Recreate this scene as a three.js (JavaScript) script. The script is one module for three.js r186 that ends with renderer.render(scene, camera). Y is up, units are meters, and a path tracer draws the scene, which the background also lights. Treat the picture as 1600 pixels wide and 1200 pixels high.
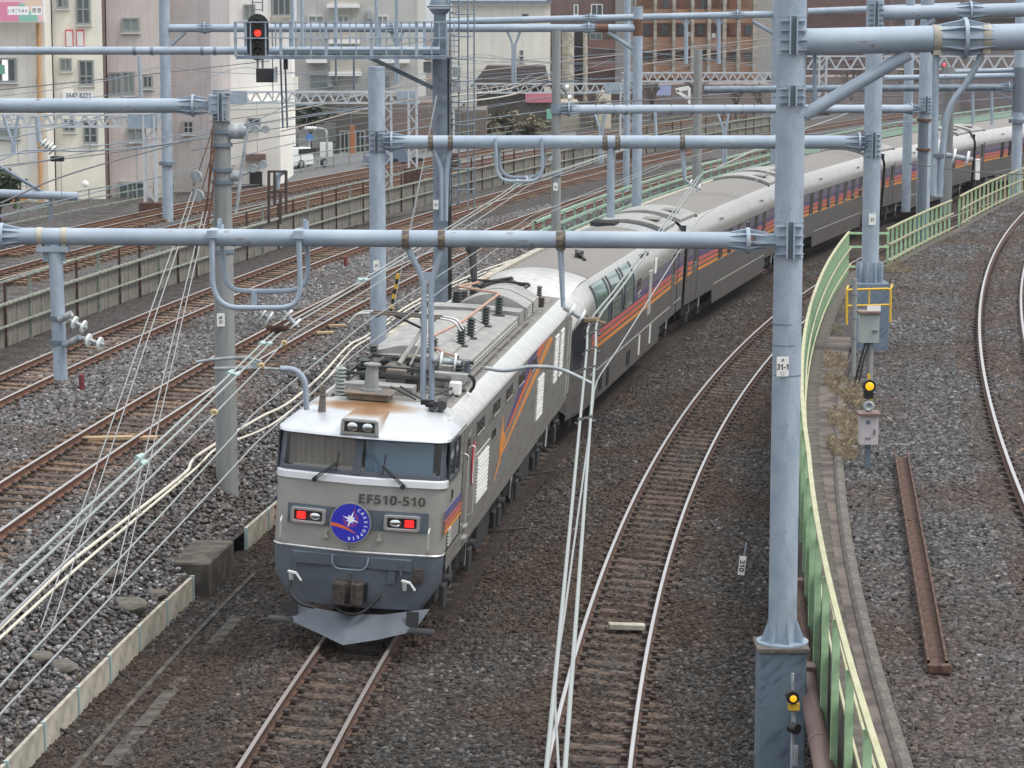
import * as THREE from 'three';
import { mergeGeometries, toCreasedNormals, mergeVertices } from 'three/addons/utils/BufferGeometryUtils.js';
import { RoundedBoxGeometry } from 'three/addons/geometries/RoundedBoxGeometry.js';
import { TextGeometry } from 'three/addons/geometries/TextGeometry.js';
import { FontLoader } from 'three/addons/loaders/FontLoader.js';

// ---------------------------------------------------------------- camera, sky, sun, exposure
const F = 3966.6, PITCH = 0.1442, EYE = 10.194;            // focal length in pixels of the 1600-wide photograph
const camera = new THREE.PerspectiveCamera(2 * Math.atan(600 / F) * 180 / Math.PI, 4 / 3, 0.5, 3000);
camera.position.set(0, EYE, 0);
camera.rotation.set(-PITCH, 0, 0);
const scene = new THREE.Scene();
const renderer = new THREE.WebGLRenderer({ antialias: true });
renderer.toneMapping = THREE.LinearToneMapping;
renderer.toneMappingExposure = 1.55;
renderer.shadowMap.enabled = true;
const SUN = new THREE.Vector3(0.45, 0.75, 0.15).normalize();
{ // an even, bright overcast sky: about twice brighter overhead than at the horizon, a little brighter round the veiled sun
  const w = 256, h = 128, a = new Float32Array(w * h * 4);
  for (let j = 0; j < h; j++) for (let i = 0; i < w; i++) {
    const el = (j + 0.5) / h * Math.PI - Math.PI / 2, az = (i + 0.5) / w * 2 * Math.PI - Math.PI;
    const d = new THREE.Vector3(Math.cos(el) * Math.cos(az), Math.sin(el), Math.cos(el) * Math.sin(az));
    let L = el > 0 ? 1.1 * (1 + 1.4 * Math.sin(el)) / 2.4 : 0.28;
    L *= 1 + (el > 0 ? 0.5 * Math.pow(Math.max(0, d.dot(SUN)), 6) : 0);
    const k = (j * w + i) * 4;
    a[k] = L * 0.96; a[k + 1] = L * 1.0; a[k + 2] = L * 1.05; a[k + 3] = 1;
  }
  const t = new THREE.DataTexture(a, w, h, THREE.RGBAFormat, THREE.FloatType);
  t.mapping = THREE.EquirectangularReflectionMapping; t.magFilter = t.minFilter = THREE.LinearFilter; t.needsUpdate = true;
  scene.background = t; scene.environment = t;
}
const sun = new THREE.DirectionalLight(new THREE.Color(1, 0.94, 0.86), 1.35);
sun.position.copy(SUN.clone().multiplyScalar(150).add(new THREE.Vector3(5, 0, -80)));
sun.target.position.set(5, 0, -80);
sun.shadow.radius = 26; sun.castShadow = true;
Object.assign(sun.shadow.camera, { left: -90, right: 90, top: 120, bottom: -120, near: 1, far: 400 });
sun.shadow.mapSize.set(2048, 2048);
scene.add(sun, sun.target);
scene.fog = new THREE.FogExp2(new THREE.Color(0.78, 0.82, 0.88), 0.00016);

// ---------------------------------------------------------------- helpers
const V = (x, y, z) => new THREE.Vector3(x, y, z);
let seed = 7;
const rnd = () => { seed = (seed * 1664525 + 1013904223) >>> 0; return seed / 4294967296; };
const rr = (a, b) => a + (b - a) * rnd();
const lerp = (a, b, t) => a + (b - a) * t, clamp = (x, a, b) => Math.min(b, Math.max(a, x));
const sstep = (t) => { t = clamp(t, 0, 1); return t * t * (3 - 2 * t); };
const CP = Math.cos(PITCH), SP = Math.sin(PITCH);
function rayTo(u, v) { const a = (u - 800) / F, b = (600 - v) / F; return V(a, -SP + b * CP, -CP - b * SP); }
function at(u, v, d) { const r = rayTo(u, v), t = d / -r.z; return V(r.x * t, EYE + r.y * t, -d); }     // a point d metres away
function gp(u, v, y) { const r = rayTo(u, v), t = (y - EYE) / r.y; return V(r.x * t, y, r.z * t); }     // a point on the level y
function toPx(p) { const y = p.y - EYE, zf = -y * SP - p.z * CP, up = y * CP - p.z * SP; return [800 + F * p.x / zf, 600 - F * up / zf, zf]; }

const taken = {};
function numbered(n) { const k = taken[n] = (taken[n] || 0) + 1; return k === 1 ? n : `${n}_${String(k - 1).padStart(3, '0')}`; }
function tag(o, label, category, group, kind) { o.userData = { ...o.userData, label, category }; if (group) o.userData.group = group; if (kind) o.userData.kind = kind; return o; }
function thing(name, label, category, pos, turn = 0, group) {
  const o = new THREE.Group(); o.name = numbered(name); if (pos) o.position.copy(pos); o.rotation.y = turn; scene.add(o); return tag(o, label, category, group);
}
const clean = (g) => { const h = g.index ? g.toNonIndexed() : g; for (const k of Object.keys(h.attributes)) if (!['position', 'normal', 'uv'].includes(k)) h.deleteAttribute(k); if (!h.attributes.uv) h.setAttribute('uv', new THREE.BufferAttribute(new Float32Array(h.attributes.position.count * 2), 2)); return h; };
const join = (l) => { l = l.flat(9).filter(Boolean); return l.length === 1 ? clean(l[0]) : mergeGeometries(l.map(clean)); };
function mesh(name, geo, m, parent, label) { const o = new THREE.Mesh(Array.isArray(geo) ? join(geo) : geo, m); o.name = parent ? name : numbered(name); (parent || scene).add(o); if (label) o.userData.label = label; return o; }
function struct(name, geo, m, label, category) { const o = mesh(name, geo, m); o.userData.kind = 'structure'; if (label) o.userData.label = label; if (category) o.userData.category = category; return o; }
function uvBox(g) { // uv in metres on every face
  const p = g.attributes.position, n = g.attributes.normal, uv = g.attributes.uv;
  for (let i = 0; i < p.count; i++) {
    const ax = Math.abs(n.getX(i)), ay = Math.abs(n.getY(i)), az = Math.abs(n.getZ(i));
    if (ay >= ax && ay >= az) uv.setXY(i, p.getX(i), p.getZ(i)); else if (ax >= az) uv.setXY(i, p.getZ(i), p.getY(i)); else uv.setXY(i, p.getX(i), p.getY(i));
  } return g;
}
function box(w, h, d, x = 0, y = 0, z = 0, bev = 0) { const g = bev ? new RoundedBoxGeometry(w, h, d, 1, Math.min(bev, w / 2.1, h / 2.1, d / 2.1)) : new THREE.BoxGeometry(w, h, d); g.translate(x, y, z); return uvBox(g); }
function tube(a, b, r, seg = 10, r2 = r) { const d = b.clone().sub(a), l = d.length(), g = new THREE.CylinderGeometry(r2, r, l, seg); { const uv = g.attributes.uv; for (let i = 0; i < uv.count; i++) uv.setXY(i, uv.getX(i) * 6.28 * r, uv.getY(i) * l); } g.translate(0, l / 2, 0); g.applyQuaternion(new THREE.Quaternion().setFromUnitVectors(V(0, 1, 0), d.normalize())); g.translate(a.x, a.y, a.z); return g; }
function bar(a, b, w, h) { const d = b.clone().sub(a), l = d.length(), g = new THREE.BoxGeometry(w, h, l); uvBox(g); const m = new THREE.Matrix4().lookAt(b, a, Math.abs(d.y) > 0.95 * l ? V(0, 0, 1) : V(0, 1, 0)); g.applyMatrix4(m); const c = a.clone().add(b).multiplyScalar(0.5); g.translate(c.x, c.y, c.z); return g; }
function pipe(pts, r, seg = 6, n, tension = 0.5) { const c = new THREE.CatmullRomCurve3(pts, false, 'catmullrom', tension); return new THREE.TubeGeometry(c, n || pts.length * 6, r, seg); }
function bent(pts, r, rad = 0.2, seg = 8) { // a pipe of straight runs with rounded bends
  const cp = new THREE.CurvePath(); let last = pts[0];
  for (let i = 1; i < pts.length - 1; i++) { const p = pts[i], a = p.clone().add(pts[i - 1].clone().sub(p).setLength(Math.min(rad, p.distanceTo(pts[i - 1]) * 0.49))), b = p.clone().add(pts[i + 1].clone().sub(p).setLength(Math.min(rad, p.distanceTo(pts[i + 1]) * 0.49))); cp.add(new THREE.LineCurve3(last, a)); cp.add(new THREE.QuadraticBezierCurve3(a, p, b)); last = b; }
  cp.add(new THREE.LineCurve3(last, pts[pts.length - 1]));
  return new THREE.TubeGeometry(cp, pts.length * 10, r, seg);
}
function sag(a, b, s, n = 8) { const o = []; for (let i = 0; i <= n; i++) { const t = i / n; o.push(V(lerp(a.x, b.x, t), lerp(a.y, b.y, t) - s * 4 * t * (1 - t), lerp(a.z, b.z, t))); } return o; }
function lathe(pts, seg = 16) { return new THREE.LatheGeometry(pts.map(([x, y]) => new THREE.Vector2(x, y)), seg); }
function grid(rows, close = false, crease) { // a skin over equal rows of points
  const n = rows[0].length, pos = [], uv = [], idx = []; let vl = 0;
  rows.forEach((r, j) => { if (j) vl += r[0].distanceTo(rows[j - 1][0]); let ul = 0; r.forEach((p, i) => { if (i) ul += p.distanceTo(r[i - 1]); pos.push(p.x, p.y, p.z); uv.push(ul, vl); }); });
  for (let j = 0; j < rows.length - 1; j++) for (let i = 0; i < n - 1; i++) { const a = j * n + i; idx.push(a, a + 1, a + n, a + 1, a + n + 1, a + n); }
  const g = new THREE.BufferGeometry(); g.setAttribute('position', new THREE.Float32BufferAttribute(pos, 3)); g.setAttribute('uv', new THREE.Float32BufferAttribute(uv, 2)); g.setIndex(idx);
  if (crease) { g.computeVertexNormals(); return toCreasedNormals(g, crease); }
  g.computeVertexNormals(); return g;
}
function frames(pts, cant = 0) { return pts.map((p, i) => { const t = pts[Math.min(i + 1, pts.length - 1)].clone().sub(pts[Math.max(i - 1, 0)]).normalize(), r = V(-t.z, 0, t.x).normalize(), u = V(0, 1, 0); const c = Math.cos(cant), s = Math.sin(cant); return { p, t, r: r.clone().multiplyScalar(c).addScaledVector(u, -s), u: u.clone().multiplyScalar(c).addScaledVector(r, s) }; }); }
function sweep(profile, pts, cant = 0, closed = true) { // a profile drawn along a path, hard along its edges
  const fr = frames(pts, cant), gs = [], n = profile.length;
  for (let e = 0; e < (closed ? n : n - 1); e++) { const A = profile[e], B = profile[(e + 1) % n]; gs.push(grid(fr.map((f) => [A, B].map(([x, y]) => f.p.clone().addScaledVector(f.r, x).addScaledVector(f.u, y))))); }
  return join(gs);
}
function flat(shapePts, depth = 0.004) { const s = new THREE.Shape(shapePts.map(([x, y]) => new THREE.Vector2(x, y))); return new THREE.ExtrudeGeometry(s, { depth, bevelEnabled: false }); }

// ---------------------------------------------------------------- textures and materials
const hash = (x, y, s) => { let n = (x * 374761393 + y * 668265263 + s * 974711) | 0; n = Math.imul(n ^ (n >>> 13), 1274126177); return ((n ^ (n >>> 16)) >>> 0) / 4294967296; };
function vn(x, y, per, s) { const xi = Math.floor(x), yi = Math.floor(y), fx = x - xi, fy = y - yi, u = fx * fx * (3 - 2 * fx), v = fy * fy * (3 - 2 * fy), m = (a) => ((a % per) + per) % per; return lerp(lerp(hash(m(xi), m(yi), s), hash(m(xi + 1), m(yi), s), u), lerp(hash(m(xi), m(yi + 1), s), hash(m(xi + 1), m(yi + 1), s), u), v); }
function fbm(x, y, per, oct, s) { let a = 0, w = 0.5, t = 0; for (let i = 0; i < oct; i++) { a += w * vn(x, y, per, s + i); t += w; w *= 0.5; x *= 2; y *= 2; per *= 2; } return a / t; }
function tex(w, h, fn, srgb = true, rep = [1, 1]) {
  const d = new Uint8Array(w * h * 4);
  for (let j = 0; j < h; j++) for (let i = 0; i < w; i++) { const c = fn(i / w, j / h), k = (j * w + i) * 4; d[k] = clamp(c[0], 0, 1) * 255; d[k + 1] = clamp(c[1], 0, 1) * 255; d[k + 2] = clamp(c[2], 0, 1) * 255; d[k + 3] = 255; }
  const t = new THREE.DataTexture(d, w, h); t.wrapS = t.wrapT = THREE.RepeatWrapping; t.magFilter = THREE.LinearFilter; t.minFilter = THREE.LinearMipmapLinearFilter; t.generateMipmaps = true;
  if (srgb) t.colorSpace = THREE.SRGBColorSpace; t.repeat.set(...rep); t.needsUpdate = true; return t;
}
const mat = (r, g, b, rough = 0.7, metal = 0, o = {}) => new THREE.MeshStandardMaterial({ color: new THREE.Color().setRGB(r, g, b), roughness: rough, metalness: metal, side: THREE.DoubleSide, ...o });
const mixc = (a, b, t) => a.map((x, i) => lerp(x, b[i], t));
// crushed stone: cells with their own tone, dark joints, brown dust in patches
function stoneTex(n, tones, seedN) {
  const S = 512, col = new Float32Array(S * S * 3), hgt = new Float32Array(S * S), cx = [], cy = [], cc = [];
  for (let j = 0; j < n; j++) for (let i = 0; i < n; i++) { cx.push((i + hash(i, j, seedN)) / n); cy.push((j + hash(i, j, seedN + 1)) / n); const t = hash(i, j, seedN + 2), br = fbm(i / n * 4, j / n * 4, 4, 3, seedN + 9); let c = tones[Math.floor(t * tones.length)]; c = mixc(c, [0.3, 0.235, 0.2], clamp((br - 0.45) * 2.2, 0, 0.75)); cc.push(c.map((x) => x * lerp(0.75, 1.25, hash(i, j, seedN + 5)))); }
  for (let y = 0; y < S; y++) for (let x = 0; x < S; x++) {
    const px = (x + 0.5) / S, py = (y + 0.5) / S, gi = Math.floor(px * n), gj = Math.floor(py * n); let d1 = 9, d2 = 9, b = 0;
    for (let dj = -1; dj <= 1; dj++) for (let di = -1; di <= 1; di++) { const i = (gi + di + n) % n, j = (gj + dj + n) % n, k = j * n + i; let dx = Math.abs(cx[k] - px), dy = Math.abs(cy[k] - py); dx = Math.min(dx, 1 - dx); dy = Math.min(dy, 1 - dy); const d = Math.hypot(dx, dy) * n; if (d < d1) { d2 = d1; d1 = d; b = k; } else if (d < d2) d2 = d; }
    const e = clamp((d2 - d1) * 3, 0, 1), k = y * S + x, sh = 0.6 + 0.4 * e, c = cc[b]; col[k * 3] = c[0] * sh; col[k * 3 + 1] = c[1] * sh; col[k * 3 + 2] = c[2] * sh; hgt[k] = e * (0.5 + 0.5 * hash(b, 3, seedN));
  }
  const at2 = (u, v) => Math.floor(v * S) * S + Math.floor(u * S);
  return [tex(S, S, (u, v) => { const k = at2(u, v) * 3; return [col[k], col[k + 1], col[k + 2]]; }), tex(S, S, (u, v) => { const k = hgt[at2(u, v)]; return [k, k, k]; }, false)];
}
const TONES_A = [[0.42, 0.41, 0.41], [0.34, 0.325, 0.32], [0.5, 0.49, 0.48], [0.38, 0.33, 0.3], [0.27, 0.255, 0.25], [0.45, 0.4, 0.36]];
const TONES_B = [[0.44, 0.45, 0.47], [0.36, 0.36, 0.37], [0.52, 0.53, 0.55], [0.42, 0.385, 0.36], [0.28, 0.28, 0.285], [0.47, 0.44, 0.42]];
const [stA, stAh] = stoneTex(40, TONES_A, 11), [stB, stBh] = stoneTex(40, TONES_B, 51);
for (const t of [stA, stAh, stB, stBh]) t.repeat.set(1 / 2.6, 1 / 2.6);
const ballastA = new THREE.MeshStandardMaterial({ map: stA, bumpMap: stAh, bumpScale: 0.03, roughness: 0.95, side: THREE.DoubleSide, color: new THREE.Color().setRGB(0.42, 0.35, 0.30) });
const ballastB = new THREE.MeshStandardMaterial({ map: stB, bumpMap: stBh, bumpScale: 0.03, roughness: 0.95, side: THREE.DoubleSide, color: new THREE.Color().setRGB(0.52, 0.475, 0.44) });
const ballastY = ballastB.clone(); ballastY.color.setRGB(0.82, 0.79, 0.76);
const speck = (a, b, per, s, amp = 1, sz = 256) => tex(sz, sz, (u, v) => { const n = fbm(u * per, v * per, per, 5, s), f = hash(Math.floor(u * sz), Math.floor(v * sz), s) * 0.1 - 0.05; return mixc(a, b, clamp((n - 0.5) * 2.4 * amp + 0.5 + f, 0, 1)); });
const withTex = (t, rep, rough = 0.8, metal = 0, o = {}) => { t.repeat.set(...rep); return new THREE.MeshStandardMaterial({ map: t, roughness: rough, metalness: metal, side: THREE.DoubleSide, ...o }); };
const bumpN = tex(256, 256, (u, v) => { const n = fbm(u * 16, v * 16, 16, 4, 77); return [n, n, n]; }, false); bumpN.repeat.set(1, 1);
const M = {};
const steelTone = (n, st, r, k = 1) => { let c = mixc([0.565, 0.62, 0.68], [0.635, 0.685, 0.735], clamp((n - 0.5) * 2.2 + 0.5, 0, 1)); c = mixc(c, [0.50, 0.545, 0.59], clamp((st - 0.55) * 1.6 * k, 0, 0.4)); c = mixc(c, [0.70, 0.74, 0.78], clamp((0.42 - st) * 1.8 * k, 0, 0.4)); return mixc(c, [0.40, 0.31, 0.23], clamp((r - 0.74) * 6, 0, 0.75)); };
// painted steel: blue grey with faint vertical weather streaks and a few rust specks
M.steel = withTex(tex(512, 512, (u, v) => { const n = fbm(u * 6, v * 6, 6, 5, 3), st = fbm(u * 24, v * 2, 24, 4, 9), r = fbm(u * 20, v * 20, 20, 4, 31); return steelTone(n, st, r, clamp((n - 0.35) * 2.5, 0, 1)); }), [0.7, 0.7], 0.5, 0, { bumpMap: bumpN, bumpScale: 0.001 });
M.beam = withTex(tex(512, 512, (u, v) => { const n = fbm(u * 6, v * 6, 6, 5, 203), st = fbm(u * 2, v * 16, 2, 4, 209), m = fbm(u * 2, v * 5, 2, 3, 219), r = fbm(u * 20, v * 20, 20, 4, 231); return steelTone(n, st, r, clamp((m - 0.42) * 4, 0, 1)); }), [0.33, 0.27], 0.5, 0, { bumpMap: bumpN, bumpScale: 0.001 });
M.steelDark = mat(0.13, 0.16, 0.19, 0.6);
M.steelMid = withTex(speck([0.40, 0.45, 0.5], [0.5, 0.55, 0.6], 8, 5), [0.6, 0.6], 0.6);
M.galv = withTex(speck([0.56, 0.59, 0.61], [0.7, 0.72, 0.73], 10, 6), [1.2, 1.2], 0.55, 0.2);
M.lattice = mat(0.52, 0.55, 0.58, 0.6);
M.concrete = withTex(speck([0.5, 0.5, 0.49], [0.64, 0.635, 0.61], 7, 8), [0.5, 0.5], 0.9, 0, { bumpMap: bumpN, bumpScale: 0.002 });
M.concPole = withTex(tex(256, 512, (u, v) => { const n = fbm(u * 8, v * 8, 8, 5, 14), s = fbm(u * 32, v * 2, 32, 3, 15); return mixc([0.575, 0.585, 0.585], [0.455, 0.46, 0.455], clamp(n * 0.5 + (s - 0.4) * 0.9, 0, 1)); }), [0.8, 0.4], 0.9);
M.concOld = withTex(speck([0.33, 0.315, 0.295], [0.43, 0.41, 0.385], 16, 18, 1), [0.8, 0.8], 0.95, 0, { bumpMap: bumpN, bumpScale: 0.004 });
M.concDark = withTex(speck([0.25, 0.235, 0.215], [0.36, 0.335, 0.305], 9, 28, 1.3), [0.5, 0.5], 0.95, 0, { bumpMap: bumpN, bumpScale: 0.004 });
M.concPale = withTex(speck([0.58, 0.56, 0.515], [0.72, 0.695, 0.64], 6, 38, 1.3), [0.6, 0.6], 0.9);
M.panelWall = withTex(tex(256, 256, (u, v) => { const n = fbm(u * 10, v * 10, 10, 5, 41), s = fbm(u * 24, v * 2, 24, 3, 42); return mixc(mixc([0.54, 0.525, 0.485], [0.42, 0.41, 0.385], n), [0.27, 0.27, 0.245], clamp((s - 0.5) * 2.2, 0, 0.8)); }), [0.5, 0.5], 0.95);
M.rust = withTex(speck([0.34, 0.235, 0.185], [0.46, 0.33, 0.265], 12, 19, 1.4), [1.5, 1.5], 0.9);
M.rustDark = withTex(speck([0.25, 0.18, 0.15], [0.38, 0.275, 0.22], 12, 20, 1.3), [1.5, 1.5], 0.85);
M.railHead = mat(0.62, 0.60, 0.59, 0.28, 0.75);
M.railHeadDull = mat(0.34, 0.31, 0.29, 0.45, 0.5);
M.sleeperA = withTex(speck([0.23, 0.195, 0.17], [0.345, 0.295, 0.255], 14, 60, 1.4), [1, 1], 0.95);
M.sleeperB = withTex(speck([0.275, 0.23, 0.2], [0.395, 0.335, 0.29], 14, 61, 1.4), [1, 1], 0.95);
M.sleeperC = withTex(speck([0.35, 0.28, 0.23], [0.49, 0.4, 0.33], 14, 62, 1.6), [1, 1], 0.95);
M.clamp = withTex(speck([0.33, 0.32, 0.31], [0.5, 0.45, 0.39], 6, 63, 1.6), [3, 3], 0.85); M.plank = mat(0.42, 0.3, 0.18, 0.9);
M.fast = mat(0.06, 0.045, 0.04, 0.85);
M.green = withTex(speck([0.555, 0.685, 0.535], [0.63, 0.75, 0.60], 8, 70), [0.8, 0.8], 0.6);
M.greenDull = withTex(speck([0.46, 0.51, 0.475], [0.57, 0.61, 0.56], 8, 71, 1.4), [0.8, 0.8], 0.7);
M.greenPale = withTex(speck([0.52, 0.55, 0.50], [0.66, 0.67, 0.61], 8, 72, 1.5), [0.8, 0.8], 0.7);
M.greenBright = mat(0.26, 0.38, 0.30, 0.75);
M.cream = withTex(speck([0.62, 0.615, 0.485], [0.69, 0.68, 0.56], 8, 73), [1, 1], 0.6);
M.aqua = mat(0.36, 0.47, 0.46, 0.65);
M.yellow = mat(0.68, 0.42, 0.03, 0.55);
M.black = mat(0.018, 0.018, 0.02, 0.5);
M.blackMatt = mat(0.03, 0.03, 0.032, 0.85);
M.white = mat(0.8, 0.8, 0.78, 0.6);
M.porcelain = mat(0.72, 0.76, 0.74, 0.25);
M.wire = mat(0.3, 0.31, 0.31, 0.55, 0.2);
M.wireGreen = mat(0.28, 0.305, 0.295, 0.6);
M.wireDark = mat(0.1, 0.105, 0.11, 0.6);
M.cable = mat(0.6, 0.565, 0.48, 0.7);
M.darkRed = mat(0.16, 0.03, 0.035, 0.7);
M.dirt = withTex(speck([0.27, 0.235, 0.205], [0.4, 0.355, 0.315], 12, 80, 1.5), [0.25, 0.25], 1, 0, { bumpMap: bumpN, bumpScale: 0.012 });
M.path = withTex(speck([0.30, 0.27, 0.255], [0.41, 0.375, 0.345], 10, 81, 1.3), [0.3, 0.3], 1, 0, { bumpMap: bumpN, bumpScale: 0.008 });
M.brownPipe = withTex(speck([0.42, 0.34, 0.32], [0.5, 0.42, 0.39], 6, 82), [0.6, 0.6], 0.6);
M.plinth = withTex(tex(512, 512, (u, v) => { const n = fbm(u * 5, v * 5, 5, 5, 90), d = fbm((u + v * 0.8) * 6, (v - u) * 26, 1e6, 3, 91); return mixc(mixc([0.40, 0.46, 0.52], [0.46, 0.525, 0.58], n), [0.3, 0.35, 0.41], clamp((d - 0.5) * 2.4, 0, 0.7)); }), [0.5, 0.5], 0.55);
M.glow = (r, g, b, e) => new THREE.MeshStandardMaterial({ color: new THREE.Color().setRGB(r * 0.5, g * 0.5, b * 0.5), emissive: new THREE.Color().setRGB(r, g, b), emissiveIntensity: e, roughness: 0.4 });
M.grass = mat(0.33, 0.27, 0.18, 0.95);
M.grassGreen = mat(0.1, 0.13, 0.05, 0.9);
const font = await new FontLoader().loadAsync('fonts/droid/droid_sans_bold.typeface.json');
function text(str, size, depth = 0.006) { const g = new TextGeometry(str, { font, size, depth, curveSegments: 3, bevelEnabled: false }); g.computeBoundingBox(); g.translate(-(g.boundingBox.max.x + g.boundingBox.min.x) / 2, -size / 2, 0); return g; }
function canvasMat(w, h, draw, o = {}) { const c = document.createElement('canvas'); c.width = w; c.height = h; draw(c.getContext('2d'), w, h); const t = new THREE.CanvasTexture(c); t.colorSpace = THREE.SRGBColorSpace; return new THREE.MeshStandardMaterial({ map: t, roughness: 0.6, ...o }); }
// ---------------------------------------------------------------- the lines of the tracks (x over z), fitted to the rails
const Bx = (z) => 0.0015864 * z * z + 0.02878 * z + 0.2174, Cx = (z) => 1.05785e-3 * z * z + 1.0042e-2 * z - 11.0075, Dx = (z) => 9.7603e-4 * z * z + 9.007e-4 * z - 15.734, Ax = (z) => 1.246e-3 * z * z - 0.016456 * z + 6.3;
function on(fx, z, o = 0, y = 0) { const s = (fx(z + 0.05) - fx(z - 0.05)) / 0.1, n = 1 / Math.hypot(1, s); return V(fx(z) + o * n, y, z - s * n * o); }
function off(fx, x, z) { const s = (fx(z + 0.05) - fx(z - 0.05)) / 0.1; return (x - fx(z)) / Math.hypot(1, s); }
function line(fx, z0, z1, o, y, step = 1) { const l = [], n = Math.max(2, Math.round(Math.abs(z1 - z0) / step)); for (let i = 0; i <= n; i++) { const z = lerp(z0, z1, i / n); l.push(on(fx, z, typeof o === 'function' ? o(z) : o, typeof y === 'function' ? y(z) : y)); } return l; }
const interp = (tab, z) => { for (let i = 1; i < tab.length; i++) if (z >= tab[i][0]) { const [a, u] = tab[i - 1], [b, v] = tab[i]; return lerp(u, v, clamp((z - a) / (b - a), 0, 1)); } return tab[tab.length - 1][1]; };
const LOFF = -4.2, WALLO = -8.1, YC = 1.4, YA = 2.1, TOPA = 1.9;
const fenceO = (z) => interp([[0, 3.15], [-42, 3.15], [-53, 2.95], [-67, 2.65], [-83.5, 2.25], [-85.5, 3.3], [-100, 4.2], [-130, 4.5], [-260, 4.5]], z);
const bumpy = (x, z, a = 0.035) => (fbm(x * 0.9 + 500, z * 0.9 + 900, 1e6, 3, 4) - 0.5) * 2 * a;
function hMain(o, z) {
  const seg = [[-99, -0.45], [-6.9, -0.45], [-6.0, -0.34], [-5.55, -0.2], [-2.9, -0.19], [-2.1, -0.25], [-1.35, -0.19], [1.35, -0.2], [2.0, -0.36], [99, -0.48]];
  let y = -0.3; for (let i = 1; i < seg.length; i++) if (o <= seg[i][0]) { y = lerp(seg[i - 1][1], seg[i][1], (o - seg[i - 1][0]) / (seg[i][0] - seg[i - 1][0])); break; }
  for (const c of [0, LOFF]) { const d = o - c; if (Math.abs(d) < 0.74) y -= 0.04; else if (Math.abs(d) < 1.2) y += 0.012; if (Math.abs(d) < 2) y -= 0.06 * d * (1 - sstep((Math.abs(d) - 1) / 1)); }
  return y;
}
function hLeft(x, z, o) { const dC = off(Cx, x, z), dW = dC - (o - WALLO), far = Math.max(1.75, Math.min(dW, 5.2)); if (dC < 1.6) return YC - 0.2 - (Math.min(Math.abs(dC), Math.abs(off(Dx, x, z))) < 1.1 ? 0.03 : 0); const t = clamp((dC - 1.6) / (far - 1.6), 0, 1); return lerp(YC - 0.2, 0.0, 0.35 * t + 0.65 * sstep(t)); }
function hAt(x, z) { const o = off(Bx, x, z); if (o > fenceO(z)) return TOPA; if (o < WALLO) return hLeft(x, z, o); return hMain(o, z); }
function onGround(u, v, lift = 0) { let y = 0.5, p; for (let i = 0; i < 30; i++) { p = gp(u, v, y); y = lerp(y, hAt(p.x, p.z), 0.5); } p.y += lift; return p; }

// ---------------------------------------------------------------- ground
struct('ground', (() => { const g = new THREE.PlaneGeometry(3000, 3000); g.rotateX(-Math.PI / 2); g.translate(0, -1.2, -900); { const uv = g.attributes.uv; for (let i = 0; i < uv.count; i++) uv.setXY(i, uv.getX(i) * 3000, uv.getY(i) * 3000); } return g; })(), M.dirt, 'dull brown earth beyond the railway');
function terrain(z0, z1, oa, ob, n, hf, zstep = 0.7) {
  const rows = []; for (let z = z0; z > z1; z -= zstep * (1 + Math.max(0, -z - 60) * 0.02)) { const r = [], a = oa(z), b = ob(z); for (let i = 0; i <= n; i++) { const o = lerp(a, b, i / n), p = on(Bx, z, o); p.y = hf(o, z, p) + bumpy(p.x, p.z); r.push(p); } rows.push(r); }
  const g = grid(rows), uv = g.attributes.uv, p = g.attributes.position; for (let i = 0; i < p.count; i++) uv.setXY(i, p.getX(i), p.getZ(i)); return g;
}
struct('track_bed', terrain(-8, -240, () => WALLO - 0.1, (z) => fenceO(z) + 0.05, 40, (o, z) => hMain(o, z)), ballastA, 'brown grey ballast bed under the train and the empty curved track');
struct('upper_track_bed', terrain(-8, -240, (z) => fenceO(z) + 0.25, (z) => 45, 60, (o, z) => TOPA - 0.02), ballastB, 'raised grey ballast on the right of the green fence');
struct('embankment', terrain(-20, -300, () => WALLO + 0.05, () => -22, 46, (o, z, p) => hLeft(p.x, p.z, Math.min(o, WALLO)) - 0.05), ballastB, 'grey ballast bank and bed of the two left tracks');
struct('yard', terrain(-30, -420, () => -21.9, () => -150, 20, (o, z, p) => 1.18, 6), ballastY, 'grey gravel beyond the panel wall on the left');

// ---------------------------------------------------------------- tracks
const sleeperGeo = (len, w, dip, h = 0.2) => { // low in the middle, chamfered
  const xs = [-len / 2, -len * 0.36, -len * 0.14, len * 0.14, len * 0.36, len / 2], ys = [-0.02, 0, -dip, -dip, 0, -0.02], rows = [];
  xs.forEach((x, i) => rows.push([V(x, -h, -w / 2), V(x, ys[i] - 0.02, -w / 2), V(x, ys[i], -w / 2 + 0.03), V(x, ys[i], w / 2 - 0.03), V(x, ys[i] - 0.02, w / 2), V(x, -h, w / 2)]));
  const g = grid(rows, false, 0.6); const caps = [0, 5].map((k) => { const r = rows[k]; return grid([[r[0], r[1], r[2]], [r[5], r[4], r[3]]], false, 0.6); });
  return uvBox(join([g, caps]));
};
const slpPC = [sleeperGeo(2.05, 0.26, 0.045), sleeperGeo(2.0, 0.24, 0.04)], slpWood = [sleeperGeo(2.2, 0.21, 0.005), sleeperGeo(2.1, 0.2, 0.006)];
const railProf = [[-0.065, -0.153], [0.065, -0.153], [0.065, -0.138], [0.012, -0.118], [0.012, -0.045], [0.0325, -0.032], [0.0325, -0.004], [-0.0325, -0.004], [-0.0325, -0.032], [-0.012, -0.045], [-0.012, -0.118], [-0.065, -0.138]];
const headProf = [[-0.0322, -0.0035], [-0.026, 0.0015], [0, 0.003], [0.026, 0.0015], [0.0322, -0.0035]];
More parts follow.
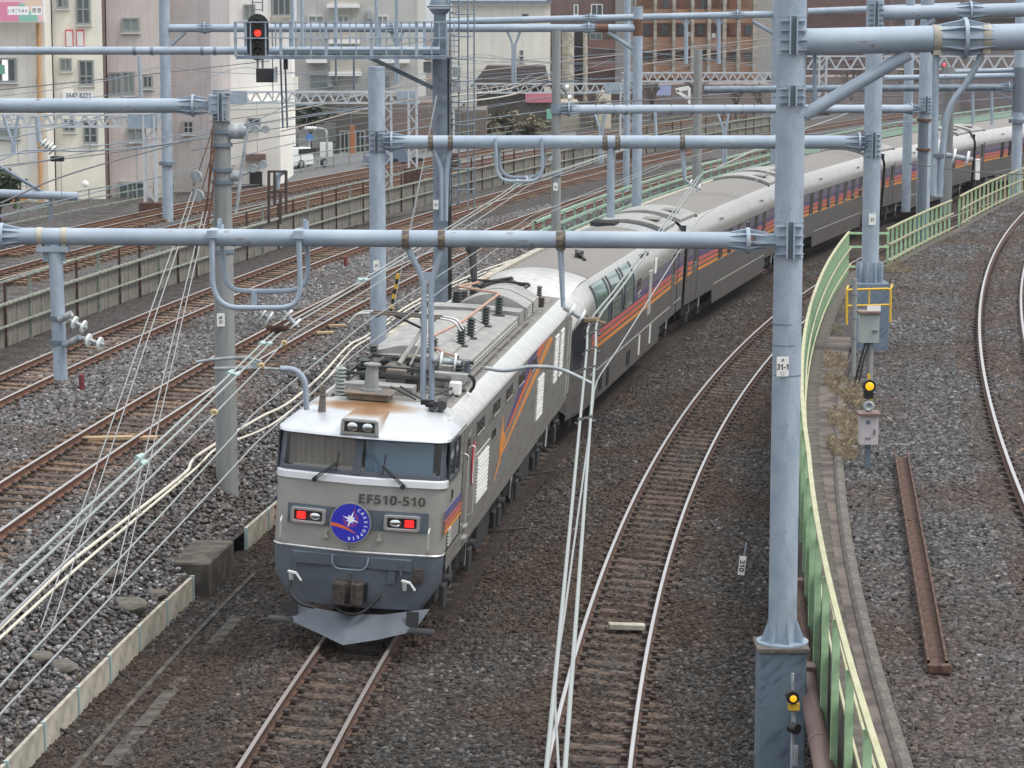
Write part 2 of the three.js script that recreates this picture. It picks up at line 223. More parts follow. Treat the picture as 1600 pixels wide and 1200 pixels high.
function track(name, label, fx, o, y, z0, z1, { gauge = 1.132, cant = 0.06, spacing = 0.6, geos = slpPC, mats = [M.sleeperA, M.sleeperB], sz0 = z0, sz1 = z1, head = M.railHead, body = M.rustDark, jit = 0.02, sh = -0.16 }) {
  const t = thing(name, label, 'railway track'), mid = line(fx, z0, z1, o, y, 0.8), fr = frames(mid, cant);
  for (const s of [-1, 1]) { const pts = fr.map((f) => f.p.clone().addScaledVector(f.r, s * gauge / 2)); const r = mesh('rail', sweep(railProf, pts), body, t); mesh('rail_head', sweep(headProf, pts, 0, false), head, r); }
  let acc = 0; const fast = [], list = [];
  for (let i = 1; i < fr.length; i++) { const a = fr[i - 1], b = fr[i], L = a.p.distanceTo(b.p); while (acc < L) { const k = acc / L, p = a.p.clone().lerp(b.p, k); if (p.z <= sz0 && p.z >= sz1) list.push([p, a]); acc += spacing; } acc -= L; }
  list.forEach(([p, f], i) => {
    const m = new THREE.Mesh(geos[i % geos.length], mats[Math.floor(rnd() * mats.length)]); m.name = 'sleeper'; m.position.copy(p).addScaledVector(f.u, sh - rr(0, 0.012));
    m.quaternion.setFromRotationMatrix(new THREE.Matrix4().makeBasis(f.r, f.u, f.r.clone().cross(f.u))); m.rotateY(rr(-jit, jit)); t.add(m);
    if (p.z > -95) for (const s of [-1, 1]) for (const q of [-1, 1]) { const c = p.clone().addScaledVector(f.r, s * gauge / 2 + q * 0.1).addScaledVector(f.u, sh + 0.025); const b = new THREE.BoxGeometry(0.11, 0.05, 0.13); b.applyQuaternion(m.quaternion); b.translate(c.x, c.y, c.z); fast.push(b); }
  });
  if (fast.length) { const m = mesh('rail_fastening', fast, M.fast, t); m.userData.kind = 'stuff'; }
  return t;
}
const trL = track('railway_track', 'dark railed track running out from under the silver locomotive', Bx, LOFF, 0, -20, -200, { sz0: -27, sz1: -62, head: M.railHeadDull, spacing: 0.62 });
const trB = track('railway_track', 'empty curved track with bright rails beside the train', Bx, 0, 0, -18, -200, { sz0: -25, sz1: -110 });
const trC = track('railway_track', 'rusty track on the left bank nearest the train', Cx, 0, YC, -25, -240, { gauge: 1.2, cant: 0.05, geos: slpWood, mats: [M.sleeperB, M.sleeperC], sz0: -38, sz1: -165, spacing: 0.64, body: M.rust });
const trD = track('railway_track', 'rusty track on the left beside the grey panel wall', Dx, 0, YC, -35, -260, { gauge: 1.22, cant: 0.05, geos: slpWood, mats: [M.sleeperB, M.sleeperC], sz0: -50, sz1: -180, spacing: 0.64, body: M.rust });
const trA = track('railway_track', 'curved track at the right edge on the raised ballast', Ax, 0, YA, -25, -230, { cant: 0.05, sz0: -36, sz1: -140, body: M.rustDark, sh: -0.205 });
const trE = track('railway_track', 'far left track behind the grey panel wall', Dx, -8.6, 1.5, -60, -300, { gauge: 1.2, cant: 0, geos: slpWood, mats: [M.sleeperC], sz0: -85, sz1: -190, spacing: 0.7, body: M.rust });
const trF = track('railway_track', 'farthest left track in front of the pale green railing', Dx, -12.4, 1.5, -60, -300, { gauge: 1.2, cant: 0, geos: slpWood, mats: [M.sleeperC], sz0: -95, sz1: -180, spacing: 0.7, body: M.rust });
// a pale plank and rail joints lying on the empty track
{ const p = on(Bx, -42.3, 0.12, -0.17), b = mesh('timber_block', box(0.62, 0.09, 0.2, 0, 0, 0, 0.01), M.concPale); b.position.set(p.x, -0.125, p.z); b.rotation.set(0, 0.1, -0.06); tag(b, 'pale timber block lying between the bright rails', 'timber'); }
for (const [z, o] of [[-50.5, -9]]) { }
for (const [u, v, w, lab] of [[172, 688, 0.9, 'orange brown plank across the near left track under the guy wires'], [226, 688, 0.35, 'short orange plank end right of the near left track']]) { const p = gp(u, v, YC - 0.17), b = mesh('wooden_plank', box(w * 1.6, 0.08, 0.22, 0, 0, 0, 0.012), M.plank); b.position.copy(p).setY(YC - 0.12); b.rotation.y = 0.12; tag(b, lab, 'plank'); }
for (const [u, v, lab] of [[527, 511, 'yellow orange plank piece beside the left rails near the blue post'], [508, 522, 'second yellow orange plank piece lying lower beside the left rails']]) { const p = gp(u, v, YC - 0.17), b = mesh('wooden_plank', box(0.5, 0.07, 0.2, 0, 0, 0, 0.012), M.plank); b.position.copy(p).setY(YC - 0.13); b.rotation.y = 0.2; tag(b, lab, 'plank'); }
// dark red marker stakes
for (const [u, v, lab] of [[128, 610, 'dark red marker stake between the two left tracks'], [540, 418, 'small dark red marker stake farther up between the left tracks']]) { const p = gp(u, v, YC - 0.22), m = mesh('marker_stake', [tube(V(0, -0.1, 0), V(0, 0.38, 0), 0.07, 8), tube(V(0, 0.38, 0), V(0, 0.4, 0), 0.07, 8, 0.05)], M.darkRed); m.position.copy(p); tag(m, lab, 'marker stake'); }

// ---------------------------------------------------------------- low concrete wall with aqua posts, left of the train
function lowWall(z0, z1, label) {
  const t = thing('low_wall', label, 'wall'), st = 1.9, n = Math.round((z0 - z1) / st), pg = box(0.06, 0.5, st - 0.03, 0, 0.25, 0), qg = box(0.09, 0.52, 0.05, 0, 0.26, 0);
  for (let i = 0; i <= n; i++) { const z = z0 - i * st, p = on(Bx, z, WALLO + 0.06, -0.5), q = on(Bx, z - st, WALLO + 0.06, -0.5), a = Math.atan2(q.x - p.x, q.z - p.z); const po = mesh('post', qg, M.aqua, t); po.scale.x = 0.8; po.position.copy(p).x += 0.02; po.rotation.y = a; if (i < n) { const pa = mesh('panel', pg, M.concPale, t); pa.position.copy(p).lerp(q, 0.5); pa.rotation.y = a; pa.position.y += rr(-0.015, 0.015); } }
}
lowWall(-29.5, -45, 'low pale concrete panel wall with aqua posts at the lower left');
lowWall(-49, -60, 'low pale concrete panel wall beyond the dark concrete block');
{ // dark concrete headwall block between the two pieces of low wall
  const p = on(Bx, -45.9, WALLO - 0.25, -0.5), s = new THREE.Shape([[-1.0, -0.6], [1.05, -0.52], [1.05, 0.02], [0.7, 0.38], [-1.0, 0.42]].map(([x, y]) => new THREE.Vector2(x, y)));
  const g = new THREE.ExtrudeGeometry(s, { depth: 0.68, bevelEnabled: true, bevelSize: 0.03, bevelThickness: 0.03, bevelSegments: 1 }); g.rotateX(-Math.PI / 2); g.rotateY(Math.PI / 2 - 0.15);
  const b = mesh('concrete_block', uvBox(clean(g)), M.concDark); b.position.copy(p); tag(b, 'dark stained concrete block between the low wall pieces', 'concrete block');
}
for (const [u, v, s, lab] of [[200, 950, 0.3, 'largest pale concrete lump on the bank above the low wall'], [170, 900, 0.2, 'small grey concrete lump above the largest lump'], [95, 1045, 0.22, 'pale concrete lump at the lower left above the wall'], [60, 1030, 0.2, 'grey concrete lump beside the lower left lump'], [245, 930, 0.17, 'little pale concrete lump at the end of the low wall']]) {
  const g = new THREE.IcosahedronGeometry(1, 2), p = g.attributes.position; for (let i = 0; i < p.count; i++) { const x = p.getX(i), y = p.getY(i), z = p.getZ(i), k = 0.75 + 0.5 * fbm(x * 1.4 + 20 + u, y * 1.4 + z + 30, 1e6, 3, 6); p.setXYZ(i, x * k * 1.15, y * k * 0.8, z * k); } g.computeVertexNormals();
  const q = onGround(u, v), m = mesh('concrete_lump', toCreasedNormals(g, 0.5), M.concOld); m.scale.set(s * 1.1, s * 0.7, s * 0.9); m.position.copy(q).y += s * 0.1; tag(m, lab, 'concrete lump', 'concrete lumps on the bank');
}
// kerb timber and broken trough lids between the low wall and the train
{ const pts = line(Bx, -27, -47, -7.35, -0.43, 1); const t = mesh('timber_edge', sweep([[-0.04, -0.1], [0.04, -0.1], [0.04, 0.03], [-0.04, 0.03]], pts), M.concDark); tag(t, 'brown timber edging along the dirt strip left of the train', 'edging');
  const tr = thing('cable_trough', 'broken grey concrete trough lids left of the front track', 'cable trough'); const lid = box(0.24, 0.06, 0.99, 0, 0, 0, 0.008);
  for (let i = 0; i < 16; i++) { if ([2, 6, 12].includes(i)) continue; const p = on(Bx, -28 - i, -6.9, -0.43 + rr(-0.03, 0.005)), m = mesh('lid', lid, M.concDark, tr); m.position.copy(p); m.rotation.set(rr(-0.02, 0.02), Math.atan2(-1, 0) * 0 - 0.09 + rr(-0.02, 0.02) + Math.PI, rr(-0.05, 0.05)); } }
// cables lying on the bank and ground
const gcab = (name, px, r, m, label, lift = 0.03) => tag(mesh(name, pipe(px.map(([u, v]) => onGround(u, v, lift)), r, 6, px.length * 10), m), label, 'cable');
gcab('trackside_cable', [[800, 408], [735, 432], [640, 478], [575, 525], [545, 542], [500, 590], [450, 632], [405, 655], [330, 700], [300, 722], [285, 745], [150, 850], [100, 890], [0, 985], [-60, 1040]], 0.035, M.cable, 'upper cream cable wandering along the left bank');
gcab('trackside_cable', [[800, 412], [735, 437], [640, 484], [580, 528], [550, 548], [505, 600], [440, 655], [400, 678], [340, 702], [305, 735], [210, 815], [110, 900], [0, 1000], [-60, 1055]], 0.03, M.cable, 'lower cream cable beside the upper one on the left bank');
gcab('black_cable', [[745, 837], [770, 832], [830, 826], [880, 822], [905, 818]], 0.018, M.black, 'thin black cable from under the train toward the empty track');
gcab('black_cable', [[765, 760], [800, 748], [850, 740], [890, 735]], 0.015, M.black, 'thin black cable on the ballast behind the first bogie');
gcab('black_cable', [[0, 985], [50, 960], [95, 930], [105, 915]], 0.02, M.black, 'black cable curling on the left bank');
gcab('black_cable', [[175, 1040], [190, 1055], [235, 1085]], 0.03, M.blackMatt, 'thick black cable over the low wall');
gcab('black_cable', [[82, 1137], [110, 1150], [145, 1172]], 0.025, M.blackMatt, 'black cable from a hole at the foot of the low wall');

// ---------------------------------------------------------------- panel wall left of the far track, railing behind
{ const t = thing('panel_wall', 'long grey concrete panel wall with rusty posts and pale green rails', 'wall'), st = 2.1; let z = -52, i = 0; const O = -2.8; const top = [], mid = [], hand = [];
  while (z > -200) {
    const p = on(Dx, z, O, YC - 0.25), q = on(Dx, z - st, O, YC - 0.25), L = p.distanceTo(q), a = Math.atan2(q.x - p.x, q.z - p.z);
    const po = mesh('post', box(0.07, 1.9, 0.05, 0, 0.95, 0), i % 3 ? M.rustDark : M.greenDull, t); po.position.copy(p).x += 0.06; po.rotation.y = a;
    for (const [k, y] of [[0, 0.3], [1, 0.89]]) { const g = mesh('panel', box(0.07, 0.575, L - 0.02, 0, 0, 0), M.panelWall, t); g.position.copy(p).lerp(q, 0.5); g.position.y += y + 0.01; g.position.x += rr(-0.012, 0.012); g.rotation.y = a; }
    z -= st; i++;
  }
  for (const [y, m, h] of [[0.62, M.greenPale, 0.05], [1.24, M.greenPale, 0.065], [1.86, M.greenDull, 0.045]]) mesh('rail', sweep([[-0.03, -h / 2], [0.03, -h / 2], [0.03, h / 2], [-0.03, h / 2]], line(Dx, -52, -200, O + 0.13, YC - 0.25 + y, 3)), m, t);
}
function railing(name, label, fx, o, y, z0, z1, st, H, m, rails, w = 0.06) {
  const t = thing(name, label, 'railing'); let z = z0; const pg = box(w, H, w, 0, H / 2, 0); while (z > z1) { const p = on(fx, z, typeof o === 'function' ? o(z) : o, y), q = mesh('post', pg, m, t); q.position.copy(p); z -= st; }
  for (const h of rails) mesh('rail', sweep([[-w / 2, -w / 2], [w / 2, -w / 2], [w / 2, w / 2], [-w / 2, w / 2]], line(fx, z0, z1, typeof o === 'function' ? (q) => o(q) + w * 0.9 : o + w * 0.9, y + h, 4)), m, t);
  return t;
}
railing('railing', 'pale green railing in front of the buildings', Dx, -16.5, 1.15, -95, -300, 2.6, 1.15, M.greenDull, [0.3, 0.72, 1.12], 0.05);
{ const t = railing('green_fence', 'bright green fence between the train and the left tracks', Cx, 2.3, 1.15, -100, -230, 2.2, 1.05, M.greenBright, [0.1, 0.55, 1.0], 0.1); mesh('kick_panel', sweep([[-0.01, 0], [0.01, 0], [0.01, 0.42], [-0.01, 0.42]], line(Cx, -165, -230, 2.42, 1.2, 4)), M.greenBright, t); }
{ const t = mesh('low_kerb', sweep([[-0.15, -0.6], [0.15, -0.6], [0.15, 0.35], [-0.15, 0.35]], line(Cx, -70, -150, 3.0, 1.0, 3)), M.concPale); tag(t, 'low pale concrete kerb wall behind the locomotive', 'wall'); }

// ---------------------------------------------------------------- right: retaining wall, path, kerb, green slat fences
struct('retaining_wall', sweep([[-0.25, -0.8], [0, -0.8], [0.25, -0.8], [0.25, TOPA + 0.03], [-0.05, TOPA + 0.03], [-0.05, 0.3]], line(Bx, -10, -83, (z) => fenceO(z) + 0.15, 0, 1.2)), M.concDark, 'dark concrete wall under the green fence');
struct('retaining_wall_far', sweep([[-0.1, -0.8], [0.2, -0.8], [0.2, TOPA + 0.03], [-0.1, TOPA + 0.03]], line(Bx, -83, -200, (z) => fenceO(z) + 0.15, 0, 1.5)), M.concDark, 'dark concrete wall farther along the raised bed');
struct('path', (() => { const a = line(Bx, -10, -66, (z) => fenceO(z) + 0.36, TOPA + 0.035, 1), b = line(Bx, -10, -66, 3.7, TOPA + 0.035, 1); const g = grid([a, b]), p = g.attributes.position; for (let i = 0; i < p.count; i++) g.attributes.uv.setXY(i, p.getX(i), p.getZ(i)); return g; })(), M.path, 'narrow brown earth path beside the green fence');
tag(mesh('kerb', sweep([[-0.09, -0.3], [0.09, -0.3], [0.09, 0.06], [0.04, 0.11], [-0.04, 0.11], [-0.09, 0.06]], line(Bx, -10, -58, 3.74, TOPA, 1)), M.concOld), 'grey concrete kerb between the path and the right ballast', 'kerb');
function slatFence(label, z0, z1, oF, yF, H, st, slatW, mt) {
  const t = thing('slat_fence', label, 'fence'); let z = z0, i = 0;
  while (z > z1) { const stp = typeof st === 'function' ? st(z) : st, y = yF(z), h = H(z), p = on(Bx, z, oF(z), y - h), q = on(Bx, z - 0.3, oF(z - 0.3), y - h); const s = mesh('slat', box(slatW, h - 0.03, 0.03, 0, h / 2, 0, 0.006), mt[i % mt.length], t); s.position.copy(p); s.rotation.y = 0.12 + rr(-0.03, 0.03); z -= stp; i++; }
  const P = (dy, dx) => line(Bx, z0 + 0.2, z1 - 0.2, (q) => oF(q) + dx, (q) => yF(q) + dy, 0.8);
  mesh('handrail', sweep([[-0.035, -0.025], [0.035, -0.025], [0.035, 0.03], [-0.035, 0.03]], P(0, 0.02)), M.cream, t);
  for (const dy of [-0.5, -1.05]) mesh('rail', sweep([[-0.015, -0.03], [0.015, -0.03], [0.015, 0.03], [-0.015, 0.03]], P(dy, 0.1)), dy < -0.9 ? M.cream : M.cream, t);
  return t;
}
const fyF = (z) => interp([[0, 3.0], [-55, 3.0], [-84, 3.2]], z);
const sf1 = slatFence('long light green slat fence with cream handrail beside the big pole', -20.5, -83, (z) => fenceO(z) - 0.02, fyF, (z) => lerp(2.1, 1.7, clamp((-z - 40) / 40, 0, 1)), (z) => lerp(2.4, 1.1, clamp((-z - 40) / 25, 0, 1)), 0.095, [M.green]);
{ const a = on(Bx, -83, fenceO(-83), 3.18), b = on(Bx, -85.3, 3.35, 3.1); for (const dy of [0, -0.45, -1.1]) mesh('link_rail', bar(V(a.x, a.y + dy, a.z), V(b.x, b.y + dy - 0.1, b.z), 0.05, 0.07), M.green, sf1); }
slatFence('short light green slat fence beyond the second pole', -85.6, -99, (z) => fenceO(z), () => 3.12, () => 1.25, 0.95, 0.085, [M.green]);
slatFence('far yellow green slat fence behind the black and white post', -101.5, -128, (z) => fenceO(z), () => 3.12, () => 1.25, 1.25, 0.09, [M.green, M.cream]);
// dry grass tufts along the path
{ const g0 = []; for (let i = 0; i < 7; i++) { const b = new THREE.PlaneGeometry(0.012, 0.3, 1, 3), p = b.attributes.position; for (let k = 0; k < p.count; k++) { const y = p.getY(k) + 0.15; p.setXYZ(k, p.getX(k) * (1 - y * 2), y, y * y * rr(0.6, 2)); } b.rotateY(rr(0, 6.28)); b.translate(rr(-0.04, 0.04), 0, rr(-0.04, 0.04)); g0.push(b); }
  const geo = join(g0); geo.computeVertexNormals(); const spots = []; for (const [u, v, n, r] of [[1320, 665, 150, 0.5], [1315, 710, 130, 0.4], [1318, 610, 150, 0.6], [1300, 570, 90, 0.5], [1330, 630, 90, 0.4], [1330, 420, 70, 0.7], [1395, 420, 110, 0.8], [1305, 480, 70, 0.7], [1300, 520, 40, 0.4], [1330, 690, 70, 0.3]]) { const c = gp(u, v, TOPA); for (let i = 0; i < n; i++) { const a = rr(0, 6.28), q = Math.sqrt(rnd()) * r; const x = c.x + Math.cos(a) * q * 0.6, z = c.z + Math.sin(a) * q * 3; if (off(Bx, x, z) > fenceO(z) + 0.4) spots.push([x, z]); } }
  const im = new THREE.InstancedMesh(geo, M.grass, spots.length), m4 = new THREE.Matrix4(); spots.forEach(([x, z], i) => { const s = rr(0.25, 0.75); m4.compose(V(x, TOPA + 0.02, z), new THREE.Quaternion().setFromAxisAngle(V(0, 1, 0), rr(0, 6.28)), V(s, s, s)); im.setMatrixAt(i, m4); im.setColorAt(i, new THREE.Color().setRGB(...((k) => [k, k, k])(rr(0.6, 1.25)))); });
  im.name = 'dry_grass'; scene.add(im); tag(im, 'tufts of dry straw coloured grass along the path', 'grass', null, 'stuff'); }
// loose rusty rail on the right ballast
{ const a = gp(1408, 706, TOPA + 0.16), b = gp(1465, 1034, TOPA + 0.16), t = mesh('loose_rail', sweep([[-0.13, -0.16], [0.13, -0.16], [0.13, 0.02], [0.1, 0.02], [0.1, -0.1], [-0.1, -0.1], [-0.1, 0.02], [-0.13, 0.02]], [a, a.clone().lerp(b, 0.5), b]), M.rustDark); tag(t, 'long rusty steel channel lying on the right ballast', 'steel channel');
  const bl = mesh('timber_block', box(0.3, 0.12, 0.12, 0, 0, 0, 0.02), M.rustDark); bl.position.copy(b).add(V(0.0, -0.06, 0.12)); tag(bl, 'rusty wooden block at the near end of the steel channel', 'timber'); }
// brown ducts along the foot of the retaining wall
{ const P = [[1262, 1062], [1268, 1100], [1280, 1160], [1290, 1215], [1300, 1260]].map(([u, v]) => { const p = gp(u, v, 1.15); return p; }); const t = thing('brown_duct', 'thick brown duct running along the wall beside the grey plinth', 'duct'); mesh('pipe', pipe(P, 0.13, 14), M.brownPipe, t); const p0 = P[0]; mesh('junction_box', box(0.28, 0.34, 0.3, p0.x - 0.02, p0.y + 0.02, p0.z - 0.12, 0.02), M.brownPipe, t); const b0 = gp(1247, 925, 1.0); mesh('corrugated_hose', pipe([V(p0.x, p0.y, p0.z - 0.2), V((p0.x + b0.x) / 2, 1.1, (p0.z + b0.z) / 2), b0], 0.11, 12), M.rustDark, t); mesh('junction_box', box(0.2, 0.3, 0.25, b0.x, b0.y + 0.05, b0.z - 0.1, 0.02), M.brownPipe, t); for (const k of [2, 3]) mesh('collar', tube(P[k].clone(), P[k].clone().lerp(P[k + 1], 0.06), 0.138, 14), M.brownPipe, t); }
{ const o = []; for (let i = 0; i < 60; i++) { } }
// white number post 310
{ const p = onGround(1155, 905), t = thing('number_post', 'small white leaning number post marked 310 beside the empty track', 'marker post', p); mesh('stake', tube(V(0, -0.1, 0), V(0.06, 0.7, -0.05), 0.025, 6), M.steelMid, t); mesh('plate', box(0.13, 0.36, 0.02, 0.02, 0.26, 0.03, 0.006), M.white, t); const g = text('310', 0.1, 0.004); g.rotateZ(-Math.PI / 2); g.translate(0.02, 0.26, 0.043); mesh('lettering', g, M.black, t); t.rotation.set(-0.15, 0, -0.12); }
// black and white post by the far fence
{ const p = gp(1526, 325, TOPA), t = thing('striped_post', 'black and white marker post behind the far green fence', 'marker post', p); mesh('lower_post', box(0.16, 1.3, 0.16, 0, 0.6, 0), M.black, t); mesh('upper_post', box(0.17, 0.85, 0.17, 0, 1.65, 0), M.white, t); mesh('cap', box(0.2, 0.06, 0.2, 0, 2.1, 0, 0.01), M.white, t); }
// ---------------------------------------------------------------- the train
const T = {};
T.body = withTex(tex(512, 512, (u, v) => { const n = fbm(u * 8, v * 8, 8, 5, 100), h = fbm(u * 3, v * 90, 3, 2, 98), d = fbm(u * 60, v * 3, 60, 3, 99); let c = mixc([0.61, 0.605, 0.585], [0.71, 0.70, 0.68], n * 0.6 + h * 0.4); return mixc(c, [0.45, 0.42, 0.385], clamp((d - 0.57) * 3, 0, 0.45)); }), [0.4, 0.4], 0.4, 0.62, { bumpMap: bumpN, bumpScale: 0.0006 });
T.front = withTex(speck([0.62, 0.62, 0.60], [0.66, 0.655, 0.635], 6, 101), [0.6, 0.6], 0.42, 0.3);
T.bright = withTex(speck([0.74, 0.74, 0.73], [0.86, 0.86, 0.85], 16, 102, 0.5), [0.7, 0.7], 0.38, 0.45);
T.car = withTex(tex(512, 512, (u, v) => { const n = fbm(u * 8, v * 8, 8, 5, 140), h = fbm(u * 3, v * 80, 3, 2, 141), d = fbm(u * 50, v * 3, 50, 3, 142); let c = mixc([0.555, 0.545, 0.535], [0.65, 0.64, 0.63], n * 0.6 + h * 0.4); return mixc(c, [0.42, 0.4, 0.38], clamp((d - 0.58) * 3, 0, 0.4)); }), [0.35, 0.35], 0.34, 0.72); T.shoulder = withTex(speck([0.78, 0.77, 0.75], [0.86, 0.85, 0.83], 16, 104, 0.8), [0.6, 0.6], 0.28, 0.72);
T.roof = withTex(tex(256, 256, (u, v) => { const n = fbm(u * 6, v * 24, 6, 4, 105); return mixc([0.43, 0.415, 0.40], [0.55, 0.535, 0.515], n); }), [0.4, 0.4], 0.75, 0.1);
T.roofBox = withTex(speck([0.52, 0.52, 0.51], [0.65, 0.645, 0.63], 16, 106, 0.6), [0.4, 0.4], 0.6, 0.1);
T.grey = withTex(speck([0.345, 0.375, 0.41], [0.385, 0.415, 0.45], 6, 107), [0.7, 0.7], 0.5);
T.greyDark = mat(0.085, 0.105, 0.13, 0.55); T.ledge = mat(0.68, 0.7, 0.72, 0.35, 0.1);
T.frame = mat(0.062, 0.074, 0.095, 0.45);
T.glass = new THREE.MeshPhysicalMaterial({ color: 0xffffff, roughness: 0.03, transmission: 1, thickness: 0, ior: 1.5, side: THREE.DoubleSide });
T.darkGlass = new THREE.MeshPhysicalMaterial({ color: new THREE.Color().setRGB(0.012, 0.02, 0.034), roughness: 0.06, clearcoat: 1, clearcoatRoughness: 0.03, side: THREE.DoubleSide });
T.greenGlass = new THREE.MeshPhysicalMaterial({ color: new THREE.Color().setRGB(0.13, 0.23, 0.185), roughness: 0.09, clearcoat: 1, clearcoatRoughness: 0.04, side: THREE.DoubleSide });
T.winGlass = new THREE.MeshPhysicalMaterial({ color: new THREE.Color().setRGB(0.022, 0.032, 0.028), roughness: 0.08, clearcoat: 1, side: THREE.DoubleSide });
T.purple = mat(0.12, 0.085, 0.19, 0.5, 0.2); T.purple2 = mat(0.2, 0.18, 0.225, 0.45, 0.4); T.red = mat(0.5, 0.11, 0.11, 0.5); T.redOr = mat(0.58, 0.14, 0.055, 0.5); T.orange = mat(0.66, 0.25, 0.05, 0.5); T.blue = mat(0.075, 0.06, 0.27, 0.5);
T.louvre = withTex(tex(64, 64, (u, v) => { const k = (v * 8) % 1, d = (u * 4) % 1; return k < 0.3 || d < 0.12 ? [0.4, 0.4, 0.38] : [0.9, 0.9, 0.87]; }), [2.2, 2.2], 0.5, 0.2);
T.copper = mat(0.5, 0.3, 0.225, 0.5, 0.3); T.insul = mat(0.05, 0.06, 0.058, 0.45); T.insulPale = mat(0.3, 0.34, 0.31, 0.5);
T.under = mat(0.022, 0.022, 0.024, 0.75); T.underMid = mat(0.04, 0.041, 0.044, 0.65); T.chrome = mat(0.7, 0.7, 0.72, 0.25, 0.8);
T.rustGrey = withTex(speck([0.38, 0.365, 0.35], [0.47, 0.42, 0.37], 8, 110, 1.4), [1, 1], 0.8);
T.iron = withTex(speck([0.22, 0.205, 0.195], [0.33, 0.295, 0.27], 10, 111, 1.3), [2, 2], 0.7, 0.2); T.lamp = new THREE.MeshPhysicalMaterial({ color: new THREE.Color().setRGB(0.75, 0.8, 0.82), roughness: 0.06, metalness: 1, clearcoat: 1 });
const lpath = line(Bx, 4, -260, LOFF, 0, 0.25), lcum = [0]; for (let i = 1; i < lpath.length; i++) lcum.push(lcum[i - 1] + lpath[i].distanceTo(lpath[i - 1]));
const s0 = (() => { for (let i = 0; i < lpath.length; i++) if (lpath[i].z <= -40.38) return lcum[i]; })();
function lat(s) { s += s0; for (let i = 1; i < lcum.length; i++) if (lcum[i] >= s) return lpath[i - 1].clone().lerp(lpath[i], (s - lcum[i - 1]) / (lcum[i] - lcum[i - 1])); }
function vehicle(name, label, cat, s, a, b, group) { const p1 = lat(s + a), p2 = lat(s + b), d = p1.clone().sub(p2).normalize(), o = p1.clone().addScaledVector(d, a), t = thing(name, label, cat, o, 0, group); t.rotation.set(0, Math.atan2(d.x, d.z), -0.0603, 'YXZ'); return t; }
function plan(hw, zf, r, v, back, y) { const o = [V(-hw, y, back), V(-hw, y, zf - v - r)]; for (let k = 1; k <= 5; k++) { const a = Math.PI - k / 5 * Math.PI / 2; o.push(V(-hw + r + r * Math.cos(a), y, zf - v - r + r * Math.sin(a))); } o.push(V(-hw * 0.45, y, zf - v * 0.45), V(0, y, zf)); const n = o.length; for (let k = n - 2; k >= 0; k--) o.push(V(-o[k].x, y, o[k].z)); return o; }
const strip = (rows, crease = 0.7) => grid(rows.map((r) => plan(...r)), false, crease);
const sideFlat = (pts, x, d = 0.004) => { const g = flat(pts, d); g.rotateY(Math.PI / 2); g.translate(x, 0, 0); return g; };   // [−z, y] drawn on the right flank: local x of the shape runs to -z
const zig = (z, y) => [-z, y];

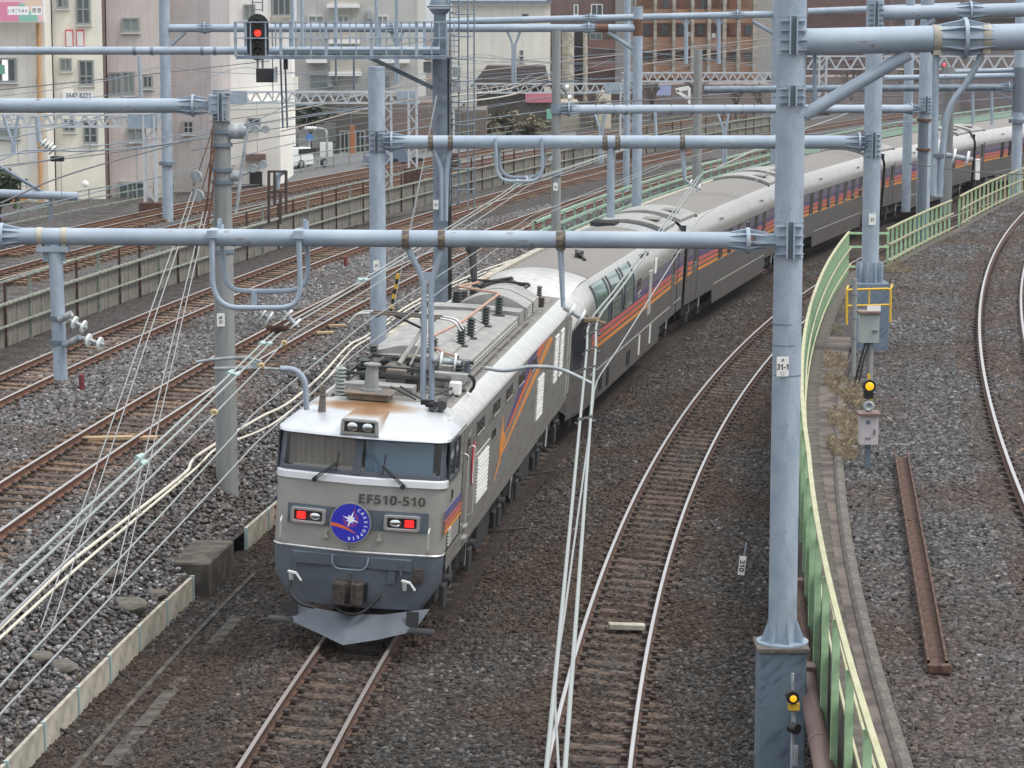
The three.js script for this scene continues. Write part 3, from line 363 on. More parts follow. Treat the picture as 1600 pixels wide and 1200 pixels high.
function locomotive() {
  const t = vehicle('locomotive', 'silver grey electric locomotive with round blue headboard and red tail lamps', 'locomotive', 0, 3, 16);
  const W = 1.42, LEN = 19.3;
  // lower front, dark blue grey
  const sk = mesh('front_skirt', [strip([[1.1, -0.06, 0.12, 0.14, -0.5, 0.64], [1.37, -0.01, 0.2, 0.14, -0.55, 1.08], [1.4, 0, 0.22, 0.14, -0.55, 1.56]]), grid([plan(1.1, -0.06, 0.12, 0.14, -0.5, 0.64), plan(1.1, -0.06, 0.12, 0.14, -0.5, 0.64).map((p) => V(p.x, p.y, -0.6))])], T.grey, t);
  mesh('edge_trim', strip([[1.405, 0.006, 0.22, 0.14, -0.5, 1.555], [1.415, 0.018, 0.22, 0.14, -0.5, 1.575], [1.405, 0.006, 0.22, 0.14, -0.5, 1.595]]), T.bright, sk);
  mesh('buffer_plate', [box(1.98, 0.2, 0.12, -0.05, 1.41, -0.06, 0.015)], T.greyDark, sk);
  mesh('front_panel', strip([[1.4, 0, 0.22, 0.14, -2.02, 1.6], [1.41, -0.01, 0.24, 0.14, -2.02, 2.2], [1.41, -0.03, 0.26, 0.14, -2.02, 2.68]]), T.front, t);
  const wb = mesh('window_ledge', [strip([[1.405, -0.03, 0.24, 0.14, -0.32, 2.675], [1.425, 0.0, 0.24, 0.14, -0.32, 2.69], [1.425, -0.01, 0.24, 0.14, -0.32, 2.79], [1.39, -0.06, 0.24, 0.14, -0.32, 2.81]])], T.ledge, t);
  // lamp band
  const bandShape = [-1, 1].map((s) => { const g = grid([0, 1].map((k) => [0.14, 0.6, 1.0, 1.16].map((x) => V(s * x, k ? 2.28 : 1.95, 0.008 - 0.01 * k - 0.14 * x / 1.41)))); return g; });
  const band = mesh('lamp_band', bandShape, T.greyDark, t);
  for (const s of [-1, 1]) { // tail and head lamp units
    const u = mesh('lamp_unit', (() => { const sh = new THREE.Shape(), rx = 0.29, ry = 0.125, r = 0.05; const rect = (p, a, b, q) => { p.moveTo(-a + q, -b); p.lineTo(a - q, -b); p.quadraticCurveTo(a, -b, a, -b + q); p.lineTo(a, b - q); p.quadraticCurveTo(a, b, a - q, b); p.lineTo(-a + q, b); p.quadraticCurveTo(-a, b, -a, b - q); p.lineTo(-a, -b + q); p.quadraticCurveTo(-a, -b, -a + q, -b); }; rect(sh, rx, ry, r); const h = new THREE.Path(); rect(h, rx - 0.045, ry - 0.035, 0.04); sh.holes.push(h); const g = new THREE.ExtrudeGeometry(sh, { depth: 0.05, bevelEnabled: true, bevelSize: 0.006, bevelThickness: 0.006, bevelSegments: 2 }); return g; })(), T.chrome, t);
    u.position.set(s * 0.77 - 0.03, 2.1, -0.072); u.rotation.y = s * 0.099;
    mesh('back_plate', box(0.56, 0.23, 0.01, 0, 0, 0.008), M.black, u);
    const red = mesh('tail_lamp', box(0.15, 0.12, 0.03, s * 0.12, 0, 0.03, 0.012), M.glow(1, 0.02, 0.02, 0.85), u); red.userData.label = 'lit red tail lamp';
    mesh('headlamp', [(() => { const g = new THREE.SphereGeometry(0.075, 14, 8, 0, 6.29, 0, 1.4); g.rotateX(Math.PI / 2); g.scale(1.25, 0.85, 0.45); g.translate(-s * 0.11, 0, 0.012); return g; })()], T.lamp, u);
  }
  // round headboard
  { const disc = new THREE.CylinderGeometry(0.335, 0.335, 0.05, 48); disc.rotateX(Math.PI / 2); const hb = mesh('headboard', [disc, tube(V(0, -0.34, -0.02), V(0, -0.42, -0.06), 0.05, 8)], T.chrome, t); hb.position.set(-0.07, 2.075, 0.12); hb.rotation.y = 0.02;
    const f = new THREE.CircleGeometry(0.318, 48); f.translate(0, 0, 0.028);
    mesh('headboard_face', f, canvasMat(512, 512, (c) => {
      c.fillStyle = '#2e2fb4'; c.fillRect(0, 0, 512, 512);
      c.fillStyle = '#e06a3a'; c.beginPath(); c.moveTo(0, 262); c.quadraticCurveTo(180, 268, 350, 400); c.quadraticCurveTo(170, 320, 0, 305); c.fill();
      const star = (R, r, n, rot, col) => { c.fillStyle = col; c.beginPath(); for (let i = 0; i < n * 2; i++) { const a = rot + i * Math.PI / n, q = i % 2 ? r : R; c.lineTo(258 + Math.cos(a) * q, 205 + Math.sin(a) * q); } c.fill(); };
      c.strokeStyle = '#c2484f'; c.lineWidth = 26; c.setLineDash([5, 4]); c.beginPath(); c.arc(258, 205, 88, -1.2, 3.2); c.stroke(); c.setLineDash([]);
      star(118, 26, 4, -1.25, '#f4f6ff'); star(70, 26, 4, -1.25 + Math.PI / 4, '#f4f6ff');
      c.fillStyle = '#b03a52'; c.beginPath(); c.moveTo(290, 95); c.lineTo(306, 40); c.lineTo(312, 100); c.fill();
      c.fillStyle = '#eef2ff'; c.font = 'bold 58px sans-serif'; c.textAlign = 'center'; c.textBaseline = 'middle'; const w = 'CASSIOPEIA'; [...w].forEach((ch, i) => { const a = -1.02 + i * 0.292; c.save(); c.translate(256 + Math.cos(a) * 205, 256 + Math.sin(a) * 205); c.rotate(a + Math.PI / 2); c.fillText(ch, 0, 0); c.restore(); });
    }, { roughness: 0.4 }), hb); }
  { const g = text('EF510-510', 0.15, 0.008); g.computeBoundingBox(); const wdt = g.boundingBox.max.x - g.boundingBox.min.x; g.scale(1.08 / wdt, 1, 1); g.rotateY(0.099); g.translate(0.56, 2.465, -0.058); mesh('number_lettering', g, mat(0.07, 0.065, 0.06, 0.5), t); }
  for (const [x, y] of [[-0.5, 1.83], [0.39, 1.85]]) mesh('bracket', [box(0.06, 0.1, 0.05, x, y, -0.02), box(0.09, 0.03, 0.08, x, y - 0.05, -0.01)], T.front, t);
  for (const s of [-1, 1]) mesh('handrail', bent([V(s * 1.22 - 0.03, 2.04, -0.12), V(s * 1.22 - 0.03, 2.0, -0.02), V(s * 1.22 - 0.03, 1.68, -0.02), V(s * 1.22 - 0.03, 1.64, -0.12)], 0.017, 0.04), T.bright, t);
  // windscreen band with real openings
  const zw = (x, y) => -0.06 - 0.14 * Math.abs(x) / 1.4 - (y - 2.8) * 0.26 + 0.0;
  const bandRow = (y) => { const zf = -0.06 - (y - 2.8) * 0.26; return plan(1.4 - (y - 2.8) * 0.06, zf, 0.24, 0.14, -0.42, y); };
  const fr = [grid([bandRow(2.79), bandRow(2.89)]), grid([bandRow(3.41), bandRow(3.48)])];
  const cut = (x0, x1, d = 0.012) => grid([2.85, 3.44].map((y) => [x0, (x0 + x1) / 2, x1].map((x) => V(x, y, zw(x, y) + d))));
  fr.push(cut(-0.12, 0.02, 0.02));
  for (const s of [-1, 1]) fr.push(grid([2.85, 3.44].map((y) => { const r = bandRow(y), h = s < 0 ? r.slice(0, 5) : r.slice(-5); return h; })), grid([2.85, 3.44].map((y) => [1.36, 1.29].map((x) => V(s * x, y, zw(x, y) - 0.05)))));
  const wf = mesh('windscreen_frame', fr, T.frame, t);
  for (const [x0, x1] of [[-1.31, -0.11], [0.01, 1.31]]) mesh('windscreen', grid([2.87, 3.43].map((y) => [0, 0.33, 0.66, 1].map((k) => { const x = lerp(x0, x1, k); return V(x, y, zw(x, y) + 0.004); }))), T.glass, wf);
  // cab inside
  const cab = mesh('cab_interior', [box(2.7, 0.02, 1.3, 0, 2.6, -1.0), box(2.7, 0.9, 0.02, 0, 3.0, -1.6)], mat(0.32, 0.33, 0.33, 0.8), t);
  mesh('console', box(2.4, 0.2, 0.35, 0, 2.78, -0.62, 0.03), mat(0.3, 0.29, 0.27, 0.7), cab);
  { const rows = []; for (const y of [2.86, 3.42]) { const r = []; for (let i = 0; i <= 40; i++) { const x = -1.26 + i * 0.029; r.push(V(x, y, -0.5 + 0.025 * Math.sin(i * 1.7) - 0.02 * Math.sin(i * 0.6))); } rows.push(r); } mesh('curtain', grid(rows), mat(0.24, 0.21, 0.175, 0.9), cab); }
  mesh('blue_blind', box(1.12, 0.62, 0.015, 0.58, 3.14, -0.45), mat(0.15, 0.245, 0.34, 0.6), cab);
  mesh('wiper', [tube(V(-0.72, 2.76, 0.02), V(-0.37, 3.02, -0.06), 0.014, 6), tube(V(-0.68, 2.75, 0.02), V(-0.36, 2.99, -0.06), 0.011, 6), tube(V(-0.37, 3.18, -0.15), V(-0.39, 2.86, -0.055), 0.011, 6)], M.black, t);
  mesh('wiper', [tube(V(0.73, 2.75, -0.02), V(0.37, 3.02, -0.1), 0.014, 6), tube(V(0.69, 2.74, -0.02), V(0.36, 2.99, -0.1), 0.011, 6), tube(V(0.4, 3.19, -0.15), V(0.38, 2.87, -0.06), 0.011, 6)], M.black, t);
  mesh('wiper_boss', [tube(V(-0.72, 2.72, -0.06), V(-0.72, 2.72, 0.05), 0.04, 8), tube(V(0.73, 2.71, -0.08), V(0.73, 2.71, 0.03), 0.04, 8)], M.black, t);
  // flanks
  for (const s of [-1, 1]) {
    const fl = mesh('side_wall', [grid([V(s * W, 1.27, -0.52), V(s * W, 1.27, -LEN)].map((p) => [p, V(p.x, 1.6, p.z)])), grid([-2.0, -LEN].map((z) => [V(s * W, 1.6, z), V(s * W, 3.42, z)])), grid([-0.42, -2.0].map((z) => [V(s * (W - 0.01), 2.68, z), V(s * (W - 0.01), 2.78, z)])), grid([-1.5, -2.0].map((z) => [V(s * (W - 0.005), 2.78, z), V(s * (W - 0.005), 3.42, z)])), grid([-0.5, -LEN].map((z) => [V(s * W, 1.27, z), V(s * (W - 0.12), 1.16, z)]))], T.body, t);
    const cw = mesh('cab_window', box(0.02, 0.6, 1.1, s * (W - 0.02), 3.09, -0.95), T.darkGlass, t); mesh('window_frame', [box(0.03, 0.05, 1.14, s * (W - 0.008), 2.79, -0.96), box(0.03, 0.64, 0.05, s * (W - 0.008), 3.09, -0.43), box(0.03, 0.64, 0.05, s * (W - 0.008), 3.09, -1.02), box(0.03, 0.64, 0.05, s * (W - 0.008), 3.09, -1.52), box(0.03, 0.05, 1.14, s * (W - 0.008), 3.4, -0.96)], T.frame, cw);
    const dr = mesh('cab_door', [box(0.012, 1.8, 0.62, s * (W + 0.004), 2.5, -2.55, 0.004)], T.body, t); mesh('door_window', box(0.012, 0.5, 0.36, s * (W + 0.01), 3.05, -2.5), T.darkGlass, dr);
    for (const z of [-2.1, -2.95]) mesh('grab_rail', bent([V(s * W, 2.95, z), V(s * (W + 0.07), 2.93, z), V(s * (W + 0.07), 1.75, z), V(s * W, 1.72, z)], 0.014, 0.04), T.bright, dr);
    mesh('door_step', [box(0.08, 0.04, 0.35, s * (W + 0.02), 1.42, -2.5), box(0.08, 0.04, 0.35, s * (W + 0.02), 1.62, -2.5)], T.chrome, dr);
    for (const z of [3.95, 6.06, 7.9, 9.8, 11.95]) { const f = mesh('window', box(0.02, 0.27, 0.96, s * (W + 0.003), 3.15, -z, 0.008), T.frame, t); mesh('pane', box(0.012, 0.2, 0.88, s * (W + 0.01), 3.15, -z), T.winGlass, f); mesh('sill', box(0.02, 0.02, 0.9, s * (W + 0.012), 3.035, -z), T.bright, f); }
    for (const [z, w, y0, y1] of [[4.45, 1.45, 1.76, 2.58], [13.3, 1.15, 1.8, 2.7], [16.2, 0.75, 2.14, 3.22], [17.3, 0.75, 2.14, 3.22]]) { const lv = mesh('louvre', box(0.03, y1 - y0, w, s * (W + 0.004), (y0 + y1) / 2, -z, 0.008), T.louvre, t); const sl = []; const n = Math.round((y1 - y0) / 0.075); for (let i = 0; i < n; i++) sl.push(box(0.03, 0.045, w - 0.06, s * (W + 0.018), y0 + (i + 0.5) * (y1 - y0) / n, -z)); mesh('slat', sl, M.white, lv); }
    mesh('rear_rail', [tube(V(s * (W + 0.05), 1.5, -LEN + 0.35), V(s * (W + 0.05), 3.3, -LEN + 0.35), 0.02, 6), tube(V(s * (W + 0.05), 1.5, -LEN + 0.9), V(s * (W + 0.05), 3.3, -LEN + 0.9), 0.02, 6)], T.bright, t);
    mesh('roof_shoulder', grid([-1.2, -LEN].map((z) => [V(s * (W + 0.012), 3.405, z), V(s * (W + 0.012), 3.43, z), V(s * 1.38, 3.5, z), V(s * 1.24, 3.655, z), V(s * 1.12, 3.69, z)]), false, 0.9), T.bright, t);
    if (s > 0) {
      mesh('stripe', sideFlat([[0.22, 2.26], [2.0, 2.26], [2.0, 2.31], [0.22, 2.31]], W + 0.001, 0.006), T.blue, t); mesh('stripe', sideFlat([[0.22, 2.19], [2.0, 2.19], [2.0, 2.225], [0.22, 2.225]], W + 0.001, 0.006), T.purple, t);
      mesh('stripe', sideFlat([[0.22, 2.1], [2.0, 2.1], [2.0, 2.155], [0.22, 2.155]], W + 0.001, 0.006), T.red, t); mesh('stripe', sideFlat([[0.22, 2.02], [2.0, 2.02], [2.0, 2.07], [0.22, 2.07]], W + 0.001, 0.006), T.redOr, t); mesh('stripe', sideFlat([[0.22, 1.93], [2.0, 1.93], [2.0, 1.985], [0.22, 1.985]], W + 0.001, 0.006), T.orange, t);
      mesh('comet_stripe', sideFlat([[7.6, 2.5], [8.1, 2.48], [12.7, 3.4], [11.1, 3.4]], W + 0.001), T.purple, t); mesh('comet_stripe', sideFlat([[7.6, 2.36], [8.2, 2.4], [14.3, 3.4], [12.7, 3.4]], W + 0.001), T.redOr, t); mesh('comet_stripe', sideFlat([[7.2, 2.06], [7.55, 2.06], [15.4, 3.24], [14.8, 3.36]], W + 0.001), T.orange, t);
      mesh('comet_head', sideFlat([[7.2, 2.8], [7.3, 2.5], [7.75, 2.3], [7.3, 2.1], [7.1, 1.95], [6.3, 1.7], [6.95, 2.02], [6.85, 2.2], [7.0, 2.45]], W + 0.003), T.orange, t);
      const lg = new THREE.Shape(); lg.absellipse(0, 0, 0.22, 0.38, 0, 6.283); const le = new THREE.ExtrudeGeometry(lg, { depth: 0.006, bevelEnabled: false, curveSegments: 18 }); le.rotateY(Math.PI / 2); le.translate(W + 0.012, 2.6, -3.2); const lm = mesh('emblem', le, mat(0.5, 0.04, 0.07, 0.5), t); mesh('emblem_star', sideFlat([[3.12, 2.25], [3.26, 2.25], [3.22, 2.6], [3.2, 2.95], [3.14, 2.6]], W + 0.019), M.white, lm);
      const jr = text('JR', 0.15, 0.005); jr.rotateY(Math.PI / 2); jr.translate(W + 0.002, 2.5, -0.85); mesh('lettering', jr, M.black, t); const nt = text('EF510', 0.16, 0.005); nt.rotateY(Math.PI / 2); nt.translate(W + 0.002, 2.68, -5.9); mesh('lettering', nt, M.black, t); mesh('thin_line', sideFlat([[3.5, 2.66], [5.4, 2.66], [5.4, 2.68], [3.5, 2.68]], W + 0.001), M.white, t);
      mesh('step_plate', box(0.03, 0.3, 0.3, W + 0.005, 1.8, -0.75, 0.01), T.louvre, t);
    } else for (const [y, m] of [[2.28, T.blue], [2.13, T.red], [1.96, T.orange]]) mesh('stripe', box(0.006, 0.06, 1.6, -W - 0.002, y, -1.1), m, t);
  }
  mesh('rear_wall', [box(2.8, 2.15, 0.04, 0, 2.35, -LEN)], T.body, t);
  // roof
  const domeMat = withTex(tex(256, 256, (u, v) => { const x = (u - 0.5) * 3, z = v * 3, n = fbm(u * 10, v * 10, 10, 5, 120), m = fbm(u * 4, v * 4, 4, 4, 121); const d = Math.hypot((x + 0.05) / 0.85, (z - 1.5) / 0.55); let c = mixc([0.74, 0.755, 0.77], [0.83, 0.84, 0.85], n); c = mixc(c, [0.60, 0.585, 0.56], clamp((m - 0.35) * 2 * sstep((z - 1.2) / 0.5), 0, 0.8)); return mixc(c, [0.56, 0.36, 0.17], clamp((1.15 - d + (m - 0.5) * 1.1) * 1.2, 0, 0.82)); }), [1, 1], 0.4, 0.5);
  const dome = strip([[1.43, -0.02, 0.3, 0.14, -2.1, 3.44], [1.435, -0.04, 0.32, 0.14, -2.1, 3.49], [1.36, -0.2, 0.42, 0.14, -2.1, 3.56], [1.22, -0.55, 0.5, 0.12, -2.1, 3.66], [1.1, -1.0, 0.5, 0.1, -2.1, 3.715], [0.9, -1.5, 0.4, 0.05, -2.1, 3.735]], 0.9);
  const deck = grid([plan(0.9, -1.5, 0.4, 0.05, -2.1, 3.736), plan(0.9, -1.5, 0.4, 0.05, -2.1, 3.736).map((p) => V(p.x * 0.98, 3.737, -2.3))]); const dg = join([dome, deck]); { const p = dg.attributes.position; for (let i = 0; i < p.count; i++) dg.attributes.uv.setXY(i, p.getX(i) / 3 + 0.5, -p.getZ(i) / 3); }
  mesh('cab_roof', dg, domeMat, t);
  const deckRows = []; for (let z = -1.95; z >= -LEN - 0.01; z -= (LEN - 1.95) / 30) deckRows.push([-1.13, -0.6, 0, 0.6, 1.13].map((x) => V(x, 3.69 + 0.04 * (1 - (x / 1.13) ** 2), z))); mesh('roof_deck', grid(deckRows), T.roof, t);
  for (let i = 0; i < 9; i++) mesh('lifting_eye', [tube(V(1.06, 3.69, -2.9 - i * 1.9), V(1.06, 3.75, -2.9 - i * 1.9), 0.01, 5), (() => { const g = new THREE.TorusGeometry(0.022, 0.009, 6, 12); g.translate(1.06, 3.765, -2.9 - i * 1.9); return g; })()], M.galv, t);
  for (const [x, z, w, h, l, m] of [[-0.95, -3.3, 0.2, 0.22, 0.3, T.iron], [-0.55, -3.65, 0.16, 0.3, 0.2, T.under], [0.25, -3.55, 0.2, 0.26, 0.24, T.iron], [0.55, -4.4, 0.3, 0.2, 0.35, T.roofBox], [-0.2, -5.5, 0.3, 0.34, 0.3, T.rustGrey], [-0.95, -5.2, 0.18, 0.3, 0.4, T.under], [0.72, -5.75, 0.4, 0.3, 0.25, T.grey], [-0.4, -2.95, 0.12, 0.34, 0.12, T.under], [0.05, -4.3, 0.12, 0.4, 0.12, T.under], [-0.85, -16.6, 0.25, 0.3, 0.4, T.iron], [0.55, -17.3, 0.2, 0.25, 0.3, T.roofBox], [-0.1, -18.5, 0.5, 0.2, 0.3, T.iron], [0.9, -17.2, 0.16, 0.2, 0.2, T.iron], [-0.75, -7.2, 0.3, 0.14, 0.5, T.roofBox]]) mesh('roof_device', box(w, h, l, x, 3.72 + h / 2, z, 0.015), m, t);
  mesh('roof_cable', pipe([V(-0.9, 3.8, -2.9), V(-0.7, 3.98, -3.4), V(-0.2, 4.05, -3.9), V(0.3, 4.0, -4.5), V(0.6, 3.95, -5.3)], 0.018), M.black, t); mesh('roof_cable', pipe([V(-0.3, 4.05, -3.2), V(-0.55, 4.15, -3.9), V(-0.8, 4.0, -4.8), V(-0.9, 3.9, -5.9)], 0.016), M.black, t); mesh('roof_cable', pipe([V(0.95, 3.78, -2.4), V(1.02, 3.75, -5), V(1.0, 3.74, -9), V(1.02, 3.74, -14)], 0.016), T.iron, t); mesh('roof_cable', pipe([V(0.2, 4.25, -17.6), V(-0.1, 4.1, -17), V(-0.5, 4.2, -16.2)], 0.018), M.black, t);
  for (let i = 0; i < 8; i++) { const m = mesh('roof_seam', box(2.2, 0.012, 0.04, 0, 3.735, -3.5 - i * 2.05), T.roofBox, t); }
  { const lb = mesh('roof_lamp_housing', (() => { const s = new THREE.Shape(); s.moveTo(-0.31, 0); s.lineTo(0.31, 0); s.lineTo(0.3, 0.2); s.quadraticCurveTo(0.29, 0.25, 0.24, 0.255); s.lineTo(-0.24, 0.255); s.quadraticCurveTo(-0.29, 0.25, -0.3, 0.2); s.closePath(); const g = new THREE.ExtrudeGeometry(s, { depth: 1.15, bevelEnabled: true, bevelSize: 0.012, bevelThickness: 0.012, bevelSegments: 2 }); g.translate(-0.03, 3.5, -1.2); const p = g.attributes.position; for (let i = 0; i < p.count; i++) if (p.getY(i) > 3.6) p.setY(i, p.getY(i) - 0.02 * clamp((-0.1 - p.getZ(i)), 0, 1)); const h = clean(g); for (let i = 0; i < h.attributes.position.count; i++) h.attributes.uv.setXY(i, h.attributes.position.getX(i) / 3 + 0.5, (0.95 - h.attributes.position.getZ(i) * 0.6) / 3); return h; })(), domeMat, t);
    mesh('lamp_recess', box(0.5, 0.17, 0.012, -0.03, 3.625, -0.035), M.black, lb); mesh('lamp_bezel', [box(0.56, 0.03, 0.03, -0.03, 3.725, -0.03), box(0.56, 0.03, 0.03, -0.03, 3.525, -0.03), box(0.03, 0.2, 0.03, -0.295, 3.625, -0.03), box(0.03, 0.2, 0.03, 0.235, 3.625, -0.03)], T.front, lb);
    for (const x of [-0.15, 0.1]) { const g = new THREE.SphereGeometry(0.08, 16, 8, 0, 6.29, 0, 1.4); g.rotateX(Math.PI / 2); g.scale(1.15, 0.95, 0.4); g.translate(x, 3.625, -0.036); mesh('headlamp', g, T.lamp, lb); } }
  const ins = (x, y, z, h, r, m = T.insul) => { const p = [[0, 0]]; const n = Math.round(h / 0.06); for (let i = 0; i < n; i++) { const q = i * h / n; p.push([r * 0.62, q], [r, q + h / n * 0.3], [r * 0.98, q + h / n * 0.42], [r * 0.62, q + h / n * 0.8]); } p.push([0, h]); const g = lathe(p, 14); g.translate(x, y, z); const o = mesh('insulator', g, m, t); mesh('insulator_foot', tube(V(x, y - 0.03, z), V(x, y + 0.02, z), r * 1.4, 10), T.underMid, o); return o; };
  mesh('antenna', [tube(V(-0.83, 3.68, -0.9), V(-0.83, 3.95, -0.9), 0.07, 10, 0.05), tube(V(-0.83, 3.95, -0.9), V(-0.83, 3.98, -0.9), 0.085, 10), tube(V(-0.83, 3.98, -0.9), V(-0.83, 4.12, -0.9), 0.05, 8)], T.rustGrey, t);
  { const b = mesh('arrester_plate', [box(0.7, 0.1, 0.55, -0.28, 3.8, -2.25, 0.01), box(0.82, 0.02, 0.65, -0.28, 3.86, -2.25)], T.rustGrey, t); mesh('arrester_post', [tube(V(-0.28, 3.87, -2.35), V(-0.28, 4.3, -2.35), 0.13, 12, 0.1), tube(V(-0.28, 3.87, -2.35), V(-0.28, 3.9, -2.35), 0.19, 12), tube(V(-0.28, 4.3, -2.35), V(-0.28, 4.33, -2.35), 0.15, 12)], M.concPole, b); }
  ins(-0.85, 3.72, -2.5, 0.5, 0.1, T.insulPale); ins(0.93, 3.72, -4.1, 0.55, 0.13); ins(-0.75, 3.72, -4.2, 0.42, 0.12); ins(0.3, 3.72, -5.2, 0.75, 0.11); ins(0.42, 3.95, -8.0, 0.4, 0.1); ins(0.43, 3.95, -9.2, 0.42, 0.1); ins(0.45, 3.95, -11.2, 0.42, 0.1); ins(0.47, 3.95, -13.1, 0.42, 0.1); ins(-0.7, 3.72, -14.9, 0.5, 0.13); ins(-0.45, 3.72, -15.8, 0.5, 0.13); ins(0.2, 3.72, -17.6, 0.5, 0.1); ins(0.75, 3.72, -18.2, 0.35, 0.07); ins(-0.4, 3.72, -17.8, 0.45, 0.12); ins(-0.95, 3.72, -6.2, 0.4, 0.1);
  { const top = 4.42; mesh('bus_bar', bent([V(0.3, 4.48, -5.2), V(0.3, top + 0.05, -5.6), V(0.42, top, -8.0), V(0.47, top, -13.1), V(-0.7, 4.3, -14.9), V(-0.45, 4.28, -15.8), V(-0.4, 4.22, -17.8)], 0.028, 0.12), T.copper, t); mesh('bus_bar', bent([V(0.3, 4.3, -5.2), V(0.55, 4.25, -4.9), V(0.93, 4.3, -4.1)], 0.025, 0.1), T.copper, t); }
  // long equipment hatches
  { const arch = (x0, x1, z0, z1, y, h, k) => { const rows = []; for (const z of [z0, z1]) { const r = [V(x0, y, z), V(x0, y + h, z)]; for (let i = 1; i < 8; i++) r.push(V(lerp(x0, x1, i / 8), y + h + k * Math.sin(Math.PI * i / 8), z)); r.push(V(x1, y + h, z), V(x1, y, z)); rows.push(r); } const g = grid(rows, false, 0.5), caps = rows.map((r) => { const b = r.map((p) => V(p.x, y, p.z)); return grid([r, b]); }); return join([g, caps]); };
    const h1 = mesh('roof_hatch', [arch(-1.1, 0.86, -6.1, -13.4, 3.7, 0.22, 0.05)], T.roofBox, t); const sl = []; for (let i = 0; i < 26; i++) sl.push(box(0.03, 0.1, 0.16, 0.87, 3.8, -6.4 - i * 0.262)); mesh('vent_strip', sl, T.louvre, h1);
    mesh('hatch_dome', arch(-0.9, 0.45, -6.3, -11.8, 3.93, 0.06, 0.14), T.roofBox, h1);
    mesh('roof_hatch', arch(-1.05, 0.88, -13.5, -14.2, 3.7, 0.3, 0.02), T.roofBox, t); const h3 = mesh('roof_hatch', arch(-0.55, 0.92, -14.3, -16.6, 3.7, 0.3, 0.26), T.roofBox, t); mesh('seam', arch(-0.56, 0.93, -15.4, -15.44, 3.7, 0.305, 0.262), T.underMid, h3);
    const sv = []; for (const z of [-14.7, -15.1, -15.8, -16.2]) sv.push(box(0.02, 0.2, 0.3, 0.925, 3.85, z)); mesh('vent', sv, T.louvre, h3);
    mesh('equipment_box', box(0.55, 0.3, 0.7, 0.55, 3.87, -5.2, 0.02), T.roofBox, t); mesh('equipment_box', box(1.3, 0.16, 0.4, -0.3, 3.8, -3.1, 0.015), T.roofBox, t); mesh('equipment_box', box(0.35, 0.28, 0.6, -0.05, 3.95, -3.7, 0.02), T.rustGrey, t); mesh('equipment_box', box(0.9, 0.2, 0.5, -0.45, 3.85, -4.9, 0.02), T.rustGrey, t); mesh('white_box', box(0.2, 0.22, 0.22, 1.0, 3.84, -3.5, 0.02), M.white, t); mesh('reservoir', [tube(V(0.35, 4.08, -5.2), V(0.35, 4.08, -4.4), 0.15, 12)], T.roofBox, t);
    mesh('horn', [tube(V(0.86, 3.8, -1.75), V(0.93, 3.82, -1.45), 0.07, 10), tube(V(1.0, 3.82, -2.0), V(1.07, 3.84, -1.5), 0.085, 12)], T.underMid, t); mesh('cable_arm', [box(0.9, 0.14, 0.2, 0.72, 4.0, -3.75, 0.02)], T.roofBox, t); mesh('cable_loop', pipe([V(1.1, 4.05, -3.8), V(1.24, 4.0, -3.85), V(1.27, 3.85, -3.9), V(1.2, 3.72, -3.95)], 0.03), M.black, t);
    mesh('equipment_frame', [bar(V(-1, 3.98, -5.7), V(1, 3.98, -5.7), 0.06, 0.06), bar(V(-1, 3.98, -3.4), V(0.9, 3.98, -3.4), 0.06, 0.06), bar(V(-0.9, 3.98, -5.7), V(-0.9, 3.98, -3.4), 0.06, 0.06), bar(V(0.85, 3.98, -5.7), V(0.85, 3.98, -3.4), 0.06, 0.06), tube(V(-0.6, 3.95, -4.6), V(-0.3, 4.15, -4.2), 0.05, 6), tube(V(0.0, 3.9, -2.7), V(0.5, 3.78, -2.3), 0.02, 6), tube(V(0.15, 3.9, -2.8), V(0.6, 3.78, -2.35), 0.02, 6), tube(V(0.7, 3.8, -2.5), V(0.95, 3.85, -3.4), 0.025, 6)], T.underMid, t);
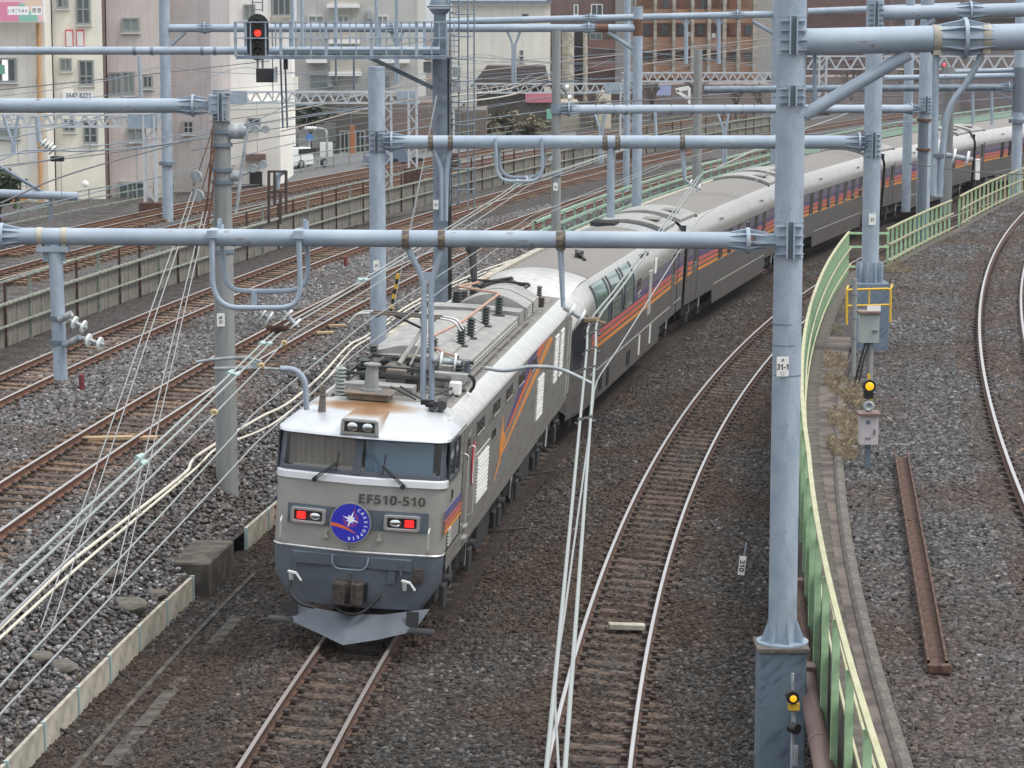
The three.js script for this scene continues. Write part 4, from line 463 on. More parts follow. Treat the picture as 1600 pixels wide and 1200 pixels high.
    const pan = (z, up) => { const g = mesh('pantograph', [bar(V(-0.55, 4.08, z + 0.5), V(0.55, 4.08, z + 0.5), 0.07, 0.07), bar(V(-0.55, 4.08, z - 0.7), V(0.55, 4.08, z - 0.7), 0.07, 0.07), bar(V(-0.5, 4.08, z + 0.5), V(-0.5, 4.08, z - 0.7), 0.06, 0.06), bar(V(0.5, 4.08, z + 0.5), V(0.5, 4.08, z - 0.7), 0.06, 0.06)], T.underMid, t);
      if (up) { const e = V(0.12, 4.62, z - 1.0), hd = V(0, 4.98, z + 0.1); mesh('lower_arm', [tube(V(-0.1, 4.1, z + 0.1), e, 0.05, 8, 0.035), tube(V(0.1, 4.1, z + 0.1), V(0.2, 4.6, z - 1.0), 0.02, 6)], T.roofBox, g); mesh('upper_arm', [tube(e, hd.clone().add(V(-0.25, 0, 0)), 0.025, 6), tube(e, hd.clone().add(V(0.25, 0, 0)), 0.025, 6)], M.black, g); mesh('collector_head', [bar(V(-0.62, 5.0, z), V(0.62, 5.0, z), 0.06, 0.035), bar(V(-0.62, 5.0, z + 0.3), V(0.62, 5.0, z + 0.3), 0.06, 0.035), tube(V(-0.5, 4.95, z - 0.05), V(-0.5, 4.95, z + 0.35), 0.03, 6), tube(V(0.5, 4.95, z - 0.05), V(0.5, 4.95, z + 0.35), 0.03, 6)], T.rustGrey, g); for (const s of [-1, 1]) mesh('horn_tip', [pipe([V(s * 0.6, 5.0, z), V(s * 0.85, 4.96, z), V(s * 1.0, 4.8, z)], 0.02), pipe([V(s * 0.6, 5.0, z + 0.3), V(s * 0.85, 4.96, z + 0.3), V(s * 1.0, 4.8, z + 0.3)], 0.02)], T.bright, g); }
      else mesh('folded_arm', [tube(V(-0.4, 4.12, z + 0.4), V(0.1, 4.2, z - 0.8), 0.04, 6), tube(V(0.1, 4.22, z - 0.8), V(-0.3, 4.26, z + 0.9), 0.03, 6), bar(V(-0.7, 4.3, z + 0.9), V(0.7, 4.3, z + 0.9), 0.05, 0.04)], M.black, g); };
    pan(-4.1, true); pan(-17.3, false);
    mesh('lever', [tube(V(-0.75, 3.75, -18.3), V(-0.95, 4.75, -18.7), 0.06, 8, 0.1), tube(V(-0.95, 4.7, -18.7), V(-1.0, 4.95, -18.75), 0.14, 8)], M.black, t); }
  // coupler, hoses, steps, plough
  mesh('coupler', [(() => { const s = new THREE.Shape([[-0.3, -0.1], [-0.3, 0.2], [-0.2, 0.3], [-0.12, 0.29], [-0.14, 0.14], [-0.06, 0.08], [0.0, 0.12], [0.01, 0.24], [0.08, 0.27], [0.15, 0.2], [0.15, 0.04], [0.08, -0.1]].map(([x, y]) => new THREE.Vector2(x, -y))); const g = new THREE.ExtrudeGeometry(s, { depth: 0.32, bevelEnabled: true, bevelSize: 0.02, bevelThickness: 0.02, bevelSegments: 2 }); g.rotateX(-Math.PI / 2); g.rotateZ(0); g.translate(0.02, 0.76, 0); return g; })(), tube(V(0.1, 0.72, 0.14), V(0.1, 1.14, 0.14), 0.03, 8), box(0.3, 0.05, 0.3, -0.08, 0.72, 0.04, 0.02), tube(V(-0.05, 1.1, 0.1), V(-0.05, 1.22, 0.06), 0.03, 8)], T.iron, t);
  mesh('coupler_pocket', box(0.52, 0.34, 0.02, -0.02, 0.92, -0.045), M.black, t);
  mesh('brake_hose', pipe([V(-1.03, 1.02, 0.0), V(-1.03, 0.85, 0.06), V(-0.85, 0.68, 0.12), V(-0.6, 0.62, 0.12)], 0.028), M.black, t); mesh('brake_hose', pipe([V(-0.3, 0.68, 0.12), V(-0.05, 0.58, 0.16), V(0.2, 0.62, 0.14), V(0.4, 0.82, 0.02), V(0.43, 0.9, -0.04)], 0.03), M.black, t);
  for (const x of [-1.04, 0.84]) mesh('air_cock', [tube(V(x, 1.0, -0.08), V(x, 1.16, 0.0), 0.035, 8), bar(V(x - 0.04, 1.17, 0.02), V(x + 0.1, 1.15, 0.04), 0.05, 0.03), bar(V(x + 0.1, 1.15, 0.04), V(x + 0.19, 1.03, 0.04), 0.04, 0.025)], M.white, t);
  mesh('uncoupling_bar', bent([V(-0.36, 1.5, 0.0), V(-0.36, 1.38, 0.06), V(-0.28, 1.29, 0.08), V(0.15, 1.29, 0.08), V(0.23, 1.38, 0.06), V(0.23, 1.5, 0.0)], 0.014, 0.08), M.steelMid, t);
  mesh('hanger', [bar(V(-0.98, 1.45, 0.01), V(-0.98, 1.24, 0.01), 0.03, 0.03), bar(V(0.78, 1.46, 0.01), V(0.78, 1.24, 0.01), 0.03, 0.03), bar(V(-0.72, 1.08, 0), V(-0.55, 1.08, 0), 0.02, 0.02), bar(V(0.52, 1.1, -0.02), V(0.68, 1.1, -0.02), 0.02, 0.02), box(0.12, 0.2, 0.02, 0.62, 1.22, -0.03)], T.greyDark, t);
  mesh('jumper_socket', [box(0.16, 0.24, 0.06, 1.05, 1.24, -0.08, 0.01), tube(V(1.05, 1.22, -0.06), V(1.05, 1.22, 0.0), 0.055, 10)], T.iron, t);
  mesh('snow_plough', [grid([[V(-1.05, 0.6, -0.2), V(-0.5, 0.56, -0.05), V(-0.05, 0.54, 0.02), V(0.5, 0.56, -0.05), V(1.25, 0.68, -0.25)], [V(-1.0, 0.34, 0.02), V(-0.5, 0.22, 0.2), V(-0.05, 0.1, 0.36), V(0.5, 0.2, 0.18), V(1.05, 0.34, -0.02)]], false, 0.1)], T.grey, t);
  for (const s of [-1, 1]) mesh('front_step', [box(0.42, 0.05, 0.24, s * 1.17, 0.36, 0.05, 0.01), box(0.2, 0.3, 0.04, s * 1.0, 0.5, -0.05), box(0.38, 0.012, 0.2, s * 1.17, 0.39, 0.05)], T.underMid, t);
  bogies(t, [-3.3, -9.65, -16.0], 0.56, 1.25);
  mesh('underframe', box(2.3, 0.5, LEN - 1.2, 0, 0.95, -LEN / 2), T.under, t);
  for (const [z, l] of [[-6.5, 1.6], [-12.8, 1.8]]) mesh('underfloor_box', box(2.5, 0.55, l, 0, 0.75, z, 0.03), T.underMid, t);
  for (const z of [-1.3, -4.2, -8.2, -10.9, -14.6, -17.9]) mesh('side_fitting', [tube(V(1.3, 0.95, z), V(1.42, 0.95, z), 0.09, 10), box(0.06, 0.4, 0.35, 1.36, 0.75, z + 0.35, 0.01)], T.underMid, t);
}
function bogies(t, zs, r, a) {
  for (const z of zs) { const b = mesh('bogie', [box(0.14, 0.32, a * 2 + 1.1, 1.08, 0.62, z, 0.03), box(0.14, 0.32, a * 2 + 1.1, -1.08, 0.62, z, 0.03), box(2.2, 0.3, 0.5, 0, 0.62, z)], T.underMid, t);
    for (const s of [-1, 1]) { mesh('wheelset', [-1, 1].map((q) => { const g = new THREE.CylinderGeometry(r, r, 0.12, 24); g.rotateZ(Math.PI / 2); g.translate(q * 0.56, r, z + s * a); return g; }).concat([tube(V(-1, r, z + s * a), V(1, r, z + s * a), 0.08, 8)]), T.under, b); mesh('axle_box', [-1, 1].map((q) => box(0.2, 0.3, 0.34, q * 1.14, r, z + s * a, 0.03)), T.underMid, b); }
    mesh('spring', [-1, 1].flatMap((q) => [-1, 1].map((w) => tube(V(q * 1.2, 0.75, z + w * 0.32), V(q * 1.2, 1.05, z + w * 0.32), 0.1, 10))), T.under, b); for (const w of [-1, 1]) mesh('damper', tube(V(1.24, 0.55, z + w * 0.9), V(1.24, 1.0, z + w), 0.035, 6), T.chrome, b); }
}
locomotive();

// ---------------------------------------------------------------- carriages
const HALF = [[1.45, 2.9], [1.437, 3.08], [1.395, 3.26], [1.32, 3.43], [1.22, 3.57], [1.1, 3.68]];
function carriage(s, len, label, first, variant) {
  const t = vehicle('carriage', label, 'carriage', s, 3.2, len - 3.4, 'silver sleeping carriages of the train');
  const nose = (z) => first ? sstep(clamp((-z) / 2.8, 0, 1)) : 1;
  const sh = ([x, y], z) => { const k = nose(z), q = (1 - k); return V(x * (1 - 0.1 * q * q), y - 0.62 * q * q * clamp((y - 2.1) / 1.8, 0, 1), z); };
  const zs = first ? [-0.02, -0.15, -0.35, -0.6, -0.9, -1.3, -1.8, -2.3, -2.8, -len + 0.1] : [-0.1, -len + 0.1];
  for (const q of [-1, 1]) {
    const Z = (z) => -z, b0 = 1.02, low = 0.52, sp = first ? [[0.0, 1.6], [0, 0]] : 0;
    const outline = first ? [[0.35, 0.75], [2.2, 0.62], [len - 7.3, 0.55], [len - 5.6, 0.55], [len - 5.5, b0], [len - 0.15, b0]] : [[0.15, b0], [5.2, b0], [5.4, low], [len - 5.4, low], [len - 5.2, b0], [len - 0.15, b0]];
    if (first) mesh('side_wall', [grid(zs.map((z) => { const zb = -z, y0 = zb > len - 5.5 ? b0 : 0.6; return [V(q * 1.45, y0, z), V(q * 1.45, 1.5, z), V(q * 1.45, 2.2, z), V(q * 1.45, 2.9, z)].map((p) => { const v = sh([p.x * q, p.y], z); v.x *= q; return v; }); }).slice(0, -1).concat([[-len + 5.5].map((z) => [0.6, 1.5, 2.2, 2.9].map((y) => V(q * 1.45, y, z)))[0]])), grid([-len + 5.5, -len + 0.1].map((z) => [b0, 1.5, 2.2, 2.9].map((y) => V(q * 1.45, y, z))))], T.car, t);
    else { const pts = outline.concat([[len - 0.15, 2.9], [0.15, 2.9]]), g = flat(pts, 0.04); g.rotateY(Math.PI / 2); g.translate(q > 0 ? 1.41 : -1.45, 0, 0); mesh('side_wall', uvBox(clean(g)), T.car, t); }
    mesh('roof_shoulder', grid(zs.map((z) => HALF.map((p) => { const v = sh(p, z); v.x *= q; return v; }))), T.shoulder, t);
  }
  { const cols = []; const n = 36; for (let i = 0; i <= n; i++) { const x = lerp(-1.1, 1.1, i / n); cols.push([x, 3.68 + 0.2 * (1 - (x / 1.1) ** 2) + (i % 2 ? 0.012 : 0)]); } mesh('ribbed_roof', grid((first ? zs.filter((z) => z < -2.5) : zs).map((z) => cols.map(([x, y]) => sh([x, y], z))), false, 0.12), T.roof, t); if (first) { const zz = []; for (let i = 0; i <= 12; i++) zz.push(-0.02 - i * 0.265); mesh('nose_dome', grid(zz.map((z) => { const r = []; for (let i = 0; i <= 16; i++) { const x = lerp(-1.12, 1.12, i / 16); const v = sh([x, 3.69 + 0.2 * (1 - (x / 1.12) ** 2)], z); v.y += 0.03; r.push(v); } return r; })), T.shoulder, t); } }
  mesh('end_wall', [box(2.7, 2.6, 0.05, 0, 2.3, -len + 0.12), ...(first ? [] : [box(2.7, 2.6, 0.05, 0, 2.3, -0.12)])], T.underMid, t);
  mesh('gangway', [box(1.5, 2.3, 0.5, 0, 2.2, -len - 0.05)], M.blackMatt, t);
  // end hoods on the roof: dark gap, pale arched cover
  const arc = (x, dz, z, y, m, name, th = 0.05) => { const rows = [0, 1].map((k) => { const r = []; for (let i = 0; i <= 14; i++) { const xx = lerp(-x, x, i / 14); r.push(V(xx, y + 0.2 * (1 - (xx / 1.1) ** 2) + th, z - k * dz)); } return r; }); const skirt = [0, 1].map((k) => grid([rows[k], rows[k].map((p) => V(p.x, p.y - th - 0.06, p.z))])); return mesh(name, [grid(rows), ...skirt, grid([[rows[0][0], rows[1][0]], [rows[0][0], rows[1][0]].map((p) => V(p.x, p.y - 0.2, p.z))]), grid([[rows[0][14], rows[1][14]], [rows[0][14], rows[1][14]].map((p) => V(p.x, p.y - 0.2, p.z))])], m, t); };
  for (const e of first ? [1] : [0, 1]) { const z = e ? -len + 3.1 : -0.25, sg = 1; arc(1.12, 2.6, z, 3.69, T.roofBox, 'roof_hood', 0.09); arc(1.14, 0.3, e ? -len + 3.45 : -2.9, 3.69, M.blackMatt, 'roof_gap', 0.02); mesh('roof_hatch_plate', box(0.5, 0.03, 0.9, 0.55, 3.96, z - 1.2), T.roof, t); }
  if (first) { for (let i = 0; i < 5; i++) arc(1.16, 0.14, -len + 4.2 + i * 0.3, 3.69, T.bright, 'roof_rib', 0.05); for (let i = 0; i < 4; i++) mesh('roof_fin', box(0.75, 0.14, 0.12, -0.5, 3.95, -len + 4.3 + i * 0.28, 0.02), M.blackMatt, t); arc(1.13, 0.5, -len + 3.7, 3.69, M.blackMatt, 'roof_gap', 0.03); mesh('roof_antenna', [tube(V(0.55, 3.85, -6.3), V(0.15, 3.98, -7.3), 0.05, 6), box(0.12, 0.12, 0.7, 0.3, 3.95, -6.9)], M.black, t); }
  // bands of colour
  const za = first ? 2.6 : 0.35, zb = len - 0.35;
  for (const [y0, y1, m] of [[2.58, 2.86, T.purple2], [2.44, 2.575, T.purple], [2.28, 2.39, T.red], [2.12, 2.22, T.redOr], [1.96, 2.05, T.orange]]) { if (first && y1 > 2.5) mesh('stripe', sideFlat([[9.6, y0], [zb, y0], [zb, y1], [9.6, y1]], 1.451), m, t); else mesh('stripe', sideFlat([[za, y0], [zb, y0], [zb, y1], [za, y1]], 1.451), m, t); }
  const win = (z, w, y0, y1, m = T.winGlass) => { const f = mesh('window', box(0.02, y1 - y0, w, 1.456, (y0 + y1) / 2, -z, 0.006), T.under, t); mesh('pane', box(0.01, y1 - y0 - 0.06, w - 0.06, 1.466, (y0 + y1) / 2, -z), m, f); mesh('drip_sill', box(0.02, 0.025, w, 1.464, y0 + 0.01, -z), T.bright, f); };
  if (first) {
    for (const [a, b] of [[3.0, 5.0], [5.5, 7.3], [7.8, 9.5]]) { const pr = [[1.455, 2.45], [1.455, 2.7], ...HALF.slice(0, 5)]; mesh('panorama_window', grid([a, (a + b) / 2, b].map((z) => pr.map(([x, y]) => { const v = sh([x, y], -z); return V(v.x + 0.012, v.y + 0.008, v.z); }))), T.greenGlass, t); mesh('window_surround', [a, b].map((z) => { const r = pr.map(([x, y]) => { const v = sh([x, y], -z); return V(v.x + 0.016, v.y + 0.01, v.z); }); return pipe(r, 0.022, 5); }), T.frame, t); }
    { const rows = []; for (let i = 0; i <= 14; i++) { const k = i / 14, z = lerp(-0.05, -1.95, k), e = Math.sqrt(Math.max(0, 1 - Math.pow(Math.max(0, Math.abs(k - 0.45) - 0.3) / 0.27, 2))), yc = 2.42, hh = 0.66 * Math.max(0.25, e); const r = []; for (let j = 0; j <= 8; j++) { const y = yc - hh + 2 * hh * j / 8, v = sh([1.45, y], z); r.push(V(v.x + 0.014, v.y, v.z)); } rows.push(r); } mesh('wraparound_window', grid(rows), T.darkGlass, t); }
    mesh('louvre_column', box(0.03, 1.3, 0.5, 1.455, 2.35, -13.0, 0.008), T.louvre, t); mesh('white_plate', box(0.02, 0.45, 0.4, 1.46, 3.05, -13.9, 0.006), M.white, t); win(10.6, 0.7, 2.5, 3.0);
    mesh('door', box(0.02, 1.9, 0.95, 1.452, 2.05, -18.4, 0.006), T.car, t); win(18.4, 0.3, 2.3, 3.0); mesh('door_seam', box(0.02, 2.6, 0.06, 1.458, 2.1, -19.4), M.blackMatt, t);
    for (const [z, w, y0, y1, m] of [[4.4, 0.5, 0.75, 1.15, M.black], [5.6, 0.4, 0.7, 1.2, M.black], [9.3, 0.6, 0.75, 1.15, M.black], [11.4, 0.22, 0.75, 1.3, M.white], [13.6, 0.22, 0.8, 1.35, M.white]]) mesh('skirt_fitting', box(0.02, y1 - y0, w, 1.455, (y0 + y1) / 2, -z), m, t);
    mesh('belt_line', sideFlat([[2.6, 1.36], [len - 0.5, 1.36], [len - 0.5, 1.39], [2.6, 1.39]], 1.451, 0.008), T.bright, t);
    // rounded end with the great dark end window
    const rows = []; for (let k = 0; k <= 4; k++) { const f = 1 - k / 4 * 0.55, z = 0.28 * Math.sin(k / 4 * Math.PI / 2); rows.push([[-1.45, 0.75], [-1.45, 1.6], [-1.45, 2.5], [-1.44, 3.1], [-1.2, 3.57], [-0.6, 3.8], [0, 3.88], [0.6, 3.8], [1.2, 3.57], [1.44, 3.1], [1.45, 2.5], [1.45, 1.6], [1.45, 0.75]].map(([x, y]) => { const v = sh([x, y], -0.02); return V(v.x * (1 - (1 - f) * 0.9), 1.9 + (v.y - 1.9) * (1 - (1 - f) * 0.8), z - 0.02); })); } mesh('rounded_end', grid(rows), T.car, t);
    mesh('end_window', (() => { const g = new RoundedBoxGeometry(2.44, 1.75, 0.5, 4, 0.24); g.translate(0, 2.3, -0.02); return g; })(), T.darkGlass, t); mesh('end_panel', box(2.1, 2.5, 0.03, 0, 2.0, 0.2), T.darkGlass, t); mesh('end_skirt', box(2.3, 0.5, 0.5, 0, 0.85, -0.1, 0.1), T.under, t);
  } else {
    const ws = variant === 0 ? [6.4, 8.3, 10.2, 12.1, 14, 15.9] : variant === 1 ? [4.6, 6.5, 8.4, 10.3, 12.2, 14.1, 16] : [5.5, 8.6, 11.7, 14.8, 16.6]; for (const z of ws) win(z, 0.75, 1.95, 2.88);
    mesh('door', box(0.02, 1.9, 0.9, 1.452, 2.05, -1.6, 0.006), T.car, t); win(1.6, 0.35, 2.2, 2.95); mesh('door_seam', box(0.015, 2.0, 0.05, 1.46, 2.1, -2.1), M.blackMatt, t);
    mesh('belt_line', sideFlat([[5.4, 1.16], [len - 5.4, 1.16], [len - 5.4, 1.19], [5.4, 1.19]], 1.451, 0.008), T.bright, t); mesh('roof_vent', [0.3, 0.7].map((k) => box(0.12, 0.1, 0.16, 1.4, 3.35, -len * k, 0.02)), T.roofBox, t);
  }
  mesh('underframe', box(2.4, 0.3, len - 0.6, 0, 0.95, -len / 2), T.under, t);
  bogies(t, first ? [-2.3, -len + 3.0] : [-3.0, -len + 3.0], 0.43, 1.05);
}
{ let s = 20.3; carriage(s, 21.1, 'first carriage with big curved panorama windows behind the locomotive', true); s += 21.5; const lab = ['second carriage partly hidden by the big foreground pole', 'third carriage with a row of small dark windows right of the big pole', 'fourth carriage behind the two pale blue hanging pipes', 'last visible carriage at the right edge of the picture']; lab.forEach((l, i) => { carriage(s, 21.9, l, false, i % 3); s += 22.3; }); }
// ---------------------------------------------------------------- overhead line supports
const X = V(1, 0, 0), Y = V(0, 1, 0), Zp = V(0, 0, 1);
function pole(t, p, y0, y1, r, m = M.steel, r2 = r, name = 'pole') { return mesh(name, tube(V(p.x, y0, p.z), V(p.x, y1, p.z), r, 24, r2), m, t); }
function splice(t, p, r, ya, yb, m = M.steel) { // bolted splice: two upright plates with small gussets on the near side of a pole
  const h = Math.abs(yb - ya), yc = (ya + yb) / 2, g = []; for (const s of [-1, 1]) { g.push(box(0.02, h, r * 0.75, p.x + s * 0.045, yc, p.z + r * 0.98)); const n = Math.max(3, Math.round(h / 0.13)); for (let i = 0; i < n; i++) g.push(box(r * 0.7, 0.012, r * 0.55, p.x + s * (0.045 + r * 0.36), ya + (i + 0.5) * (yb - ya) / n, p.z + r * 0.88)); }
  const o = mesh('splice_plate', g, m, t); mesh('splice_gap', box(0.07, h, 0.02, p.x, yc, p.z + r + 0.003), M.steelDark, o); for (const s of [-1, 1]) mesh('collar', tube(V(p.x, yc + s * h / 2 - 0.01, p.z), V(p.x, yc + s * h / 2 + 0.01, p.z), r * 1.035, 24), m, o); return o; }
function flange(t, p, dir, r, m = M.steel, both = true) { // a ribbed pipe flange
  const d = dir.clone().normalize(), a = p.clone().addScaledVector(d, -0.025), b = p.clone().addScaledVector(d, 0.025), g = [tube(a, b, r * 1.55, 20)], u = new THREE.Vector3().crossVectors(d, Math.abs(d.y) > 0.9 ? X : Y).normalize(), w = new THREE.Vector3().crossVectors(d, u);
  for (let i = 0; i < 10; i++) { const an = i / 10 * 6.283, q = u.clone().multiplyScalar(Math.cos(an)).addScaledVector(w, Math.sin(an)), tn = u.clone().multiplyScalar(-Math.sin(an)).addScaledVector(w, Math.cos(an)); for (const s of both ? [-1, 1] : [-1]) { const A = p.clone().addScaledVector(q, r * 1.5), B = p.clone().addScaledVector(q, r * 0.97), C = B.clone().addScaledVector(d, s * r * 2.4); const rows = [[A.clone().addScaledVector(tn, 0.006), B.clone().addScaledVector(tn, 0.006), C.clone().addScaledVector(tn, 0.006)], [A.clone().addScaledVector(tn, -0.006), B.clone().addScaledVector(tn, -0.006), C.clone().addScaledVector(tn, -0.006)]]; for (const k of rows) { const bg = new THREE.BufferGeometry().setFromPoints(k); bg.setAttribute('uv', new THREE.Float32BufferAttribute([0, 0, 1, 0, 0, 1], 2)); bg.computeVertexNormals(); g.push(bg); } g.push(grid([[rows[0][0], rows[0][2]], [rows[1][0], rows[1][2]]])); } }
  return mesh('flange', g, m, t);
}
const clampBand = (t, p, r, m = M.clamp, w = 0.09) => mesh('clamp', [tube(p.clone().addScaledVector(X, -w / 2), p.clone().addScaledVector(X, w / 2), r * 1.07, 18), box(w, r * 0.9, r * 1.3, p.x, p.y - r * 0.75, p.z)], m, t);
function insulator(t, a, b, r = 0.055) { const d = b.clone().sub(a), o = mesh('insulator', tube(a, b, r * 0.6, 10), M.galv, t); for (const k of [0.3, 0.8]) { const c = a.clone().addScaledVector(d, k); mesh('insulator_disc', tube(c.clone().addScaledVector(d.clone().normalize(), -0.015), c.clone().addScaledVector(d.clone().normalize(), 0.015), r * 1.9, 16), M.porcelain, o); } return o; }
function plate(t, u, v, d, w, h, lines) { const p = at(u, v, d), o = mesh('number_plate', box(w, h, 0.012, p.x, p.y, p.z, 0.004), M.white, t); lines.forEach(([s, sz, dy]) => { const g = text(s, sz, 0.003); g.scale(0.8, 1, 1); g.translate(p.x, p.y + dy, p.z + 0.007); mesh('lettering', g, M.black, o); }); return o; }
function strap(t, u, v, d, r) { const p = at(u, v, d); mesh('strap', tube(V(p.x, p.y - 0.008, p.z), V(p.x, p.y + 0.008, p.z), r * 1.012, 24), M.steelMid, t); }

// --- first gantry: the big foreground pole and its beams, 33 m away
{ const d = 33.2, t = thing('gantry', 'big blue grey steel pole and beam in the right foreground', 'overhead gantry'), P = at(1229, 572, d), r = 0.19, top = 12, Pz = P.z;
  const base = at(1222, 1003, d).y; pole(t, P, base, top, r);
  { const pl = mesh('plinth', box(0.62, base + 1.3, 0.62, P.x - 0.02, (base - 1.3) / 2 - 0.03, Pz + 0.05, 0.02), M.plinth, t); mesh('plinth_cap', box(0.7, 0.06, 0.7, P.x - 0.02, base - 0.03, Pz + 0.05, 0.01), M.concOld, pl); const bolts = []; for (let i = 0; i < 6; i++) for (const s of [-1, 1]) bolts.push(tube(V(P.x - 0.02 + s * 0.28, base - 0.2 - i * 0.3, Pz + 0.36), V(P.x - 0.02 + s * 0.28, base - 0.2 - i * 0.3, Pz + 0.372), 0.014, 6)); const bo = mesh('bolt', bolts, M.steelDark, pl); bo.userData.kind = 'stuff'; }
  for (let i = 0; i < 8; i++) { const a = i / 8 * 6.28 + 0.2, g = new THREE.BufferGeometry().setFromPoints([V(r * 0.98, 0, 0), V(r + 0.13, 0, 0), V(r * 0.98, 0.34, 0)]); g.setAttribute('uv', new THREE.Float32BufferAttribute([0, 0, 1, 0, 0, 1], 2)); g.computeVertexNormals(); const e = join([g, box(0.015, 0.02, 0.1, r + 0.06, 0.01, 0)]); const m = mesh('base_gusset', e, M.steel, t); m.position.set(P.x, base, Pz); m.rotation.y = a; }
  mesh('base_plate', tube(V(P.x, base, Pz), V(P.x, base + 0.025, Pz), r + 0.16, 24), M.steel, t);
  for (const [a, b] of [[85, 25], [165, 133], [402, 345]]) splice(t, P, r, at(1229, a, d).y, at(1229, b, d).y);
  for (const v of [505, 538, 585]) strap(t, 1229, v, d, r);
  plate(t, 1223, 573, d - r - 0.02, 0.16, 0.26, [['31-1', 0.075, 0.0], ['JR', 0.03, 0.09], ['----------', 0.02, -0.07], ['--------', 0.02, -0.1]]);
  // main beam to the left
  const bY = at(1165, 376, d).y, L = at(-1500, 360, d), R = V(at(1168, 376, d).x, bY, Pz), br = 0.113, by = (x) => lerp(L.y, bY, (x - L.x) / (R.x - L.x)), bp = (u) => { const x = at(u, 376, d).x; return V(x, by(x), Pz); };
  mesh('beam', tube(V(L.x, L.y, Pz), R, br, 24), M.beam, t); flange(t, R, X, br); mesh('beam_bracket', [box(0.32, 0.17, 0.16, (R.x + P.x) / 2, bY, Pz), box(0.4, 0.02, 0.3, (R.x + P.x) / 2, bY - 0.02, Pz)], M.steel, t); flange(t, bp(4), X, br);
  // upper beam to the right with its brace
  const uy = at(1300, 66, d).y, ur = 0.172, E = V(at(2500, 50, d).x, at(2500, 36, d).y, Pz); pole(t, V(E.x, 0, Pz), 0, E.y + 0.6, r); pole(t, V(L.x, 0, Pz), 0, L.y + 1.5, r); mesh('upper_beam', tube(V(P.x, uy, Pz), E, ur, 24), M.beam, t); const up = (u) => { const x = at(u, 62, d).x; return V(x, lerp(uy, E.y, (x - P.x) / (E.x - P.x)), Pz); }; flange(t, up(1507), X, ur); for (const u of [1463, 1540]) { const c = clampBand(t, up(u), ur, M.concPale, 0.1); }
  mesh('root_plate', box(0.5, 0.02, 0.3, P.x + 0.35, uy - 0.06, Pz), M.steel, t); mesh('brace', tube(at(1256, 180, d), at(1420, 84, d), 0.085, 16), M.steel, t); mesh('hanger_pipe', tube(at(1273, 80, d + 0.2), at(1273, 160, d + 0.2), 0.028, 8), M.steel, t);
  // hanging pipes right
  mesh('drop_post', tube(up(1463).setY(up(1463).y - 0.1), at(1459, 305, d), 0.045, 12), M.steel, t); mesh('bent_pipe', bent([up(1537).setY(up(1537).y - 0.15), at(1515, 125, d), at(1482, 165, d), at(1474, 215, d), at(1468, 305, d)], 0.042, 0.35, 10), M.steel, t); mesh('pipe_shoe', box(0.14, 0.02, 0.1, at(1464, 306, d).x, at(1464, 306, d).y, Pz), M.steel, t);
  mesh('pipe_clamp', box(0.14, 0.06, 0.1, at(1466, 243, d).x, at(1466, 243, d).y, Pz, 0.01), M.steelDark, t); insulator(t, at(1478, 242, d), at(1520, 250, d - 0.05), 0.055);
  // left drop post
  clampBand(t, bp(63), br, M.concPale, 0.07); clampBand(t, bp(101), br, M.concPale, 0.07); mesh('drop_post', [tube(bp(86).setY(bp(86).y - 0.1), at(95, 593, d), 0.092, 18), box(0.42, 0.07, 0.2, bp(83).x, bp(83).y - 0.16, Pz), box(0.3, 0.14, 0.02, bp(84).x, bp(84).y - 0.26, Pz)], M.steel, t);
  for (const v of [497, 535]) mesh('pipe_clamp', tube(at(90, v - 4, d), at(90, v + 4, d), 0.105, 14), M.steelDark, t);
  insulator(t, at(108, 500, d - 0.15), at(136, 513, d - 0.2), 0.045); mesh('stub_arm', tube(at(92, 500, d - 0.1), at(112, 490, d - 0.15), 0.045, 10), M.galv, t); mesh('stub_arm', tube(at(102, 539, d - 0.1), at(126, 527, d - 0.2), 0.045, 10), M.galv, t); insulator(t, at(128, 528, d - 0.2), at(163, 539, d - 0.28), 0.045);
  // U frames over the train's track
  mesh('u_frame', bent([at(331, 362, d - 0.16), at(332, 455, d - 0.16), at(352, 481, d - 0.16), at(455, 481, d - 0.16), at(470, 462, d - 0.16), at(466, 360, d - 0.16)], 0.036, 0.2, 10), M.steel, t); mesh('u_frame', bent([at(346, 350, d + 0.16), at(350, 435, d + 0.16), at(365, 455, d + 0.16), at(462, 455, d + 0.16), at(482, 438, d + 0.16), at(478, 345, d + 0.16)], 0.034, 0.2, 10), M.steel, t);
  for (const u of [334, 468]) mesh('frame_bracket', [box(0.12, 0.1, 0.45, bp(u).x, bp(u).y + 0.06, Pz), box(0.05, 0.22, 0.05, bp(u).x + 0.06, bp(u).y + 0.12, Pz - 0.18)], M.steel, t); mesh('frame_tie', tube(at(397, 453, d), at(397, 476, d), 0.04, 10), M.steel, t);
  insulator(t, at(405, 488, d), at(424, 500, d), 0.055); insulator(t, at(440, 484, d), at(466, 512, d), 0.055); mesh('wire_clamp', [box(0.34, 0.06, 0.1, at(436, 510, d).x, at(436, 512, d).y, Pz, 0.02), tube(at(424, 520, d), at(462, 508, d), 0.035, 8)], M.rustDark, t);
  // Y post above the train
  for (const u of [634, 690]) clampBand(t, bp(u), br); { const g = [bent([bp(636).setY(bp(636).y - 0.12), at(658, 428, d), at(663, 450, d), at(661, 622, d)], 0.04, 0.25, 10), bent([bp(691).setY(bp(691).y - 0.12), at(678, 428, d), at(673, 450, d), at(675, 626, d)], 0.04, 0.25, 10), box(0.15, 0.13, 0.03, at(668, 433, d).x, at(668, 433, d).y, Pz)]; mesh('y_post', g, M.steel, t); }
